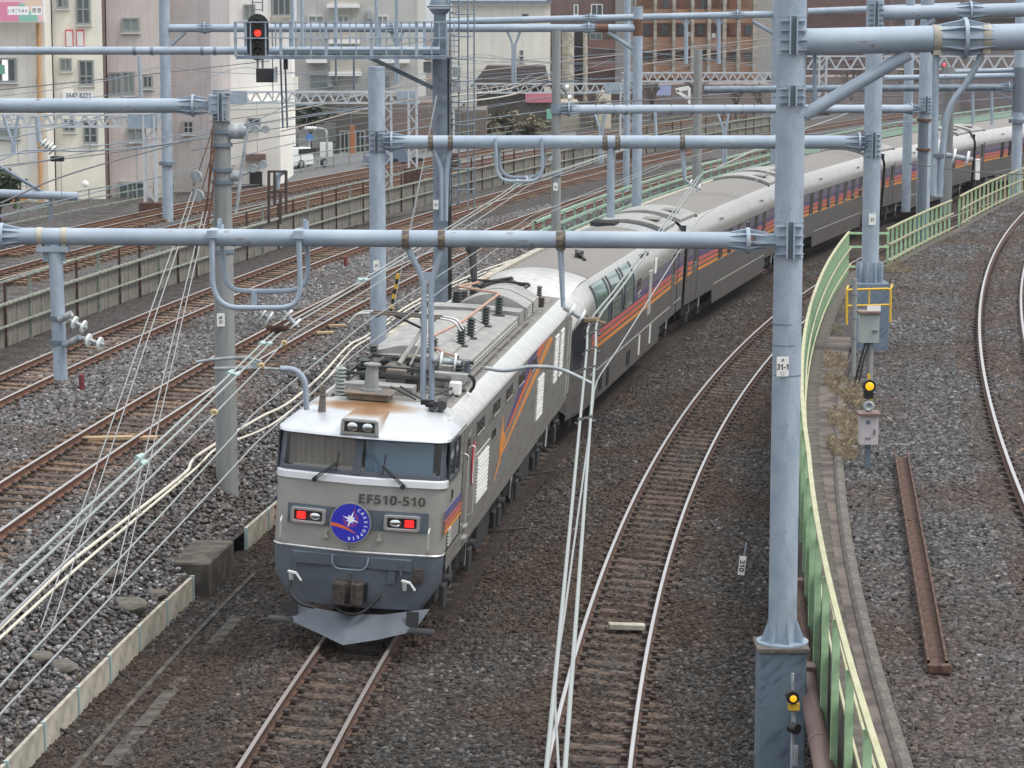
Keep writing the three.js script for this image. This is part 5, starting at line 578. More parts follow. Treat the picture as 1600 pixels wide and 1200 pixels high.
  insulator(t, at(676, 562, d - 0.05), at(720, 568, d - 0.05), 0.065); mesh('post_foot', [tube(at(668, 632, d), at(680, 632, d - 0.3), 0.04, 8), box(0.18, 0.06, 0.12, at(668, 628, d).x, at(668, 628, d).y, Pz)], M.black, t);
  // tapering post and its insulators
  clampBand(t, bp(876), br, M.clamp, 0.12); mesh('drop_post', tube(at(880, 480, d), bp(876).setY(bp(876).y - 0.12), 0.03, 12, 0.042), M.steel, t); insulator(t, at(881, 480, d), at(914, 500, d), 0.06); mesh('wire_clamp', [box(0.22, 0.07, 0.14, at(924, 502, d).x, at(924, 500, d).y, Pz, 0.025), tube(at(905, 498, d), at(946, 506, d), 0.03, 8)], mat(0.2, 0.15, 0.1, 0.95), t);
  // steady arms
  mesh('steady_arm', pipe([at(306, 566, d), at(340, 561, d), at(385, 559, d), at(410, 566, d - 0.1)], 0.022, 8), M.galv, t); mesh('steady_arm', [tube(at(334, 576, d), at(395, 575, d), 0.026, 8), tube(at(395, 575, d), at(440, 577, d), 0.02, 8)], M.galv, t); mesh('arm_elbow', bent([at(438, 576, d), at(462, 577, d), at(477, 594, d), at(479, 640, d)], 0.04, 0.12, 10), M.steel, t); mesh('arm_clamp', box(0.1, 0.08, 0.1, at(397, 566, d).x, at(397, 570, d).y, Pz - 0.05, 0.02), M.aqua, t);
  mesh('steady_arm', pipe([at(758, 575, d), at(790, 579, d), at(830, 573, d), at(875, 577, d), at(926, 600, d)], 0.026, 8), M.galv, t);
}
// --- second gantry, 63 m away
{ const d = 63, t = thing('gantry', 'second gantry with capped blue pole behind the locomotive and beam across', 'overhead gantry'), A = at(590, 350, d), r = 0.2; pole(t, A, 0.4, at(585, 108, d).y, r); mesh('pole_cap', tube(V(A.x, at(585, 108, d).y, A.z), V(A.x, at(585, 104, d).y, A.z), r * 1.04, 24), M.steel, t); mesh('sleeve', tube(V(A.x, at(585, 205, d).y, A.z), V(A.x, at(585, 112, d).y, A.z), r * 1.03, 24), M.steel, t);
  splice(t, A, r, at(585, 238, d).y, at(585, 205, d).y, M.steelMid); plate(t, 588, 415, d - r - 0.02, 0.15, 0.25, [['31', 0.07, 0]]);
  const by = at(970, 222, d).y, br = 0.165, P2 = at(1361, 330, d), bL = V(at(612, 222, d).x, by, A.z), bR = V(at(1342, 220, d).x, by, A.z); mesh('beam', tube(bL, bR, br, 24), M.beam, t); flange(t, bL, X, br); flange(t, bR, X, br); mesh('beam_bracket', [box(0.4, 0.2, 0.2, (bL.x + A.x) / 2, by, A.z), box(0.4, 0.2, 0.2, (bR.x + P2.x) / 2, by, A.z)], M.steelMid, t);
  const base = at(1356, 440, d).y; pole(t, P2, base, 13, 0.215); for (const [a, b] of [[246, 206], [42, 2]]) splice(t, P2, 0.215, at(1361, a, d).y, at(1361, b, d).y); plate(t, 1363, 343, d - 0.24, 0.17, 0.28, [['31', 0.08, 0]]);
  for (let i = 0; i < 10; i++) { const a = i / 10 * 6.28, m = mesh('base_gusset', box(0.16, 0.5, 0.02, 0.26, 0.25, 0), M.steel, t); m.position.set(P2.x, base, P2.z); m.rotation.y = a; }
  mesh('plinth', box(0.82, base - TOPA + 0.2, 0.9, P2.x + 0.02, (base + TOPA - 0.2) / 2, P2.z + 0.05, 0.02), M.plinth, t);
  const uy = at(1400, 21, d).y, uE = V(at(2100, 5, d).x, at(2100, 3, d).y, P2.z); pole(t, V(uE.x, 0, P2.z), 0, uE.y + 0.6, 0.215); mesh('upper_beam', tube(V(P2.x, uy, P2.z), uE, 0.17, 24), M.beam, t); flange(t, V(at(1516, 18, d).x, at(1516, 18, d).y, P2.z), X, 0.17); mesh('brace', tube(at(1375, 85, d), at(1460, 30, d), 0.085, 12), M.steel, t);
  const bp = (u) => V(at(u, 222, d).x, by, A.z); for (const u of [673, 704, 945, 965, 1066]) clampBand(t, bp(u), br, M.clamp, 0.12);
  mesh('u_frame', bent([bp(774).add(V(0, 0.1, 0.22)), at(776, 270, d - 0.2), at(787, 283, d - 0.2), at(838, 283, d - 0.2), at(848, 268, d - 0.2), bp(846).add(V(0, 0.1, 0.22))], 0.04, 0.2, 10), M.steel, t); mesh('u_frame', bent([bp(780).add(V(0, 0.1, -0.22)), at(781, 262, d + 0.2), at(792, 277, d + 0.2), at(836, 277, d + 0.2), at(850, 264, d + 0.2), bp(851).add(V(0, 0.1, -0.22))], 0.038, 0.2, 10), M.steel, t);
  mesh('drop_post', [tube(bp(955).setY(by - 0.15), at(954, 340, d), 0.1, 14)], M.steel, t); mesh('y_post', [bent([bp(675).setY(by - 0.15), at(688, 258, d), at(690, 275, d), at(690, 345, d)], 0.05, 0.3, 8), bent([bp(704).setY(by - 0.15), at(700, 258, d), at(698, 275, d), at(697, 345, d)], 0.05, 0.3, 8)], M.steel, t); mesh('drop_post', tube(at(1070, 282, d), bp(1066).setY(by - 0.15), 0.05, 10, 0.06), M.steel, t);
  insulator(t, at(1070, 282, d), at(1096, 296, d), 0.06); insulator(t, at(803, 289, d), at(830, 279, d), 0.06);
}
// --- left concrete pole with the tensioning gear, 47 m away
{ const d = 52, t = thing('gantry', 'left concrete pole with beam leaving to the left and tension pulleys', 'overhead gantry'), P = at(350, 450, d), g0 = hAt(P.x, P.z), top = at(341, 140, d).y; pole(t, P, g0 - 0.3, top, 0.235, M.concPole, 0.175);
  const by = at(150, 165, d).y, L = at(-720, 165, d), R = at(302, 165, d); pole(t, V(L.x, 0, P.z), 0, by + 1, 0.2, M.concPole, 0.18); mesh('beam', tube(V(L.x, by, P.z), V(R.x, by, P.z), 0.148, 24), M.beam, t); flange(t, V(R.x, by, P.z), X, 0.148); mesh('beam_bracket', [box(0.34, 0.4, 0.46, P.x - 0.06, by + 0.03, P.z + 0.03, 0.02), box(0.4, 0.16, 0.2, (R.x + P.x) / 2, by, P.z)], M.steel, t); splice(t, V(P.x + 0.02, 0, P.z + 0.05), 0.2, at(345, 188, d).y, at(345, 145, d).y);
  for (const v of [205, 226, 265, 284, 392]) mesh('pole_band', tube(V(P.x, at(350, v, d).y - 0.04, P.z), V(P.x, at(350, v, d).y + 0.04, P.z), 0.225, 20), M.steelMid, t);
  plate(t, 345, 500, d - 0.26, 0.16, 0.27, [['60', 0.06, 0.05], ['31', 0.07, -0.04]]);
  mesh('barrel', [tube(at(357, 205, d), at(381, 205, d), 0.16, 18), tube(at(381, 205, d), at(386, 205, d), 0.1, 12)], M.galv, t); mesh('barrel', [tube(at(360, 275, d), at(374, 275, d), 0.11, 14)], M.galv, t); for (const [u, v] of [[399, 202], [415, 202], [396, 263], [411, 257]]) mesh('insulator_disc', (() => { const g = tube(V(0, 0, -0.05), V(0, 0, 0.05), 0.085, 16); const p = at(u, v, d); g.translate(p.x, p.y, p.z); return g; })(), M.galv, t); mesh('insulator_link', [tube(at(386, 205, d), at(418, 202, d), 0.03, 8), tube(at(374, 275, d), at(414, 257, d), 0.03, 8)], M.galv, t);
  mesh('guide_rod', tube(at(388, 190, d - 0.3), at(369, 332, d - 0.3), 0.035, 8), M.galv, t); mesh('balance_rod', [tube(at(333, 196, d - 0.3), at(322, 350, d - 0.3), 0.02, 6), tube(at(336, 228, d - 0.3), at(318, 350, d - 0.3), 0.02, 6), tube(at(337, 265, d - 0.3), at(325, 352, d - 0.3), 0.02, 6)], M.rust, t);
  for (const [u, v] of [[307, 276], [310, 306]]) { const p = at(u, v, d - 0.4), g = tube(V(-0.03, 0, 0), V(0.03, 0, 0), 0.125, 20); g.rotateY(1.2); g.rotateZ(0.25); g.translate(p.x, p.y, p.z); const w = mesh('pulley', g, M.galv, t); }
  mesh('pulley_rope', [tube(at(303, 290, d - 0.4), at(333, 200, d - 0.3), 0.012, 6), tube(at(312, 310, d - 0.4), at(334, 230, d - 0.3), 0.012, 6)], M.rust, t);
}
// --- third gantry, 84 m away
{ const d = 84, t = thing('gantry', 'third gantry from a bare concrete pole to a dark footed steel pole', 'overhead gantry'), A = at(869, 250, d), d2 = 97, P = at(1446, 150, d2), by = at(1150, 171, d).y, br = 0.155; pole(t, A, 0.8, at(868, 48, d).y, 0.17, M.concPole, 0.14); pole(t, P, -0.5, 13, 0.255); mesh('dark_sleeve', tube(V(P.x - 0.05, -0.5, P.z + 0.1), V(P.x - 0.05, at(1445, 185, d2).y, P.z + 0.1), 0.2, 16), M.steelDark, t); for (const v of [187, 233]) mesh('pole_band', tube(V(P.x - 0.05, at(1445, v, d2).y - 0.04, P.z + 0.1), V(P.x - 0.05, at(1445, v, d2).y + 0.04, P.z + 0.1), 0.28, 18), M.rust, t); splice(t, P, 0.255, at(1446, 178, d2).y, at(1446, 150, d2).y);
  const L = V(at(889, 172, d).x, by, A.z), R = at(1424, 170, d2 - 0.3); mesh('beam', tube(L, R, br, 20), M.beam, t); flange(t, L, X, br); flange(t, R, X, br); mesh('beam_bracket', [box(0.35, 0.16, 0.2, (L.x + A.x) / 2, by, A.z), box(0.5, 0.2, 0.2, (R.x + P.x) / 2, R.y, R.z)], M.steelMid, t); for (const u of [924, 950, 968, 1032, 1064, 1112, 1140, 1158]) clampBand(t, L.clone().lerp(R, (u - 889) / 535), br, M.clamp, 0.1); plate(t, 868, 292, d - 0.2, 0.15, 0.26, [['34', 0.07, 0]]);
  for (const [a, b, q] of [[178, 162, 0.185], [274, 268, 0.2]]) mesh('pole_band', tube(V(A.x, at(868, a, d).y, A.z), V(A.x, at(868, b, d).y, A.z), q, 18), M.steelMid, t); mesh('barrel', tube(at(860, 252, d), at(872, 240, d), 0.11, 12), M.galv, t);
  for (const u of [939, 1132]) mesh('y_post', [bent([V(at(u - 9, 0, d).x, by - 0.15, A.z), at(u - 3, 198, d), at(u - 2, 205, d), at(u - 2, 255, d)], 0.045, 0.2, 6), bent([V(at(u + 9, 0, d).x, by - 0.15, A.z), at(u + 3, 198, d), at(u + 2, 205, d), at(u + 2, 255, d)], 0.045, 0.2, 6)], M.steel, t); mesh('drop_post', tube(V(at(1025, 0, d).x, by - 0.1, A.z), at(1025, 212, d), 0.05, 8), M.steel, t);
  mesh('feeder_bracket', [tube(at(830, 128, d), at(905, 126, d), 0.03, 6), tube(at(868, 124, d), at(886, 148, d), 0.03, 6)], M.steelDark, t); for (const [u, v] of [[886, 137], [890, 153]]) mesh('insulator_disc', (() => { const g = tube(V(-0.06, 0, 0), V(0.06, 0, 0), 0.1, 14), p = at(u, v, d); g.translate(p.x, p.y, p.z); return g; })(), M.porcelain, t);
}
// --- fourth gantry, 112 m away, and a fifth behind
{ const d = 112, t = thing('gantry', 'fourth gantry from the far left pole to the rust stained pole', 'overhead gantry'), A = at(259, 150, d), P = at(996, 150, d), by = at(600, 44, d).y; pole(t, A, 1, 14, 0.235); mesh('flange', tube(V(A.x, at(259, 258, d).y, A.z), V(A.x, at(259, 252, d).y, A.z), 0.36, 20), M.steelMid, t); pole(t, P, 0.9, at(996, 13, d).y, 0.21); mesh('pole_cap', tube(V(P.x, at(996, 13, d).y, P.z), V(P.x, at(996, 10, d).y, P.z), 0.22, 18), M.steel, t); mesh('beam', tube(V(A.x, by, A.z), V(P.x, by, P.z), 0.17, 20), M.beam, t); mesh('rusty_sleeve', [tube(V(P.x - 1.9, by, P.z), V(P.x - 1.3, by, P.z), 0.174, 18), tube(V(P.x, at(996, 56, d).y, P.z), V(P.x, at(996, 30, d).y, P.z), 0.216, 18)], M.rust, t); for (const u of [320, 615, 920]) flange(t, V(at(u, 44, d).x, by, A.z), X, 0.17); mesh('brace', [tube(at(950, 50, d), at(989, 77, d), 0.09, 10), tube(at(290, 50, d), at(268, 70, d), 0.08, 10)], M.steel, t);
  for (const u of [803, 620]) mesh('y_post', [bent([V(at(u - 10, 0, d).x, by - 0.15, A.z), at(u - 3, 66, d), at(u - 2, 72, d), at(u - 2, 128, d)], 0.06, 0.3, 6), bent([V(at(u + 10, 0, d).x, by - 0.15, A.z), at(u + 3, 66, d), at(u + 2, 72, d), at(u + 2, 128, d)], 0.06, 0.3, 6)], M.steel, t); mesh('drop_post', [tube(at(217, 88, d - 1), at(221, 152, d - 1), 0.08, 8)], M.steel, t); }
{ const d = 128, t = thing('gantry', 'fifth gantry whose thin beam passes behind the big foreground pole', 'overhead gantry'), P = at(1216, 150, d), L = at(690, 34, d), R = at(1214, 22, d); pole(t, P, 0, 14, 0.36); mesh('beam', tube(L, V(R.x, R.y, P.z), 0.17, 18), M.beam, t); mesh('beam_tip', tube(V(at(1262, 18, d).x, at(1262, 18, d).y, P.z), V(at(1500, 9, d).x, at(1500, 9, d).y, P.z), 0.17, 14), M.steel, t); for (const u of [923, 1152]) flange(t, at(u, lerp(34, 22, (u - 690) / 524), d), X, 0.17); mesh('brace', tube(at(1175, 32, d), at(1208, 52, d), 0.1, 8), M.steel, t); const B = at(980, 60, d + 2); pole(t, B, 1, 14, 0.17, M.steel); for (const u of [1072, 1123]) mesh('y_post', [tube(at(u, 28, d), at(u, 100, d), 0.1, 8), tube(at(u - 9, 26, d), at(u - 2, 40, d), 0.05, 6), tube(at(u + 9, 26, d), at(u + 2, 40, d), 0.05, 6)], M.steel, t); }
{ const d = 118, t = thing('gantry', 'far gantry from the short concrete pole to the right edge pole', 'overhead gantry'), A = at(1090, 160, d), P = at(1592, 120, d), by = at(1300, 140, d).y; pole(t, A, 0.5, at(1090, 77, d).y, 0.22, M.concPole, 0.19); pole(t, P, 1.5, 14, 0.24); mesh('dark_sleeve', tube(V(P.x, at(1590, 175, d).y, P.z), V(P.x, at(1590, 105, d).y, P.z), 0.26, 14), M.steelDark, t); mesh('flange', tube(V(P.x, at(1590, 192, d).y, P.z), V(P.x, at(1590, 186, d).y, P.z), 0.42, 16), M.steelMid, t); const L = V(at(1100, 142, d).x, by, A.z), R = V(at(1580, 136, d).x, at(1580, 136, d).y, A.z); mesh('beam', tube(L, R, 0.165, 18), M.steelMid, t); flange(t, V(at(1576, 136, d).x, R.y, A.z), X, 0.165); mesh('upper_beam', [tube(at(1382, 122, d), at(1585, 118, d), 0.13, 14)], M.beam, t); mesh('upper_beam', [tube(at(1480, 113, d + 1), at(1590, 109, d + 1), 0.1, 12)], M.beam, t); for (const u of [1520, 1550]) mesh('drop_post', tube(at(u, 138, d), at(u, 195, d), 0.07, 8), M.steel, t); mesh('bracket_arm', pipe([at(1500, 145, d), at(1550, 142, d), at(1580, 155, d)], 0.04, 6), M.steel, t); pole(t, at(1420, 120, d + 2), 1, 12, 0.22, M.steel); pole(t, at(1482, 150, d + 1), 1, at(1482, 105, d).y, 0.26, M.concPole); }

// ---------------------------------------------------------------- signal mast with walkway
{ const d = 72, t = thing('signal_mast', 'grey steel mast with walkway ladder and brace behind the locomotive', 'signal mast'), P = at(688, 200, d), Yv = (v) => at(688, v, d).y;
  mesh('column', [box(0.42, Yv(88) + 0.2, 0.05, P.x, (Yv(88) - 0.2) / 2 + 0.4, P.z + 0.18), box(0.05, Yv(88), 0.34, P.x - 0.12, Yv(88) / 2 + 0.3, P.z), box(0.05, Yv(88), 0.34, P.x + 0.12, Yv(88) / 2 + 0.3, P.z), box(0.42, Yv(88) + 0.2, 0.05, P.x, (Yv(88) - 0.2) / 2 + 0.4, P.z - 0.18)], M.steelMid, t); mesh('column_top', [tube(V(P.x, Yv(90), P.z), V(P.x, Yv(22), P.z), 0.2, 12, 0.17), tube(V(P.x, Yv(22), P.z), V(P.x, Yv(13), P.z), 0.2, 12, 0.32), tube(V(P.x, Yv(12), P.z), V(P.x, Yv(9), P.z), 0.36, 16), tube(V(P.x, Yv(8), P.z), V(P.x, Yv(-8), P.z), 0.3, 12, 0.2), tube(V(P.x, Yv(-8), P.z), V(P.x, 13, P.z), 0.16, 12)], M.steelMid, t); mesh('cable_duct', tube(V(P.x + 0.25, 0.8, P.z + 0.15), V(P.x + 0.25, Yv(90), P.z + 0.15), 0.07, 10), M.black, t); for (const v of [125, 157, 180, 215, 240, 268, 300, 330]) mesh('bolt_plate', box(0.1, 0.1, 0.02, P.x + 0.02, Yv(v), P.z + 0.21), M.steelDark, t);
  plate(t, 681, 320, d - 0.25, 0.15, 0.27, [['33', 0.07, 0]]);
  const by = at(300, 79, d).y; pole(t, V(at(-420, 78, d).x, 0, P.z + 0.3), 0, by + 0.5, 0.2, M.steelMid); mesh('beam', tube(V(at(-420, 78, d).x, by, P.z + 0.3), V(P.x, by, P.z + 0.3), 0.112, 20), M.beam, t); for (const u of [213, 240, 318, 338]) clampBand(t, V(at(u, 78, d).x, by, P.z + 0.3), 0.112, M.steelMid, 0.08);
  const fy = at(500, 87, d).y, x0 = at(376, 80, d).x, x1 = at(700, 80, d).x, wz = P.z + 0.9; mesh('walkway_floor', [box(x1 - x0, 0.04, 1.0, (x0 + x1) / 2, fy, wz - 0.1), box(x1 - x0, 0.09, 0.03, (x0 + x1) / 2, fy - 0.03, wz + 0.4)], M.steelMid, t); mesh('cable_tray', box((x1 - x0) * 0.78, 0.12, 0.1, (x0 + x1) / 2 + 0.5, fy + 0.12, wz - 0.3), M.steelDark, t);
  for (let i = 0; i <= 14; i++) for (const s of [1, -1]) { const x = lerp(x0, x1, i / 14); mesh('rail_post', box(i % 3 ? 0.035 : 0.08, 0.95, 0.035, x + (s < 0 ? 0.18 : 0), fy + 0.47, wz + s * 0.4 - (s < 0 ? 0.2 : 0)), M.steel, t); } for (const h of [0.5, 0.94]) for (const s of [1, -1]) mesh('rail', box(x1 - x0, 0.03, 0.03, (x0 + x1) / 2, fy + h, wz + s * 0.4 + 0.03 - (s < 0 ? 0.2 : 0)), M.steel, t);
  mesh('brace', bar(at(570, 86, d), at(682, 140, d), 0.12, 0.12), M.steelMid, t);
  for (const u of [457, 472, 525, 588, 620]) mesh('hanging_pipe', tube(at(u, 88, d + 0.6), at(u, -30, d + 0.6), 0.045, 8), M.steel, t); for (const [u, v] of [[525, 135], [553, 140]]) mesh('hanging_pipe', tube(at(u, v, d + 0.6), at(u, 88, d + 0.6), 0.03, 8), M.steelMid, t); for (const u of [440, 447]) mesh('ladder_rail', tube(at(u - 2, 85, d), at(u + 2, 200, d), 0.03, 6), M.steelMid, t);
  const lx = [703, 717, 731, 741].map((u) => u); for (const u of lx) mesh('ladder_rail', tube(at(u, u < 720 ? 322 : 330, d - (u % 3) * 0.2), at(u, -30, d - (u % 3) * 0.2), 0.025, 6), M.steelMid, t); for (const v of [20, 55, 90, 125, 158, 193, 225, 262, 295]) mesh('cage_hoop', pipe([at(704, v, d), at(712, v + 2, d - 0.5), at(730, v + 2, d - 0.6), at(741, v, d)], 0.02, 5), M.steelMid, t); for (let i = 0; i < 40; i++) mesh('rung', tube(at(704, -25 + i * 8.8, d), at(717, -25 + i * 8.8, d), 0.012, 4), M.steelMid, t);
  for (const [u, v] of [[668, 85], [668, 105], [714, 112], [714, 135]]) mesh('relay_box', box(0.22, 0.3, 0.2, at(u, v, d).x, at(u, v, d).y, P.z + 0.1, 0.02), M.galv, t);
}
{ const d = 70.9, p = at(403, 58, d), t = thing('signal', 'black four lamp railway signal showing red at the upper left', 'signal', p); const s = new THREE.Shape(); const a = 0.29, b = 0.63; s.moveTo(-a, -b + a); s.absarc(0, -b + a, a, Math.PI, 2 * Math.PI, false); s.lineTo(a, b - a); s.absarc(0, b - a, a, 0, Math.PI, false); s.lineTo(-a, -b + a); mesh('backboard', new THREE.ExtrudeGeometry(s, { depth: 0.04, bevelEnabled: true, bevelSize: 0.01, bevelThickness: 0.01, bevelSegments: 1 }), M.black, t); mesh('housing', box(0.34, 0.95, 0.25, 0, 0, -0.13, 0.03), M.black, t);
  [0.36, 0.11, -0.14, -0.38].forEach((y, i) => { const g = new THREE.SphereGeometry(0.095, 16, 8, 0, 6.29, 0, 1.5); g.rotateX(Math.PI / 2); g.scale(1, 1, 0.4); g.translate(0, y, 0.05); const l = mesh('lamp', g, i === 1 ? M.glow(1, 0.05, 0.03, 1.1) : mat(0.05, 0.035, 0.02, 0.3), t, i === 1 ? 'lit red lamp' : undefined); mesh('hood', (() => { const h = new THREE.CylinderGeometry(0.115, 0.115, 0.2, 16, 1, true, -Math.PI / 2, Math.PI); h.rotateX(Math.PI / 2); h.rotateZ(Math.PI); h.translate(0, y, 0.15); return h; })(), M.black, l); });
  mesh('indicator_box', [box(0.5, 0.38, 0.4, 0.2, -1.05, 0, 0.02)], M.black, t); mesh('indicator_hood', box(0.06, 0.42, 0.5, 0.48, -1.03, 0.05), M.galv, t); mesh('stem', [tube(V(-0.02, -0.85, 0), V(-0.02, -0.6, 0), 0.03, 8), tube(V(0.12, -0.85, 0), V(0.12, -0.6, 0), 0.03, 8)], M.galv, t); mesh('ladder_cage', [-0.14, 0.14].map((x) => tube(V(x, 0.7, 0), V(x, 1.3, 0), 0.02, 6)).concat([0.75, 0.95, 1.15].map((y) => tube(V(-0.14, y, 0), V(0.14, y, 0), 0.015, 6))), M.steelDark, t); mesh('bracket', bar(V(0, 0, -0.25), V(0, 0, -0.9), 0.1, 0.1), M.steelMid, t); mesh('floodlight', [box(0.12, 0.34, 0.1, 0.75, -0.72, -0.1)], M.black, t); }

// ---------------------------------------------------------------- lattice gantries over the far tracks
function lattice(label, u0, u1, v0, v1, d, towers, sheets = []) {
  const t = thing('lattice_gantry', label, 'overhead gantry'); const A = at(u0, v0, d), B = at(u1, v0, d), h = A.y - at(u0, v1, d).y, n = Math.max(6, Math.round((B.x - A.x) / (h * 1.1))), w = 0.4;
  for (const [y, z] of [[0, 0], [-h, 0], [0, -w], [-h, -w]]) mesh('chord', box(B.x - A.x, 0.09, 0.09, (A.x + B.x) / 2, A.y + y, A.z + z), M.lattice, t);
  for (const z of [0, -w]) { const g = []; for (let i = 0; i < n; i++) { const x0 = lerp(A.x, B.x, i / n), x1 = lerp(A.x, B.x, (i + 0.5) / n), x2 = lerp(A.x, B.x, (i + 1) / n); g.push(bar(V(x0, A.y - h, A.z + z), V(x1, A.y, A.z + z), 0.06, 0.06), bar(V(x1, A.y, A.z + z), V(x2, A.y - h, A.z + z), 0.06, 0.06)); } mesh('lacing', g, M.lattice, t); }
  for (const [a, b] of sheets) mesh('end_sheet', box(at(b, v0, d).x - at(a, v0, d).x, h + 0.12, w + 0.1, (at(a, v0, d).x + at(b, v0, d).x) / 2, A.y - h / 2, A.z - w / 2), M.steel, t);
  for (const [u, vb, tw] of towers) { const p = at(u, vb, d), y0 = p.y, H = A.y - y0, g = [], W = tw; for (const s of [-1, 1]) for (const q of [-1, 1]) mesh('leg', box(0.1, H, 0.1, p.x + s * W / 2, y0 + H / 2, p.z - 0.2 + q * 0.22), M.lattice, t); const k = Math.round(H / 0.55); for (let i = 0; i < k; i++) { const ya = y0 + i * H / k, yb = y0 + (i + 1) * H / k, s = i % 2 ? 1 : -1; for (const q of [-1, 1]) g.push(bar(V(p.x - s * W / 2, ya, p.z - 0.2 + q * 0.22), V(p.x + s * W / 2, yb, p.z - 0.2 + q * 0.22), 0.05, 0.05)); g.push(bar(V(p.x + W / 2, ya, p.z + 0.02), V(p.x + W / 2, yb, p.z - 0.42), 0.05, 0.05)); } mesh('tower_lacing', g, M.lattice, t); mesh('footing', box(W + 0.5, 0.9, 1.0, p.x, y0 - 0.45, p.z - 0.2, 0.04), M.rustDark, t); }
  return t;
}
lattice('white lattice gantry at the far left with a footed lattice tower', -40, 262, 180, 198, 116, [[235, 316, 0.5]], [[200, 245]]);
lattice('white lattice gantry beam between the left concrete pole and the capped pole', 352, 655, 144, 161, 128, [[605, 312, 0.45], [645, 262, 0.4]], [[352, 385], [620, 652]]);
lattice('white lattice gantry beam right of the signal mast', 718, 985, 131, 145, 150, [[704, 240, 0.4], [976, 225, 0.5]], [[945, 972]]);
lattice('white lattice gantry beam in front of the orange apartment block', 972, 1208, 114, 127, 170, [[985, 215, 0.5]], [[975, 992]]);
lattice('white lattice gantry beam at the far right', 1262, 1600, 88, 108, 180, [[1285, 160, 0.5]], []);
// small far signals
for (const [u, v, d, lab] of [[1475, 101, 170, 'tiny distant red signal light at the upper right']]) { const p = at(u, v, d), t = thing('signal', lab, 'signal', p); mesh('backboard', box(0.3, 0.6, 0.1, 0, -0.1, 0, 0.04), M.steelDark, t); mesh('lamp', (() => { const g = new THREE.SphereGeometry(0.12, 12, 8); g.translate(0, 0, 0.1); return g; })(), M.glow(1, 0.1, 0.14, 0.6), t); mesh('post', tube(V(0, -4.5, -0.1), V(0, -0.7, -0.1), 0.08, 8), M.steelMid, t); }

// ---------------------------------------------------------------- trackside things on the right
{ const p = gp(1355, 733, TOPA), t = thing('dwarf_signal', 'low trackside signal with lit amber lamp over a pale grey box', 'signal', p); mesh('post', box(0.1, 0.55, 0.1, 0, 0.25, 0), M.steelDark, t); const bx = mesh('cabinet', box(0.34, 0.56, 0.28, 0, 0.75, 0, 0.015), mat(0.5, 0.45, 0.47, 0.6), t); mesh('cabinet_roof', box(0.42, 0.05, 0.4, 0, 1.05, 0.02, 0.01), M.brownPipe, bx); mesh('cabinet_handle', [box(0.03, 0.1, 0.04, 0.1, 0.72, 0.15), tube(V(-0.02, 0.9, 0.14), V(-0.02, 0.9, 0.152), 0.04, 10), box(0.1, 0.03, 0.01, -0.02, 0.6, 0.145)], M.steelDark, bx); mesh('insulator_ring', [(() => { const g = new THREE.TorusGeometry(0.07, 0.035, 8, 18); g.translate(0, 1.18, 0.02); return g; })(), tube(V(0, 1.08, 0), V(0, 1.35, -0.05), 0.04, 8)], M.galv, t); mesh('lamp_housing', [(() => { const g = tube(V(0, 1.56, -0.12), V(0, 1.56, 0.1), 0.12, 16); return g; })(), box(0.18, 0.16, 0.16, 0, 1.4, -0.03, 0.02)], M.black, t); mesh('lamp', (() => { const g = new THREE.SphereGeometry(0.078, 16, 8); g.scale(1, 1, 0.35); g.translate(0, 1.56, 0.1); return g; })(), M.glow(1, 0.5, 0.01, 0.6), t, 'lit amber lamp'); mesh('striped_wing', (() => { const g = box(0.05, 0.5, 0.02, 0.2, 1.52, 0.02); return [g]; })(), M.yellow, t).rotation.z = 0.12; }
{ const c = at(1238, 1088, 31.5), t = thing('amber_lamp', 'small amber lamp with yellow label beside the grey plinth', 'signal lamp', c); mesh('hood', tube(V(0, 0, -0.06), V(0, 0, 0.08), 0.085, 16), M.black, t); mesh('lamp', (() => { const g = new THREE.SphereGeometry(0.045, 14, 8); g.scale(1, 1, 0.4); g.translate(0.005, -0.01, 0.08); return g; })(), M.glow(1, 0.5, 0.01, 0.55), t, 'lit amber lamp'); mesh('yellow_label', box(0.14, 0.1, 0.1, 0.02, -0.13, 0.0, 0.01), M.yellow, t); mesh('stem', [tube(V(0.02, -0.2, 0), V(0.02, -0.95, -0.05), 0.03, 8), tube(V(0, 0.08, 0), V(0, 0.3, 0), 0.02, 6)], M.galv, t); mesh('bell', tube(V(-0.02, -0.4, 0.02), V(0.06, -0.4, 0.12), 0.07, 12), M.black, t); mesh('clip', box(0.06, 0.28, 0.06, 0.06, -0.78, 0.02, 0.01), M.galv, t); }
{ const d = 61, t = thing('guard_rail', 'yellow pipe guard rail around the plinth of the second pole', 'guard rail'), f = (u, v) => at(u, v, d - 0.6); mesh('top_rail', bent([f(1323, 507), f(1323, 453), f(1392, 451), f(1391, 503)], 0.028, 0.08), M.yellow, t); mesh('mid_rail', tube(f(1323, 478), f(1392, 476), 0.024, 8), M.yellow, t); mesh('mid_post', tube(f(1358, 478), f(1358, 452), 0.02, 8), M.yellow, t); for (const [a, b] of [[1323, 453], [1392, 451]]) mesh('side_rail', tube(f(a, b), at(a + 2, b - 6, d + 0.8), 0.026, 8), M.yellow, t); }
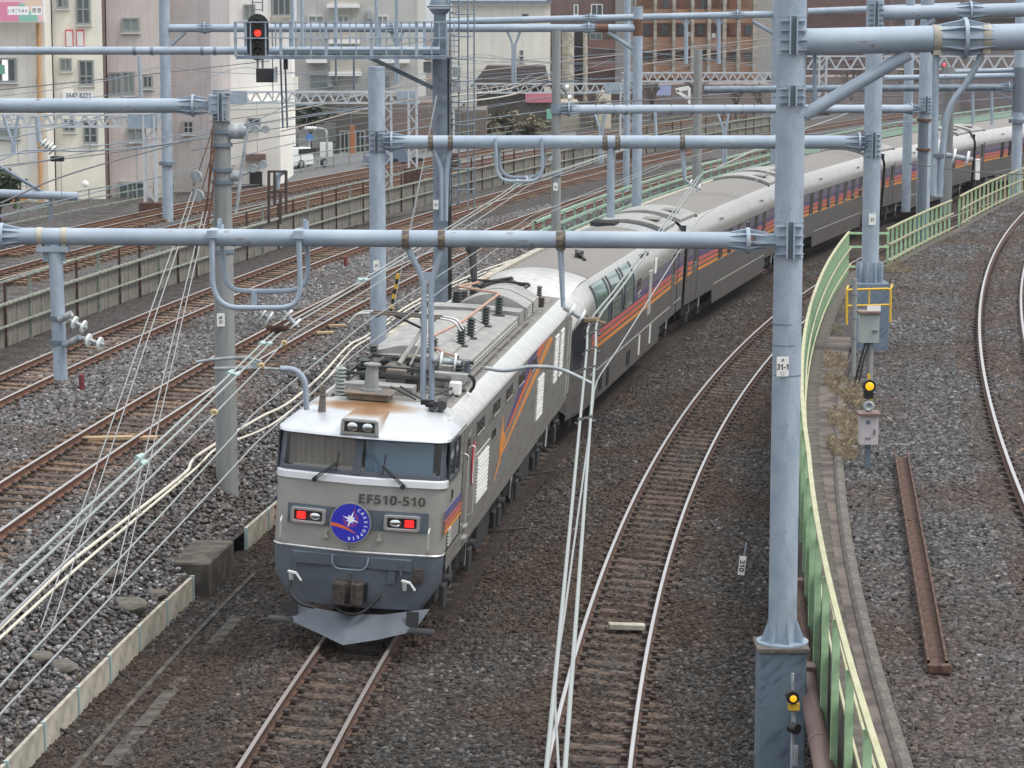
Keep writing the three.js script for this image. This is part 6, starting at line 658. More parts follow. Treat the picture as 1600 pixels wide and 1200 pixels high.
{ const d = 56.5, p = at(1357, 512, d), g0 = TOPA, t = thing('relay_cabinet', 'grey green cabinet on a post in front of the yellow guard rail', 'cabinet', V(p.x, g0, p.z)); const y = p.y - g0; mesh('body', box(0.44, 0.66, 0.34, 0, y, 0, 0.015), mat(0.33, 0.37, 0.36, 0.6), t); mesh('roof', box(0.5, 0.06, 0.44, 0, y + 0.36, 0.02, 0.012), M.brownPipe, t); mesh('handle', box(0.12, 0.05, 0.05, 0.12, y - 0.05, 0.19, 0.01), M.steelDark, t); mesh('post', tube(V(0.04, -0.1, 0), V(0.04, y - 0.3, 0), 0.08, 10), M.concPole, t); mesh('white_sheet', [box(0.3, 0.12, 0.02, 0.1, y + 0.45, 0.1)], M.white, t); mesh('cable', pipe([V(-0.05, y - 0.3, 0.05), V(-0.15, y - 0.6, 0.1), V(-0.3, 0.1, 0.1), V(-0.32, -0.05, 0.12)], 0.025), M.black, t); mesh('cable', pipe([V(0.02, y - 0.3, 0.08), V(-0.1, y - 0.65, 0.14), V(-0.2, 0.2, 0.16), V(-0.25, -0.05, 0.2)], 0.022), M.black, t); }
{ const p = gp(1333, 590, TOPA), t = thing('cable_post', 'thin grey post left of the grey green cabinet', 'post', p); mesh('tube', tube(V(0, -0.1, 0), V(0, 2.3, 0), 0.055, 10), M.concPole, t); for (const y of [0.9, 1.35, 1.9]) mesh('strap', tube(V(0, y, 0), V(0, y + 0.03, 0), 0.062, 10), M.steelDark, t); }
// ---------------------------------------------------------------- overhead wires
const spanWire = (name, pts, r, m, label, sg = 0.25, group) => { const o = []; for (let i = 0; i < pts.length - 1; i++) { const s = sag(pts[i], pts[i + 1], sg * clamp(pts[i].distanceTo(pts[i + 1]) / 30, 0, 2), 8); o.push(...(i ? s.slice(1) : s)); } const w = mesh(name, new THREE.TubeGeometry(new THREE.CatmullRomCurve3(o), o.length * 3, r, 6), m); return tag(w, label, 'overhead wire', group); };
const ext = (p, q, z) => p.clone().addScaledVector(q.clone().sub(p), (z - p.z) / (q.z - p.z));
{ // thick twin messenger over the empty track
  const mk = (u1, v1, u2, v2, u3, v3, lab) => { const a = at(u1, v1, 13.5), b = at(u2, v2, 33.2), c = at(u3, v3, 63); return spanWire('messenger_wire', [ext(b, a, -4), a, b, c, at(1222 + (u3 - 1095) * 0.7, 213, 84), at(1330, 175, 112)], 0.016, M.wireGreen, lab, 0.02); };
  const w1 = mk(854, 1200, 921, 505, 1091, 276, 'left one of the two thick pale wires over the empty track'), w2 = mk(883, 1200, 934, 500, 1097, 273, 'right one of the two thick pale wires over the empty track');
  for (const [k, lab] of [[0.985, 'topmost black spacer on the thick twin wire'], [0.94, 'second black spacer down the thick twin wire'], [0.86, 'middle black spacer on the thick twin wire'], [0.78, 'fourth black spacer down the thick twin wire'], [0.6, 'lowest black spacer on the thick twin wire']]) { const d = lerp(13.5, 33.2, k), a = at(854, 1200, 13.5).lerp(at(921, 505, 33.2), k), b = at(883, 1200, 13.5).lerp(at(934, 500, 33.2), k); const s = mesh('wire_spacer', [pipe([a.clone().add(V(-0.05, -0.03, 0)), a.clone().add(V(-0.01, -0.035, 0.02)), a.clone().lerp(b, 0.5).add(V(0, 0.01, 0.02)), b.clone().add(V(0.01, -0.035, 0.02)), b.clone().add(V(0.05, -0.03, 0))], 0.014, 6), tube(a.clone().add(V(0, 0, -0.03)), a.clone().add(V(0, 0, 0.03)), 0.027, 8), tube(b.clone().add(V(0, 0, -0.03)), b.clone().add(V(0, 0, 0.03)), 0.027, 8)], M.wireDark); tag(s, lab, 'wire spacer', 'spacers on the thick twin wire'); }
  for (const [k, lab] of [[0.12, 'black spacer on the twin wire just behind the foreground beam post'], [0.32, 'black spacer on the twin wire above the first carriage stripes']]) { const a = at(921, 505, 33.2).lerp(at(1091, 276, 63), k), b = at(934, 500, 33.2).lerp(at(1097, 273, 63), k); a.y -= 0.03; b.y -= 0.03; tag(mesh('wire_spacer', [tube(a, b, 0.02, 6), tube(a.clone().add(V(0, 0, -0.05)), a.clone().add(V(0, 0, 0.05)), 0.035, 8), tube(b.clone().add(V(0, 0, -0.05)), b.clone().add(V(0, 0, 0.05)), 0.035, 8)], M.wireDark), lab, 'wire spacer', 'spacers on the thick twin wire'); }
  spanWire('contact_wire', [on(Bx, -4, 0.1, 5.37), on(Bx, -18, 0.1, 5.37), at(931, 600, 33.2), at(1094, 341, 63), on(Bx, -84, -0.1, 5.35), on(Bx, -112, 0, 5.35)], 0.011, M.wire, 'single thin contact wire above the empty track', 0);
}
{ // twin messenger over the train's track, with aqua clamps; plain wires beside it
  const mk = (u0, v0, u2, v2, u3, v3, lab, r = 0.0145, m = M.wireGreen, d0 = 17.8, far = true) => { const a = at(u0, v0, d0), b = at(u2, v2, 33.2), c = at(u3, v3, 63); return spanWire('messenger_wire', [ext(b, a, -6), a, b, c, ...(far ? [on(Bx, -84, LOFF, 6.2), on(Bx, -112, LOFF, 6.2)] : [])], r, m, lab, 0.03); };
  mk(0, 918, 428.5, 519, 812, 285, 'upper wire of the aqua clamped pair left of the locomotive'); mk(0, 938, 440, 519, 818, 286, 'lower wire of the aqua clamped pair left of the locomotive');
  mk(0, 978, 452, 528, 830, 288, 'thin wire with yellow rings beside the aqua clamped pair', 0.011, M.wire, 17.2);
  const cl = (k, lab, far) => { const A = far ? at(428.5, 519, 33.2) : at(0, 918, 17.8), B = far ? at(812, 285, 63) : at(428.5, 519, 33.2), A2 = far ? at(440, 519, 33.2) : at(0, 938, 17.8), B2 = far ? at(818, 286, 63) : at(440, 519, 33.2); const a = A.clone().lerp(B, k), b = A2.clone().lerp(B2, k); tag(mesh('wire_spacer', [tube(a, b, 0.022, 8), tube(a.clone().add(V(-0.02, 0, 0.05)), a.clone().add(V(0.02, 0.01, -0.05)), 0.03, 8), tube(b.clone().add(V(-0.02, 0, 0.05)), b.clone().add(V(0.02, 0.01, -0.05)), 0.03, 8)], M.aqua), lab, 'wire spacer', 'aqua clamps on the left twin wire'); };
  cl(0.36, 'lowest aqua clamp on the left twin wire'); cl(0.74, 'aqua clamp on the left twin wire in front of the concrete pole foot'); cl(0.92, 'aqua clamp on the left twin wire at the concrete pole'); cl(0.22, 'aqua clamp on the left twin wire beyond the U frame', true); cl(0.42, 'aqua clamp on the twin wire by the capped blue pole', true);
  for (const [k, lab] of [[0.6, 'lowest yellow ring on the thin left wire'], [0.83, 'yellow ring on the thin left wire across the concrete pole'], [0.965, 'yellow ring on the thin left wire right of the concrete pole']]) { const a = at(0, 978, 17.2), b = at(452, 528, 33.2), p = a.clone().lerp(b, k), g = new THREE.TorusGeometry(0.024, 0.02, 8, 14); g.translate(p.x, p.y, p.z); tag(mesh('wire_ring', g, mat(0.5, 0.38, 0.2, 0.6)), lab, 'wire ring', 'yellow rings on the thin wire'); }
  spanWire('contact_wire', [on(Bx, -5, LOFF, 5.25), at(0, 1072, 18.7), at(256, 800, 25.2), at(400, 643, 31.7), at(573, 503, 40.9), on(Bx, -63, LOFF, 5.25), on(Bx, -84, LOFF, 5.25), on(Bx, -112, LOFF, 5.25)], 0.01, M.wireGreen, 'upper contact wire over the locomotive track', 0);
  spanWire('contact_wire', [on(Bx, -5, LOFF + 0.1, 5.1), at(0, 1116, 18.4), at(300, 800, 26), at(400, 692, 30.5), at(547, 560, 38), on(Bx, -63, LOFF + 0.15, 5.2), on(Bx, -84, LOFF + 0.1, 5.2)], 0.01, M.wire, 'lower contact wire over the locomotive track', 0);
}
// guy wires of the left concrete pole
for (const [u1, v1, u2, v2, lab] of [[300, 300, 62, 985, 'leftmost guy wire of the left concrete pole'], [307, 300, 78, 990, 'second guy wire of the left concrete pole'], [318, 330, 172, 935, 'third guy wire of the left concrete pole'], [324, 330, 186, 930, 'rightmost guy wire of the left concrete pole']]) { const a = at(u1, v1, 51.5), b = onGround(u2, v2); tag(mesh('guy_wire', tube(a, b, 0.012, 6), M.wire), lab, 'guy wire', 'guy wires of the left concrete pole'); }
// striped guy at the mast and thin guys
{ const d = 70, t = thing('guy_wire', 'guy wire with yellow and black striped guard beside the mast', 'guy wire'); mesh('strand', tube(at(683, 148, d), at(604, 535, d - 3), 0.012, 6), M.wire, t); for (let i = 0; i < 8; i++) { const f = (k) => at(lerp(622, 610, k), lerp(428, 490, k), d - 2.2); mesh('guard_band', tube(f(i / 8), f((i + 1) / 8), 0.045, 8), i % 2 ? M.black : M.yellow, t); } }
tag(mesh('guy_wire', tube(at(681, 150, 71), at(640, 372, 70), 0.012, 6), M.wire), 'thin pale guy wire left of the mast', 'guy wire');
// far wires over the other tracks
const farWires = [[Cx, 0, YC + 6.3, YC + 5.2, 'wire over the near left track'], [Dx, 0, YC + 6.3, YC + 5.2, 'wire over the left track by the panel wall'], [Dx, -8.6, 7.9, 6.7, 'wire over the far left track behind the panel wall'], [Dx, -12.4, 7.9, 6.7, 'wire over the farthest left track']];
for (const [fx, o, ym, yc, lab] of farWires) { const zs = [-22, -47.5, -72, -112, -150, -200, -260]; spanWire('messenger_wire', zs.map((z) => on(fx, z, o, ym)), 0.014, M.steelMid, 'upper ' + lab, 0.5); spanWire('contact_wire', zs.map((z) => on(fx, z, o, yc)), 0.011, M.steelMid, 'lower ' + lab, 0); const t = thing('dropper_set', 'thin hangers between the ' + lab + 's', 'hanger wire'); for (let z = -50; z > -110; z -= 6) mesh('dropper', tube(on(fx, z, o, yc), on(fx, z, o, ym - 0.35), 0.007, 4), M.steelMid, t); }
for (const [p, r, lab] of [[[[0, 140, 100], [150, 125, 112], [420, 95, 140], [700, 60, 170]], 0.025, 'power line crossing in front of the cream buildings'], [[[0, 318, 60], [100, 275, 70], [240, 235, 84], [420, 190, 110], [860, 120, 150]], 0.022, 'dark feeder rising past the far left lattice tower'], [[[330, 190, 90], [480, 168, 105], [600, 140, 120], [760, 110, 150], [1200, 60, 200]], 0.028, 'brown feeder behind the capped blue pole'], [[[440, 205, 95], [620, 160, 110], [830, 128, 130], [1205, 70, 170]], 0.028, 'second brown feeder lower behind the capped pole'], [[[720, 160, 80], [800, 148, 84], [868, 124, 84]], 0.03, 'beaded feeder left of the bare concrete pole'], [[[700, 150, 80], [790, 140, 84], [868, 112, 84]], 0.025, 'upper beaded feeder left of the bare concrete pole'], [[[870, 162, 86], [1000, 157, 100], [1210, 152, 120], [1420, 150, 130]], 0.03, 'dark cable above the third gantry beam'], [[[1420, 255, 84], [1520, 268, 84], [1640, 275, 84]], 0.02, 'black cable sagging across the right carriages']]) tag(mesh('feeder_wire', pipe(p.map((q) => at(...q)), r, 5, 40), lab.includes('brown') ? mat(0.3, 0.26, 0.23, 0.8) : lab.includes('beaded') ? mat(0.42, 0.4, 0.36, 0.8) : M.wireDark), lab, 'overhead wire');
for (const [i, p] of [[[-20, 262, 80], [180, 238, 92], [400, 205, 110], [700, 165, 140]], [[-20, 245, 82], [200, 222, 95], [430, 188, 115], [760, 142, 150]], [[-20, 205, 95], [260, 176, 110], [520, 148, 135], [900, 108, 175]], [[300, 235, 88], [520, 200, 100], [760, 165, 122], [1000, 138, 150], [1210, 118, 175]], [[560, 215, 90], [760, 185, 105], [1000, 158, 130], [1215, 140, 155]], [[700, 102, 160], [900, 88, 180], [1210, 66, 205]], [[720, 88, 165], [940, 100, 180], [1205, 92, 200]], [[860, 70, 150], [1040, 85, 165], [1215, 108, 180]], [[1240, 190, 110], [1400, 168, 130], [1620, 148, 160]], [[1240, 172, 118], [1420, 152, 140], [1620, 130, 170]], [[1260, 210, 100], [1420, 190, 115], [1620, 172, 140]]].entries()) tag(mesh('feeder_wire', pipe(p.map((q) => at(...q)), 0.02, 5, 30), i % 3 ? M.steelMid : M.wireDark), ['lowest thin wire across the left buildings', 'second thin wire across the left buildings', 'upper thin wire across the left buildings', 'thin wire behind the second gantry beam', 'thin wire under the third gantry beam', 'thin wire across the cream hall', 'thin wire across the brown tower', 'thin wire falling toward the big pole across the orange block', 'middle thin wire right of the big pole', 'upper thin wire right of the big pole', 'lowest thin wire right of the big pole'][i], 'overhead wire');
// drooping left bracket arm pieces at the far left
{ const d = 66, t = thing('bracket_arm', 'grey cantilever arm with insulators at the far left', 'bracket arm'); mesh('tube', [tube(at(-30, 301, d), at(122, 307, d), 0.11, 12)], M.steel, t); mesh('stay', tube(at(-20, 248, d), at(66, 300, d), 0.05, 8), M.steelMid, t); mesh('joint', tube(at(79, 300, d), at(79, 345, d), 0.05, 8), M.steelMid, t); mesh('drop_post', [tube(at(58, 182, d - 1), at(62, 222, d - 1), 0.07, 8)], M.steel, t); insulator(t, at(64, 222, d - 1), at(74, 230, d - 1), 0.08); insulator(t, at(74, 228, d - 1), at(84, 236, d - 1), 0.08); mesh('wire_clamp', box(0.35, 0.14, 0.14, at(96, 246, d).x, at(96, 246, d).y, -d + 0.6, 0.03), M.black, t); mesh('y_post', [tube(at(5, 180, d - 1), at(20, 226, d - 1), 0.04, 6), tube(at(28, 180, d - 1), at(22, 226, d - 1), 0.04, 6), tube(at(21, 224, d - 1), at(21, 240, d - 1), 0.06, 8)], M.steel, t); }
// ---------------------------------------------------------------- buildings behind the tracks
const wallTex = (c, s, lines = 0, amp = 0.03) => withTex(tex(256, 256, (u, v) => { const n = fbm(u * 8, v * 8, 8, 4, s), st = fbm(u * 40, v * 2, 40, 3, s + 5); const k = lines && ((u * lines) % 1) < 0.05 ? -0.06 : 0; return c.map((x) => x + (n - 0.5) * amp * 2 + (st - 0.5) * amp + k); }), [0.25, 0.25], 0.85);
const paneMat = [new THREE.MeshPhysicalMaterial({ color: new THREE.Color().setRGB(0.10, 0.13, 0.135), roughness: 0.1, clearcoat: 0.6 }), new THREE.MeshPhysicalMaterial({ color: new THREE.Color().setRGB(0.24, 0.29, 0.275), roughness: 0.16, clearcoat: 0.6 }), new THREE.MeshPhysicalMaterial({ color: new THREE.Color().setRGB(0.05, 0.06, 0.065), roughness: 0.1, clearcoat: 0.6 })];
const frameMat = mat(0.3, 0.31, 0.3, 0.6), frameLight = mat(0.62, 0.62, 0.6, 0.6);
function windowOn(t, u0, v0, u1, v1, d, o = {}) { // frame proud of the wall, panes set back in it
  const a = at(u0, v0, d), b = at(u1, v1, d), w = b.x - a.x, h = a.y - b.y, x = (a.x + b.x) / 2, y = (a.y + b.y) / 2, z = -d + 0.06, k = 0.09, n = o.n || 2, g = [box(w, k, 0.12, x, y + h / 2, z), box(w, k, 0.12, x, y - h / 2, z)]; for (let i = 0; i <= n; i++) g.push(box(k * (i % n ? 0.8 : 1), h + k, 0.115, a.x + w * i / n, y, z)); if (o.bar) g.push(box(w, k * 0.7, 0.11, x, y - h / 2 + h * o.bar, z));
  const f = mesh('window', g, o.light ? frameLight : frameMat, t); for (let i = 0; i < n; i++) mesh('pane', box(w / n - 0.02, h - 0.02, 0.03, a.x + w * (i + 0.5) / n, y, z - 0.02), paneMat[o.p ?? (i + Math.round(u0)) % 2], f); mesh('sill', box(w + 0.2, 0.07, 0.16, x, y - h / 2 - 0.09, z + 0.04), frameLight, f); return f;
}
function building(name, label, u0, u1, v0, d, deep, m, wins = [], base = 0.4) { const a = at(u0, v0, d), b = at(u1, v0, d), t = thing(name, label, 'building'); mesh('wall', box(b.x - a.x, a.y - base, deep, (a.x + b.x) / 2, (a.y + base) / 2, -d - deep / 2), m, t); for (const w of wins) windowOn(t, w[0], w[1], w[2], w[3], d, w[4] || {}); return t; }
const slab = (t, name, u0, v0, u1, v1, d, th, m) => { const a = at(u0, v0, d), b = at(u1, v1, d); return mesh(name, box(b.x - a.x, a.y - b.y, th, (a.x + b.x) / 2, (a.y + b.y) / 2, -d + th / 2), m, t); };
{ const d = 124, W = wallTex([0.89, 0.875, 0.835], 201, 8), t = building('beige_building', 'beige sided building at the left edge with a pink signboard', -70, 66, -90, d, 9, W, [[-8, 92, 25, 127, { n: 3 }], [-2, 195, 30, 214, { p: 1 }]]); slab(t, 'door', 10, 306, 44, 332, d, 0.1, mat(0.5, 0.25, 0.1, 0.8)); slab(t, 'white_panel', 44, 196, 60, 252, d, 0.06, mat(0.78, 0.79, 0.8, 0.7)); slab(t, 'meter_box', 58, 120, 64, 134, d, 0.2, M.rustDark); { const e = at(66, 0, d); mesh('shade_toned_side', box(0.06, 17, 8.9, e.x + 0.04, 8, -d - 4.5), wallTex([0.5, 0.45, 0.43], 236), t); } mesh('downpipe', tube(at(64, 340, d - 0.2), at(60, 36, d - 0.2), 0.12, 8), mat(0.55, 0.33, 0.16, 0.8), t); slab(t, 'green_poster', -6, 101, 8, 116, d - 0.12, 0.03, mat(0.2, 0.5, 0.35, 0.7));  // right side panel coloured darker to stand for shade in the gap
  const a = at(-60, -12, d - 0.7), b = at(70, 35, d - 0.7); const sg = mesh('signboard', box(b.x - a.x, a.y - b.y, 0.5, (a.x + b.x) / 2, (a.y + b.y) / 2, a.z, 0.02), M.white, t); const face = new THREE.PlaneGeometry(b.x - a.x - 0.1, a.y - b.y - 0.1); face.translate((a.x + b.x) / 2, (a.y + b.y) / 2, a.z + 0.256); mesh('sign_face', face, canvasMat(512, 190, (c, w, h) => { c.fillStyle = '#f4c6cf'; c.fillRect(0, 0, w, h); c.fillStyle = '#e58fae'; c.fillRect(0, 60, 370, 130); c.fillStyle = '#8fcab4'; c.fillRect(360, 70, 120, 120); c.fillStyle = '#efd2bc'; c.fillRect(400, 0, 112, 120); c.fillStyle = '#c93a4a'; c.font = 'bold 90px sans-serif'; c.fillText('♥', 230, 60); c.fillStyle = '#fff'; c.fillRect(290, 88, 135, 58); c.fillRect(440, 88, 68, 58); c.fillStyle = '#444'; c.font = 'bold 30px sans-serif'; c.strokeStyle = '#555'; c.lineWidth = 3; const strokes = [[[2, 4, 3, 20, 7, 16], [15, 6, 17, 15]], [[3, 3, 16, 3, 4, 14, 16, 12, 15, 21, 8, 21]], [[3, 5, 15, 5], [3, 19, 16, 20], [13, 1, 15, 4]], [[4, 2, 6, 12], [15, 5, 5, 13, 16, 20]], [[9, 2, 9, 21], [2, 8, 17, 8], [3, 20, 9, 9, 16, 19]], [[9, 3, 3, 21], [9, 8, 16, 21]]]; strokes.forEach((st, i) => st.forEach((l) => { c.beginPath(); for (let k = 0; k < l.length; k += 2) c.lineTo(294 + i * 21 + l[k], 104 + l[k + 1] * 1.2); c.stroke(); })); for (const ox of [446, 478]) { c.strokeRect(ox + 4, 108, 18, 20); c.beginPath(); c.moveTo(ox, 104); c.lineTo(ox + 26, 104); c.moveTo(ox + 13, 98); c.lineTo(ox + 13, 134); c.moveTo(ox + 4, 118); c.lineTo(ox + 22, 118); c.stroke(); } }), sg); }
{ const d = 126, W = wallTex([0.93, 0.915, 0.86], 202), t = building('cream_building', 'narrow cream building with two red framed notices', 78, 156, -90, d, 12, W, [[90, -8, 106, 12, {}], [119, -22, 141, 37, { bar: 0.38, p: 0 }], [95, 92, 111, 110, { p: 1 }], [124, 95, 146, 132, { bar: 0.35, p: 0 }], [100, 187, 117, 205, { p: 0 }], [131, 190, 152, 223, { bar: 0.35, p: 0 }]]); for (const u of [102, 119]) { slab(t, 'notice_frame', u, 46, u + 13, 73, d, 0.05, mat(0.7, 0.12, 0.15, 0.7)); slab(t, 'notice', u + 1.5, 49, u + 11.5, 72, d - 0.03, 0.05, M.white); }
  const a = at(98, 142, d), b = at(148, 156, d); const ph = new THREE.PlaneGeometry(b.x - a.x, a.y - b.y); ph.translate((a.x + b.x) / 2, (a.y + b.y) / 2, -d + 0.08); slab(t, 'phone_sign', 98, 142, 148, 156, d, 0.06, M.white); mesh('phone_number', ph, canvasMat(256, 64, (c) => { c.fillStyle = '#f2f4f6'; c.fillRect(0, 0, 256, 64); c.fillStyle = '#3a4048'; c.font = 'bold 44px sans-serif'; c.fillText('☎3647-8221', 4, 48, 248); }), t); { const e = at(156, 0, d); mesh('shade_toned_side', box(0.06, 17, 11.9, e.x + 0.04, 8, -d - 6), wallTex([0.44, 0.37, 0.365], 235), t); } const an = at(134, 288, d - 0.5); mesh('satellite_dish', (() => { const g = new THREE.SphereGeometry(0.22, 16, 8, 0, 6.29, 0, 0.9); g.rotateX(1.3); g.translate(an.x, an.y, an.z); return g; })(), M.white, t); slab(t, 'air_conditioner', 134, 322, 148, 336, d - 0.4, 0.5, M.galv); slab(t, 'pipe_run', 79, -60, 84, 330, d - 0.05, 0.15, wallTex([0.74, 0.7, 0.63], 233)); }  // right side panel: shade of the gap is put into its dark colour
{ const d = 127, W = wallTex([0.80, 0.76, 0.735], 203, 10), t = building('mauve_building', 'mauve beige sided building right of the cream one', 163, 246, -90, d, 14, W, [[192, 29, 217, 49, { p: 1 }], [172, 114, 190, 149, { p: 1 }], [192, 113, 210, 148, { p: 1 }], [224, 119, 238, 137, { p: 0 }], [200, 201, 225, 220, { p: 1 }], [186, 285, 228, 312, { n: 3, p: 0 }]]); slab(t, 'painted_shadow_slab', 156, -90, 163, 330, d + 1.2, 0.4, wallTex([0.42, 0.34, 0.34], 234)); }  // dark slab paints the shadow between the cream and mauve buildings
building('grey_building', 'plain grey mauve building with one small dark window', 246, 326, -90, 131, 14, wallTex([0.69, 0.665, 0.665], 204, 6), [[287, 190, 302, 208, { p: 2, bar: 0.5 }]]);
{ const d = 140, W = wallTex([0.93, 0.925, 0.91], 205), t = building('white_building', 'white building left of the red signal', 312, 424, -90, d, 14, W, [[334, 12, 354, 38, { p: 1 }], [382, 8, 398, 30, { p: 1 }], [338, 102, 352, 128, { p: 1 }], [426, -8, 454, 24, { n: 3, p: 0 }]]); slab(t, 'side_block', 424, -90, 458, 160, d + 0.5, 0.5, W); slab(t, 'ledge', 424, 26, 458, 33, d, 0.6, M.concPale); slab(t, 'round_tank', 318, 52, 344, 72, d - 1, 1.2, M.white); }
{ const d = 136, W = wallTex([0.92, 0.91, 0.88], 206), t = building('white_annex', 'low white building with a beige door canopy', 356, 437, 158, d, 8, W, [[388, 185, 406, 196, { p: 2 }]]); slab(t, 'doorway', 390, 268, 410, 294, d, 0.06, M.black); const c = at(400, 245, d); mesh('canopy', box(1.1, 0.35, 0.7, c.x, c.y, -d + 0.35, 0.02), M.brownPipe, t); slab(t, 'parapet', 350, 120, 466, 140, d + 6, 0.5, W); }
{ const d = 175, W = wallTex([0.72, 0.725, 0.705], 207, 3), t = building('grey_apartments', 'grey green apartment block with white balconies behind the walkway', 462, 652, -110, d, 16, W, [[482, 25, 506, 36, { light: 1, p: 1 }], [528, 25, 545, 36, { light: 1, p: 1 }], [590, 25, 606, 38, { light: 1, p: 1 }], [485, 118, 510, 140, { p: 1 }], [590, 118, 608, 140, { p: 1 }]]); for (const [u0, v, u1] of [[512, 6, 562], [515, 62, 562], [515, 112, 565], [480, 92, 512], [590, 92, 640]]) { slab(t, 'balcony_slab', u0, v, u1, v + 6, d - 0.1, 1.0, M.white); slab(t, 'balcony_front', u0 + 1, v - 18, u1 - 1, v, d - 0.8, 0.1, wallTex([0.7, 0.68, 0.64], 240 + v)); } for (const [u, v] of [[512, 122], [574, 16]]) slab(t, 'air_conditioner', u, v, u + 8, v + 14, d, 0.5, M.galv); slab(t, 'lower_wall', 440, 150, 640, 190, d - 2, 1, M.concOld); }
building('dark_house', 'dark shop front with warm doors behind the white car', 525, 578, 178, 168, 8, mat(0.1, 0.09, 0.08, 0.8), [[532, 205, 545, 238, { p: 2, n: 2 }], [556, 205, 570, 238, { p: 2, n: 2 }]]);
{ const t = building('brown_house', 'low brown tiled building left of the mast', 600, 690, 160, 170, 10, wallTex([0.48, 0.42, 0.39], 209), []); slab(t, 'orange_door', 547, 196, 555, 240, 167, 0.3, mat(0.4, 0.16, 0.07, 0.8)); }  // door panel is plain orange brown, without any glow
{ const d = 205, W = wallTex([0.89, 0.88, 0.84], 210, 5), t = building('cream_warehouse', 'big cream sided hall right of the ladder', 706, 860, 4, d, 25, W, [[813, 79, 817, 86, { n: 1, p: 2 }], [813, 88, 817, 96, { n: 1, p: 2 }], [816, 22, 825, 36, { n: 1, p: 2 }]]); slab(t, 'roof_edge', 704, 1, 862, 6, d - 0.1, 0.5, M.steelMid); const a = at(735, 135, d - 6), b = at(860, 105, d - 6); const s = new THREE.Shape([[0, 0], [b.x - a.x, 0], [b.x - a.x - 0.4, 1.6], [1.3, 1.6]].map(([x, y]) => new THREE.Vector2(x, y))); const g = new THREE.ExtrudeGeometry(s, { depth: 5, bevelEnabled: false }); g.translate(a.x, a.y, a.z - 4); const h = thing('tiled_house', 'low house with brown hipped roof in front of the cream hall', 'building'); mesh('roof', g, wallTex([0.37, 0.33, 0.32], 211, 12), h); mesh('wall', box(b.x - a.x - 1, 5, 4, (a.x + b.x) / 2, a.y - 2.5, a.z - 2), M.concOld, h); }
{ const d = 218, W = wallTex([0.42, 0.35, 0.335], 212), t = building('brown_tower', 'dark brown apartment tower with cream columns', 858, 992, -120, d, 18, W, [[897, 8, 903, 23, { n: 1, light: 1, p: 0 }], [924, 7, 941, 24, { light: 1, p: 2 }], [922, 52, 940, 62, { p: 0 }]]); for (const [u0, u1] of [[878, 897], [911, 918]]) mesh('column', tube(at((u0 + u1) / 2, 200, d - 2), at((u0 + u1) / 2, 48, d - 2), (at(u1, 0, d).x - at(u0, 0, d).x) / 2, 20), M.concPale, t); slab(t, 'glazed_slot', 898, 50, 910, 150, d - 0.5, 0.3, M.black); for (const v of [62, 95]) slab(t, 'balcony_front', 918, v, 960, v + 14, d - 1.5, 0.2, wallTex([0.45, 0.33, 0.3], 250 + v)); slab(t, 'grey_wing', 962, -120, 988, 140, d - 0.2, 0.5, wallTex([0.52, 0.505, 0.5], 213)); }
{ const d = 245, t = building('orange_apartments', 'orange brown apartment block with long balconies', 988, 1184, -130, d, 18, wallTex([0.60, 0.47, 0.40], 214)), O = wallTex([0.76, 0.60, 0.50], 215), rec = wallTex([0.60, 0.47, 0.40], 219); for (const [v0, v1] of [[-24, 14], [36, 58], [78, 96]]) slab(t, 'balcony_recess', 990, v0, 1181, v1, d - 0.02, 0.06, rec); for (const [v0, v1] of [[14, 36], [58, 78], [96, 122]]) slab(t, 'balcony_front', 988, v0, 1183, v1, d - 1.3, 0.2, O); for (const u of [990, 1022, 1051, 1080, 1106, 1130, 1152, 1177]) slab(t, 'balcony_divider', u, -130, u + 2.6, 112, d - 1.1, 1.25, M.concPale); for (const [u, v] of [[1006, 42], [1034, 42], [1060, 42], [1090, 42], [1140, 42], [1165, 42], [1006, 82], [1034, 82], [1064, 84], [1094, 82], [1118, 83], [1144, 82], [1166, 83], [1036, 0], [1062, 0], [1096, 2], [1140, 2]]) { slab(t, 'balcony_door', u, v - 3, u + 9, v + 13, d - 0.1, 0.06, u % 3 ? paneMat[0] : mat(0.42, 0.2, 0.14, 0.8)); } for (const [u, v, w] of [[1112, 52, 6], [1150, 88, 5], [1020, 92, 6], [1074, 50, 5]]) slab(t, 'laundry', u, v, u + w, v + 7, d - 1.6, 0.05, M.white); }
building('pale_tower', 'pale grey tower between the orange block and the big pole', 1184, 1209, -130, 250, 15, wallTex([0.66, 0.67, 0.66], 216, 9), []);
{ const d = 260, t = building('maroon_apartments', 'maroon apartment block at the top right', 1250, 1395, -130, d, 18, wallTex([0.44, 0.36, 0.35], 217)); for (const [v0, v1] of [[-8, 8], [24, 44]]) { slab(t, 'balcony_recess', 1256, v0, 1390, v1, d - 0.02, 0.06, wallTex([0.44, 0.36, 0.35], 220 + v1)); slab(t, 'balcony_front', 1254, v1, 1392, v1 + 14, d - 1.2, 0.2, wallTex([0.47, 0.36, 0.33], 260 + v1)); } }
{ const t = building('far_block', 'distant beige block behind the right gantries', 1395, 1640, -60, 300, 20, wallTex([0.55, 0.5, 0.48], 218, 4), []); for (let i = 0; i < 5; i++) slab(t, 'balcony_slab', 1398, -40 + i * 20, 1640, -32 + i * 20, 299, 1, wallTex([0.44, 0.4, 0.4], 270 + i)); }
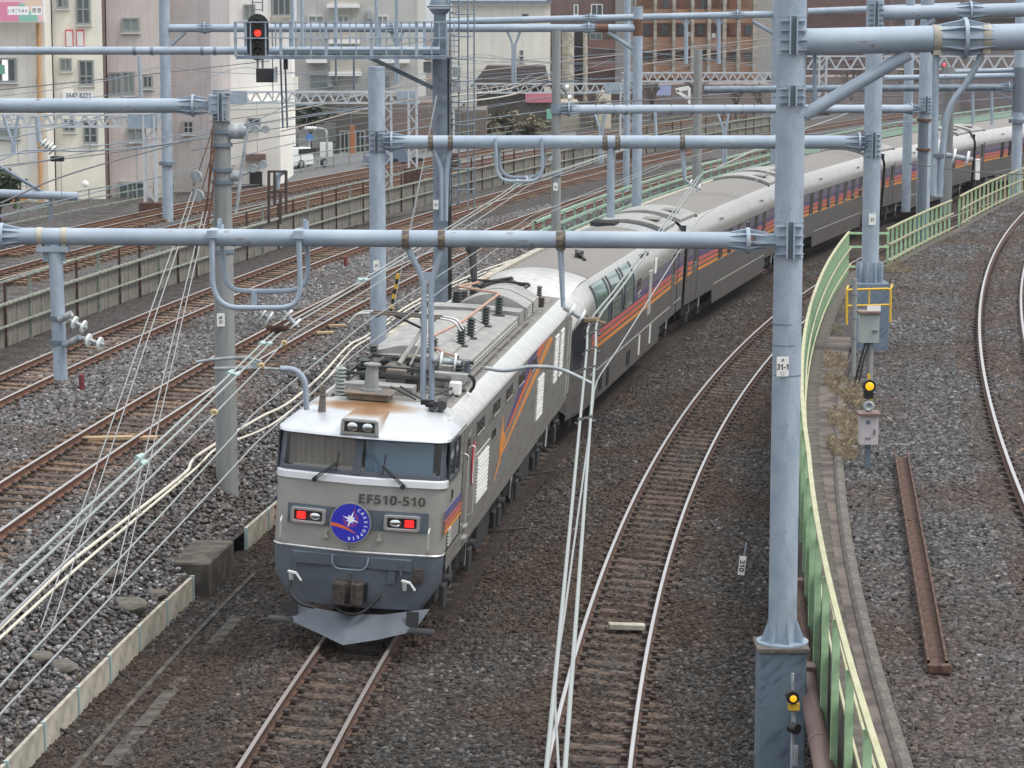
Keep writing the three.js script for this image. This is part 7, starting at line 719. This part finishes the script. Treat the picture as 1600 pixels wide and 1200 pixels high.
// low town between: walls, sheds, shop sign
for (const [u0, u1, v0, d, c, lab] of [[690, 760, 172, 178, [0.36, 0.32, 0.29], 'low brown shed behind the ladder'], [860, 905, 160, 200, [0.6, 0.56, 0.5], 'small cream house left of the third gantry pole'], [936, 955, 146, 205, [0.84, 0.8, 0.72], 'little cream gable behind the gantry beam'], [905, 985, 160, 215, [0.32, 0.28, 0.28], 'dark low building behind the lattice tower'], [1000, 1210, 132, 225, [0.44, 0.38, 0.36], 'brown low wall of sheds below the orange block'], [1210, 1500, 120, 235, [0.42, 0.37, 0.36], 'dull brown sheds behind the right poles'], [1500, 1660, 112, 240, [0.36, 0.32, 0.33], 'dark sheds at the right edge']]) building('low_building', lab, u0, u1, v0, d, 8, wallTex(c.map((x) => x * 0.8 + 0.16), 300 + u0), [], 0);
{ const t = thing('shop_sign', 'pink shop sign behind the bare concrete pole', 'sign'); slab(t, 'panel', 821, 146, 866, 160, 196, 0.3, mat(0.62, 0.2, 0.26, 0.7)); slab(t, 'green_panel', 854, 170, 862, 186, 196, 0.3, mat(0.2, 0.5, 0.36, 0.7)); slab(t, 'wall', 815, 160, 868, 215, 196.4, 0.3, M.concOld); }
{ const t = thing('blue_sign', 'blue and white board below the orange block', 'sign'); slab(t, 'panel', 1026, 132, 1048, 149, 216, 0.2, mat(0.33, 0.38, 0.6, 0.7)); mesh('post', tube(at(1037, 149, 216), at(1037, 185, 216), 0.08, 6), M.steelMid, t); }
{ const t = thing('hoarding', 'white hoarding frame near the third gantry', 'frame'); mesh('frame', [bar(at(1056, 141, 200), at(1077, 137, 200), 0.2, 0.3), bar(at(1077, 137, 200), at(1077, 162, 200), 0.2, 0.3), bar(at(1057, 142, 200), at(1077, 155, 200), 0.2, 0.25)], M.white, t); }
struct('street', (() => { const g = grid([[gp(300, 300, 1.25), gp(900, 235, 1.25)], [gp(300, 262, 1.25), gp(900, 205, 1.25)]]); return g; })(), mat(0.13, 0.13, 0.135, 0.95), 'grey street in front of the white buildings');
{ const t = railing('street_railing', 'grey street railing behind the white car', Dx, -24, 1.2, -130, -260, 3, 1.0, M.greenDull, [0.5, 0.95], 0.08); }
// ---------------------------------------------------------------- street things
{ const p = gp(463, 262, 1.27), t = thing('parked_car', 'white parked estate car seen from behind', 'car', p, -0.75); t.scale.setScalar(0.82); const prof = [[-0.85, 0.28], [-0.88, 0.75], [-0.8, 1.0], [-0.62, 1.42], [1.1, 1.45], [1.75, 0.98], [2.6, 0.88], [2.75, 0.6], [2.7, 0.28]]; const g = new THREE.ExtrudeGeometry(new THREE.Shape(prof.map(([x, y]) => new THREE.Vector2(-x, y))), { depth: 1.6, bevelEnabled: true, bevelSize: 0.06, bevelThickness: 0.06, bevelSegments: 2 }); g.rotateY(Math.PI / 2); g.translate(-0.8, 0, 0); mesh('body', g, mat(0.75, 0.76, 0.78, 0.3), t); mesh('rear_window', box(1.35, 0.34, 0.03, 0, 1.2, 0.8), M.black, t).rotation.x = -0.35; for (const s of [-1, 1]) { mesh('side_window', box(0.03, 0.36, 1.7, s * 0.87, 1.2, -0.3), M.black, t); mesh('tail_lamp', box(0.2, 0.3, 0.06, s * 0.68, 0.82, 0.93, 0.02), mat(0.5, 0.03, 0.03, 0.4), t); for (const z of [0.3, -2.0]) { const w = tube(V(s * 0.7, 0.31, z), V(s * 0.88, 0.31, z), 0.31, 18); const wh = mesh('wheel', w, M.black, t); mesh('rim', tube(V(s * 0.87, 0.31, z), V(s * 0.89, 0.31, z), 0.18, 14), M.galv, wh); } } }
{ const p = gp(618, 258, 1.27), t = thing('parked_car', 'bluish parked car mostly hidden by the gantry beam', 'car', p, -1.2); const g = new THREE.ExtrudeGeometry(new THREE.Shape([[-0.9, 0.3], [-0.9, 0.8], [-0.6, 1.35], [1.2, 1.35], [1.8, 0.9], [2.6, 0.8], [2.7, 0.3]].map(([x, y]) => new THREE.Vector2(-x, y))), { depth: 1.5, bevelEnabled: true, bevelSize: 0.06, bevelThickness: 0.06, bevelSegments: 2 }); g.rotateY(Math.PI / 2); g.translate(-0.75, 0, 0); mesh('body', g, mat(0.14, 0.18, 0.25, 0.4), t); t.scale.setScalar(0.7); for (const s of [-1, 1]) for (const z of [0.3, -2]) mesh('wheel', tube(V(s * 0.65, 0.31, z), V(s * 0.83, 0.31, z), 0.31, 16), M.black, t); mesh('rear_window', box(1.2, 0.3, 0.03, 0, 1.12, 0.75), M.black, t); }
{ const p = gp(511, 262, 1.25), t = thing('street_lamp', 'white street lamp with curved arm above the car', 'street lamp', p); const H = at(511, 203, -p.z).y - p.y; mesh('pole', pipe([V(0, 0, 0), V(0, H * 0.8, 0), V(-0.1, H, 0), V(-0.7, H + 0.12, 0)], 0.07, 8), M.galv, t); mesh('lamp_head', box(0.7, 0.16, 0.25, -0.95, H + 0.12, 0, 0.06), M.white, t); }
{ const p = gp(484, 262, 1.25), t = thing('road_sign', 'round blue road sign behind the white car', 'road sign', p); const H = at(484, 215, -p.z).y - p.y; mesh('post', tube(V(0, 0, 0), V(0, H, 0), 0.05, 8), M.galv, t); mesh('disc', tube(V(0, H, 0), V(0, H, 0.04), 0.24, 20), mat(0.08, 0.2, 0.5, 0.5), t); }
for (const [u0, u1, v0, v1, lab] of [[446, 460, 218, 238, 'white notice board left of the blue road sign'], [500, 520, 222, 245, 'pale concrete wall piece right of the blue road sign']]) { const t = thing('notice_board', lab, 'board'); slab(t, 'panel', u0, v0, u1, v1, 152, 0.15, M.white); mesh('leg', tube(at((u0 + u1) / 2, v1, 152), at((u0 + u1) / 2, 258, 152), 0.06, 6), M.steelMid, t); }
{ const t = thing('steel_frame', 'dark rusty steel frame standing by the panel wall', 'frame'); for (const [u, v0, v1] of [[420, 268, 350], [429, 268, 320], [438, 300, 350], [447, 268, 330]]) mesh('upright', bar(at(u, v0, 92), at(u, v1, 92), 0.1, 0.1), M.fast, t); for (const v of [268, 300]) mesh('cross_bar', bar(at(418, v, 92), at(449, v, 92), 0.08, 0.08), M.fast, t); mesh('bent_pipe', bent([at(433, 296, 92.3), at(434, 272, 92.3), at(446, 268, 92.3)], 0.09, 0.3), M.steel, t); }
{ const p = gp(196, 300, 1.15), t = thing('white_post', 'thin white post in front of the mauve building', 'post', p); mesh('tube', tube(V(0, 0, 0), V(0, at(194, 238, -p.z).y - p.y, 0), 0.09, 10), M.white, t); }
// ---------------------------------------------------------------- trees and shrubs, bare or sparse, in winter
function tree(label, u, vb, d, H, spread, kind) {
  const p = at(u, vb, d), t = thing(kind === 'bare' ? 'bare_tree' : 'shrub', label, kind === 'bare' ? 'tree' : 'shrub', p); const tips = [], trunk = [], twig = [];
  const grow = (a, dir, len, r, lv) => { const b = a.clone().addScaledVector(dir, len); (lv < 2 ? trunk : twig).push(tube(a, b, r, 5, r * 0.65)); if (lv >= 4) { tips.push(b); return; } const n = lv === 0 ? 5 : 3; for (let i = 0; i < n; i++) { const q = dir.clone().add(V(rr(-1, 1), rr(-0.25, 0.8), rr(-1, 1)).multiplyScalar(0.75 * spread)).normalize(); grow(a.clone().lerp(b, rr(0.55, 1)), q, len * rr(0.6, 0.8), r * 0.6, lv + 1); } };
  grow(V(0, -0.4, 0), V(0, 1, 0), H * 0.34, H * 0.028, 0); mesh('trunk', trunk, mat(0.09, 0.075, 0.065, 0.95), t); mesh('twigs', twig, mat(0.11, 0.09, 0.08, 0.95), t);
  if (kind !== 'bare') { const g = []; for (const q of tips) for (let i = 0; i < 5; i++) { const l = new THREE.PlaneGeometry(0.22, 0.16); l.rotateX(rr(0, 6)); l.rotateY(rr(0, 6)); l.translate(q.x + rr(-0.45, 0.45), q.y + rr(-0.4, 0.4), q.z + rr(-0.45, 0.45)); g.push(l); } mesh('crown', g, kind === 'green' ? mat(0.065, 0.085, 0.05, 0.9) : mat(0.17, 0.15, 0.1, 0.9), t); }
}
for (const [u, v, d, H, s, k, l] of [[455, 220, 160, 3.4, 1, 'green', 'dark green shrub behind the white car'], [486, 225, 163, 3.2, 1.1, 'green', 'second dark green shrub behind the blue road sign'], [728, 230, 182, 3.6, 1.1, 'green', 'green brown shrub right of the ladder foot'], [760, 230, 184, 3.2, 1.2, 'olive', 'olive shrub below the beaded feeder'], [795, 228, 186, 3.6, 1.2, 'olive', 'olive shrub below the pink sign'], [828, 226, 188, 2.8, 1.2, 'olive', 'low olive shrub under the pink sign'], [930, 190, 200, 3.6, 1, 'bare', 'bare tree left of the lattice tower'], [1020, 180, 205, 4.2, 1, 'bare', 'bare tree behind the blue and white board'], [1092, 180, 205, 4.6, 1, 'bare', 'dark bare tree below the orange apartments'], [1150, 178, 207, 3.8, 1, 'bare', 'bare tree beside the short concrete pole'], [1190, 176, 210, 3.6, 1, 'bare', 'bare tree just left of the big pole'], [1330, 150, 220, 4, 1, 'bare', 'bare tree behind the right gantries'], [1420, 150, 222, 3.6, 1, 'olive', 'olive shrub far right behind the poles'], [0, 335, 112, 2.2, 1, 'green', 'green shrub at the left edge under the cantilever arm']]) tree(l, u, v, d, H, s, k);
// ---------------------------------------------------------------- crushed stone ballast, as single stones where the camera can tell them apart
{ const g = new THREE.IcosahedronGeometry(1, 0), p = g.attributes.position, key = {}; for (let i = 0; i < p.count; i++) { const k = [p.getX(i), p.getY(i), p.getZ(i)].map((q) => q.toFixed(3)).join(); key[k] = key[k] || rr(0.72, 1.2); const s = key[k]; p.setXYZ(i, p.getX(i) * s * 1.15, p.getY(i) * s * 0.8, p.getZ(i) * s); } g.computeVertexNormals();
  const stoneM = new THREE.MeshStandardMaterial({ color: 0xffffff, roughness: 0.95 });
  const train = (o) => Math.abs(o - LOFF) < 1.35;
  function scatter(label, list, tones, brown) {
    const im = new THREE.InstancedMesh(g, stoneM, list.length), m4 = new THREE.Matrix4(), q = new THREE.Quaternion(), e = new THREE.Euler(), c = new THREE.Color();
    list.forEach(([x, y, z, s, b], i) => { e.set(rr(-0.6, 0.6), rr(0, 6.28), rr(-0.6, 0.6)); q.setFromEuler(e); m4.compose(V(x, y, z), q, V(s, s, s)); im.setMatrixAt(i, m4); const t = tones[Math.floor(rnd() * tones.length)], k = rnd() < 0.06 ? rr(1.6, 2.4) : rr(0.5, 1.4), w = clamp(b + rr(-0.2, 0.2), 0, 1); c.setRGB(...mixc(t, brown, w).map((v) => v * k * 0.8)); im.setColorAt(i, c); });
    im.name = numbered('ballast_stones'); scene.add(im); tag(im, label, 'ballast', null, 'stuff');
  }
  const seen = (x, y, z, mx = 90) => { const [u, v] = toPx(V(x, y, z)); return u > -mx && u < 1600 + mx && v > 0 && v < 1200 + mx; };
  const G = [[0.085, 0.079, 0.074], [0.055, 0.049, 0.044], [0.15, 0.142, 0.134], [0.09, 0.071, 0.058], [0.04, 0.036, 0.033], [0.074, 0.072, 0.073]], G2 = [[0.105, 0.104, 0.107], [0.07, 0.068, 0.07], [0.17, 0.17, 0.174], [0.115, 0.098, 0.088], [0.05, 0.049, 0.05], [0.09, 0.092, 0.099]];
  const a = [], b = [], l = [];
  const fillZone = (out, n, zf, of, hf, gap, brownf, size = [0.028, 0.058]) => { for (let i = 0; i < n; i++) { const z = zf(), o = of(z), P = on(Bx, z, o), y = hf(o, z, P) + bumpy(P.x, P.z) + rr(-0.012, 0.012); if (!seen(P.x, y, P.z) || gap(o, z, P)) continue; out.push([P.x, y, P.z, rr(...size) * lerp(1, 1.5, clamp((-z - 40) / 60, 0, 1)), brownf(o, z, P)]); } };
  const patch = (P, f = 0.35, s = 3) => fbm(P.x * f + 300, P.z * f + 700, 1e6, 4, s);
  const nearRail = (o) => Math.exp(-Math.pow((Math.min(Math.abs(Math.abs(o) - 0.566), Math.abs(Math.abs(o - LOFF) - 0.566))) / 0.55, 2));
  const onSleeper = (o) => Math.min(Math.abs(o), Math.abs(o - LOFF)) < 0.74;
  const zD = (z0, z1, k) => { const r = rnd(); return lerp(z0, z1, Math.pow(r, k)); };
  fillZone(a, 205000, () => zD(-24, -108, 1.35), () => rr(WALLO + 0.1, 3.1), (o, z) => hMain(o, z), (o, z) => o > fenceO(z) || (train(o) && z < -43) || (onSleeper(o) && rnd() < 0.28), (o, z, P) => clamp((patch(P) - 0.36) * 2.4 + 0.75 * nearRail(o) + (o < -6 ? 0.35 : 0), 0, 0.95));
  fillZone(b, 170000, () => zD(-22, -132, 1.5), (z) => rr(3.84, lerp(8.5, 11.5, clamp((-z - 60) / 60, 0, 1))), (o, z, P) => { const q = Math.abs(off(Ax, P.x, P.z)); return TOPA + (q > 0.7 && q < 1.4 ? 0.015 : q < 0.7 ? -0.02 : 0); }, (o, z) => o < fenceO(z) + 0.4 || (o < 3.84 && z > -58), (o, z, P) => clamp((patch(P, 0.3, 9) - 0.43) * 2.4 + (Math.abs(P.x - Ax(P.z)) < 1.2 ? 0.5 : 0) + (o < 5 ? 0.15 : 0), 0, 0.9));
  fillZone(l, 150000, () => zD(-30, -125, 1.35), () => rr(-17.5, WALLO - 0.05), (o, z, P) => hLeft(P.x, P.z, o), (o, z, P) => { const dc = off(Cx, P.x, P.z), dd = off(Dx, P.x, P.z); return dd < -2.7 || (Math.min(Math.abs(dc), Math.abs(dd)) < 1.1 && rnd() < 0.3); }, (o, z, P) => { const dc = Math.abs(off(Cx, P.x, P.z)), dd = Math.abs(off(Dx, P.x, P.z)); return clamp((patch(P, 0.3, 14) - 0.52) * 2.4 + (Math.min(dc, dd) < 1.2 ? 0.45 : 0), 0, 0.85); });
  { const o = []; for (let i = 0; i < 170; i++) { const z = rr(-36, -135), P = on(Ax, z, rr(-0.12, 0.3) + 0.25 * Math.sin(z * 0.15), 0); o.push([P.x, TOPA - 0.01, P.z, rr(0.03, 0.07), 0]); } scatter('orange stained stones in a line between the right hand rails', o, [[0.26, 0.15, 0.09], [0.32, 0.21, 0.14]], [0.2, 0.12, 0.08]); }
  scatter('brown grey ballast stones around the train and the empty track', a, G.map((c) => c.map((v) => v * 0.85)), [0.06, 0.04, 0.028]); scatter('grey ballast stones on the raised bed at the right', b, G2, [0.085, 0.062, 0.05]); scatter('grey ballast stones on the bank and the left tracks', l, G2.map((c) => c.map((v) => v * 1.5)), [0.12, 0.085, 0.066]);
}
// ---------------------------------------------------------------- shadows on, draw
scene.traverse((o) => { if (o.isMesh) { o.castShadow = true; o.receiveShadow = true; } });
renderer.render(scene, camera);
